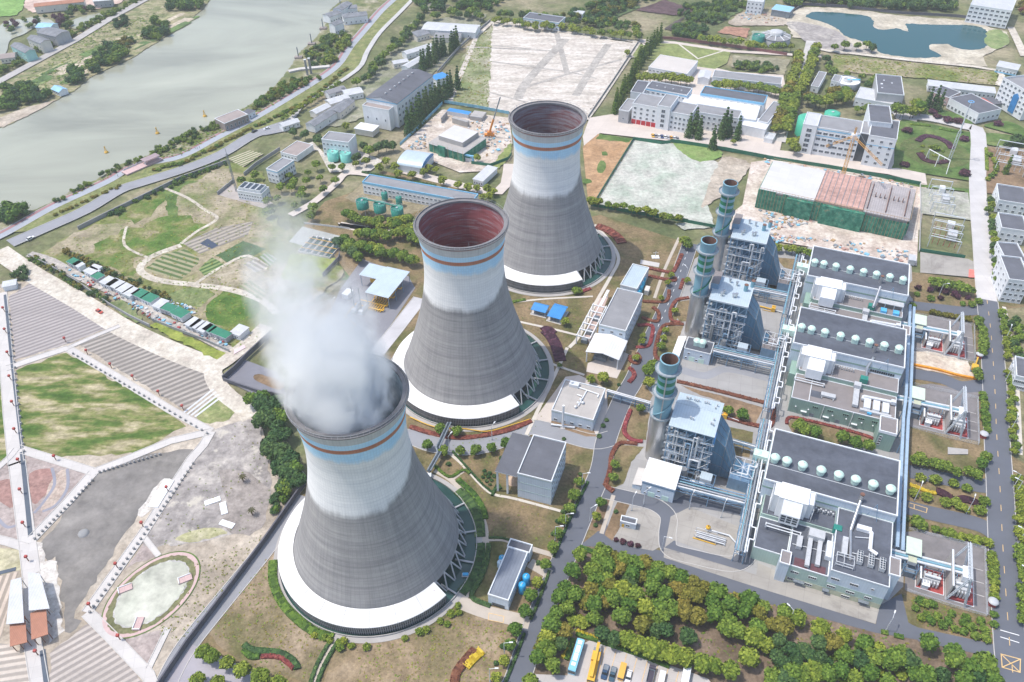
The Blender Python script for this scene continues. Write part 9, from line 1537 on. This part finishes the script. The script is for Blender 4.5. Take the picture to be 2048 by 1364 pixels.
def poly(cf):
 r=float(cf[0])
 for c in cf[1:]:r=mm('MULTIPLY_ADD',Z_,r,c)if not isinstance(r,float)else mm('MULTIPLY_ADD',Z_,r,c)
 return r
dx,dy=mm('SUBTRACT',X_,poly(fx)),mm('SUBTRACT',Y_,poly(fy));dist_=mm('DIVIDE',mm('SQRT',mm('ADD',mm('MULTIPLY',dx,dx),mm('MULTIPLY',dy,dy))),poly(fr))
t_=mm('DIVIDE',mm('SUBTRACT',Z_,z0_),z1_-z0_)
n1=noise(nt,coords(nt,0,.075,1,1,.7),1,8,.66,.7);n2=noise(nt,coords(nt,0,.035),1,3,.6,.3)
billow=mm('ADD',mm('MULTIPLY',mm('SUBTRACT',n1,.5),2.5),mm('MULTIPLY',mm('SUBTRACT',n2,.5),1.2))
core=mm('ADD',mm('SUBTRACT',mm('SUBTRACT',1.1,mm('MULTIPLY',t_,.38)),mm('MULTIPLY',dist_,.8)),mm('MULTIPLY',billow,mm('MULTIPLY_ADD',t_,1.0,.9)))
gap=mm('MULTIPLY',mm('MULTIPLY',mm('SUBTRACT',dx,3.0),.075,clamp=True),mm('SUBTRACT',1.0,mm('MULTIPLY',t_,3.0),clamp=True));core=mm('SUBTRACT',core,mm('MULTIPLY',gap,.6))
dens=mm('MULTIPLY',mm('MULTIPLY',core,1.8,clamp=True),mm('ADD',mm('MULTIPLY_ADD',mm('POWER',mm('SUBTRACT',1.0,t_,clamp=True),1.5),.24,.032),mm('MULTIPLY',mm('POWER',mm('SUBTRACT',1.0,t_,clamp=True),9.0),.9)))
fade=mm('MULTIPLY',mm('SUBTRACT',1.18,dist_),5.0,clamp=True);dens=mm('MULTIPLY',dens,fade)
pvs=nt.nodes.new("ShaderNodeVolumePrincipled");pvs.inputs['Color'].default_value=(1,1,1,1);pvs.inputs['Anisotropy'].default_value=.1;L_.new(dens,pvs.inputs['Density']);L_.new(pvs.outputs[0],nt.nodes['Material Output'].inputs['Volume'])
mb=MB();n=28;ns=len(SPc);rn=random.Random(4);wob=[[1.14+.06*rn.random()for _ in range(n)]for _ in range(ns)]
vs=[(p.x+r*w*cos(2*pi*j/n),p.y+r*w*sin(2*pi*j/n),p.z)for p,r,ww in zip(SPc,SPr,wob)for j,w in enumerate(ww)]
mb.add(vs,[(i*n+j,i*n+(j+1)%n,(i+1)*n+(j+1)%n,(i+1)*n+j)for i in range(ns-1)for j in range(n)]+[tuple(range(n))[::-1],tuple(range((ns-1)*n,ns*n))])
tag(mb.build('steam',m_),'white steam cloud rising from the front cooling tower','steam',None,'stuff')
S.cycles.volume_bounces=14
m_,nt_,b_,L_=nodes('walker');tq=nt_.nodes.new("ShaderNodeTexCoord");sq_=nt_.nodes.new("ShaderNodeSeparateXYZ");L_.new(tq.outputs['Object'],sq_.inputs[0])
dq=nt_.nodes.new("ShaderNodeMath");dq.operation='DIVIDE';dq.inputs[1].default_value=2.0;L_.new(sq_.outputs[2],dq.inputs[0]);L_.new(ramp(nt_,dq.outputs[0],[(0,(.02,.02,.03)),(.43,(.05,.06,.1)),(.74,(.45,.28,.2))],'CONSTANT'),b_.inputs['Base Color'])
bm=bmesh.new();sk_=bm.verts.layers.skin.verify();JV={}
for k_,co,r_ in(('pelvis',(0,0,.92),.15),('chest',(0,0,1.28),.17),('neck',(0,.01,1.46),.06),('head',(0,.02,1.58),.1),('crown',(0,.01,1.7),.085),('hl',(.1,0,.88),.1),('kl',(.11,.14,.5),.065),('al',(.11,.1,.09),.045),('tl',(.11,.24,.04),.04),('hr',(-.1,0,.88),.1),('kr',(-.11,0,.49),.065),('ar',(-.11,-.22,.1),.045),('tr',(-.11,-.1,.04),.04),('sl',(.19,0,1.38),.07),('el',(.25,-.08,1.1),.05),('wl',(.25,.02,.86),.035),('fl',(.25,.06,.77),.035),('sr',(-.19,0,1.38),.07),('er',(-.25,.02,1.1),.05),('wr',(-.25,.16,.9),.035),('fr',(-.25,.22,.82),.035)):
 v=bm.verts.new(co);v[sk_].radius=(r_,r_);JV[k_]=v
JV['pelvis'][sk_].use_root=True
for a,b in('pelvis chest','chest neck','neck head','head crown','pelvis hl','hl kl','kl al','al tl','pelvis hr','hr kr','kr ar','ar tr','chest sl','sl el','el wl','wl fl','chest sr','sr er','er wr','wr fr')if False else[q.split()for q in('pelvis chest','chest neck','neck head','head crown','pelvis hl','hl kl','kl al','al tl','pelvis hr','hr kr','kr ar','ar tr','chest sl','sl el','el wl','wl fl','chest sr','sr er','er wr','wr fr')]:bm.edges.new((JV[a],JV[b]))
pme=bpy.data.meshes.new('person');bm.to_mesh(pme);bm.free();pme.materials.append(m_)
for s_,a_,lb in(("A 1144,872",.6,'walker in dark clothes, left of the three together on the promenade'),("A 1156,874",.5,'walker in dark clothes, middle of the three together on the promenade'),("A 1168,868",.7,'walker in dark clothes, right of the three together on the promenade'),("A 1402,750",3.6,'walker in dark clothes below the brown riverside hall'),("A 1787,534",.5,'walker in dark clothes, left of two near the long verge'),("A 1818,517",.5,'walker in dark clothes, right of two near the long verge'),("A 692,1036",3.6,'walker in dark clothes beside the viewing deck'),("A 1063,912",.5,'walker in dark clothes alone below the riverside bushes')):
 o=bpy.data.objects.new('person',pme);COL.objects.link(o);o.location=g1(s_)+Vector((0,0,.2));o.rotation_euler.z=a_-pi/2;md=o.modifiers.new('Skin','SKIN');o.modifiers.new('Sub','SUBSURF').levels=1;tag(o,lb,'person','walkers on the promenade')
 hm_=MB();hm_.lathe([(.115,1.58),(.12,1.66),(.09,1.76),(0,1.8)],10);hm_.build('hair',steel,o)
def tufts(label,s,n,sz,cols_,seed):
 P=gp(s);rn=random.Random(seed);mb=MB();tint=[];xs=[p.x for p in P];ys=[p.y for p in P];k=0;tr=0
 while k<n and tr<n*20:
  tr+=1;x,y=rn.uniform(min(xs),max(xs)),rn.uniform(min(ys),max(ys));ins=False
  for a,b in zip(P,P[1:]+P[:1]):
   if(a.y>y)!=(b.y>y)and x<(b.x-a.x)*(y-a.y)/(b.y-a.y)+a.x:ins=not ins
  if not ins or any((x-q[0])**2+(y-q[1])**2<39**2 for q in TPOS):continue
  k+=1;w=sz*rn.uniform(.5,1.6);ci=rn.randrange(len(cols_))
  for _ in range(3):
   a=rn.uniform(0,6.28);u=Vector((cos(a),sin(a),0))*w;v=Vector((-sin(a)*.6,cos(a)*.6,rn.uniform(.1,.35)))*w*.8;c=Vector((x+rn.uniform(-w,w)*.6,y+rn.uniform(-w,w)*.6,.3));mb.add([c-u*.6,c+u*.6,c+u*.4+v,c-u*.5+v],[(0,1,2,3)],ci);tint.append(min(1,max(0,rn.gauss(.8,.2))))
 o=mb.build('grass_tufts',[LEAF[c]for c in cols_]);at_=o.data.attributes.new('tint','FLOAT','FACE');at_.data.foreach_set('value',tint);tag(o,label,'grass',None,'stuff')
tufts('weeds and grass tufts over the scrub field',"P 90,510 270,400 440,335 560,470 680,545 545,670 480,700 330,600",1500,.45,('mid','olive','yel'),1);tufts('grass tufts on the lawn below the front tower',"I 100,1120 700,960 1040,1050 960,1340 100,1390",600,.27,('olive','mid','yel'),2);tufts('grass tufts on the worn lawn left of the front tower',"H 1230,1050 1560,620 1620,800 1900,1100 1830,1340 1500,1280",420,.28,('olive','mid'),3);tufts('grass tufts on the lawns between the towers',"E 1000,450 1480,420 1400,870 1200,830 I 1250,600 850,500 600,20",600,.27,('olive','mid','yel'),4);tufts('weeds on the churned earth by the trees',"D 1400,1150 1530,1230 H 1590,150 1570,290 1460,450 1000,560 850,480",120,.3,('olive','yel'),5);tufts('leaf litter tufts on the grove floor',"I 1300,760 1530,570 2048,720 J 1180,1070 1900,1220 400,1250 I 1380,1050",900,.4,('olive','mid'),6);tufts('rough weeds on the near river bank',"A 300,1215 740,985 1060,905 1500,675 1800,495 1800,450 1450,620 1000,840 560,1060",900,.7,('mid','yel','olive'),7);tufts('weeds among the far plots',"A 100,480 640,130 980,60 900,200 500,440 250,560",1100,.8,('mid','dark','yel'),8);tufts('weeds over the rough field below the lake',"C 930,320 1200,350 1890,420 1890,500 1480,460 940,420",500,.8,('olive','yel','mid'),9);tufts('weeds on the greener edge of the ash field',"B 610,590 750,270 890,160 870,630",500,.7,('mid','olive'),10);tufts('weeds on the garden ground by the wall',"H 900,1050 1150,640 1560,480 1340,800 1050,1150",260,.3,('olive','yel'),11);tufts('grass tufts on the right hand beds',"J 1380,840 1880,1010 1850,1110 1420,1010",220,.35,('olive','mid'),12)
b0,rz,L,Wd=rect("D 1740,150 1930,190 2030,100",1.2);t=thing('aeration_basin','row of shallow white walled basins with yellow pipes near the pipe yard trees','basin',b0,rz)
for i in range(5):sub(t,'cell',[concw,basinw],lambda m:(parapet(m,L*i/5+.2,0,L*(i+1)/5-.2,Wd,.05,1.2,.35,0),m.box(L*i/5+.6,.4,.05,L*(i+1)/5-.6,Wd-.4,.7,1)))
for y in(.2,.5,.8):sub(t,'pipe',yel,lambda m:m.tube((0,Wd*y,1.5),(L,Wd*y,1.5),.2,6))
for i in range(4):sub(t,'pump',pipew,lambda m:m.lathe([(.7,1.2),(.7,2.2),(.3,2.6),(0,2.6)],8,(L*(i+1)/5,Wd*.9)))
hz,hnt,hb,hL=nodes('haze_air');hnt.nodes.remove(hb)
pv=hnt.nodes.new("ShaderNodeVolumePrincipled");pv.inputs['Color'].default_value=(.93,.96,1,1);pv.inputs['Density'].default_value=.00013
hL.new(pv.outputs[0],hnt.nodes['Material Output'].inputs['Volume'])
mb=MB();mb.box(-2700,-500,-2.0,2700,3700,262)
hzo=tag(mb.build('haze',hz),'thin pale haze over the whole scene','haze',None,'stuff')
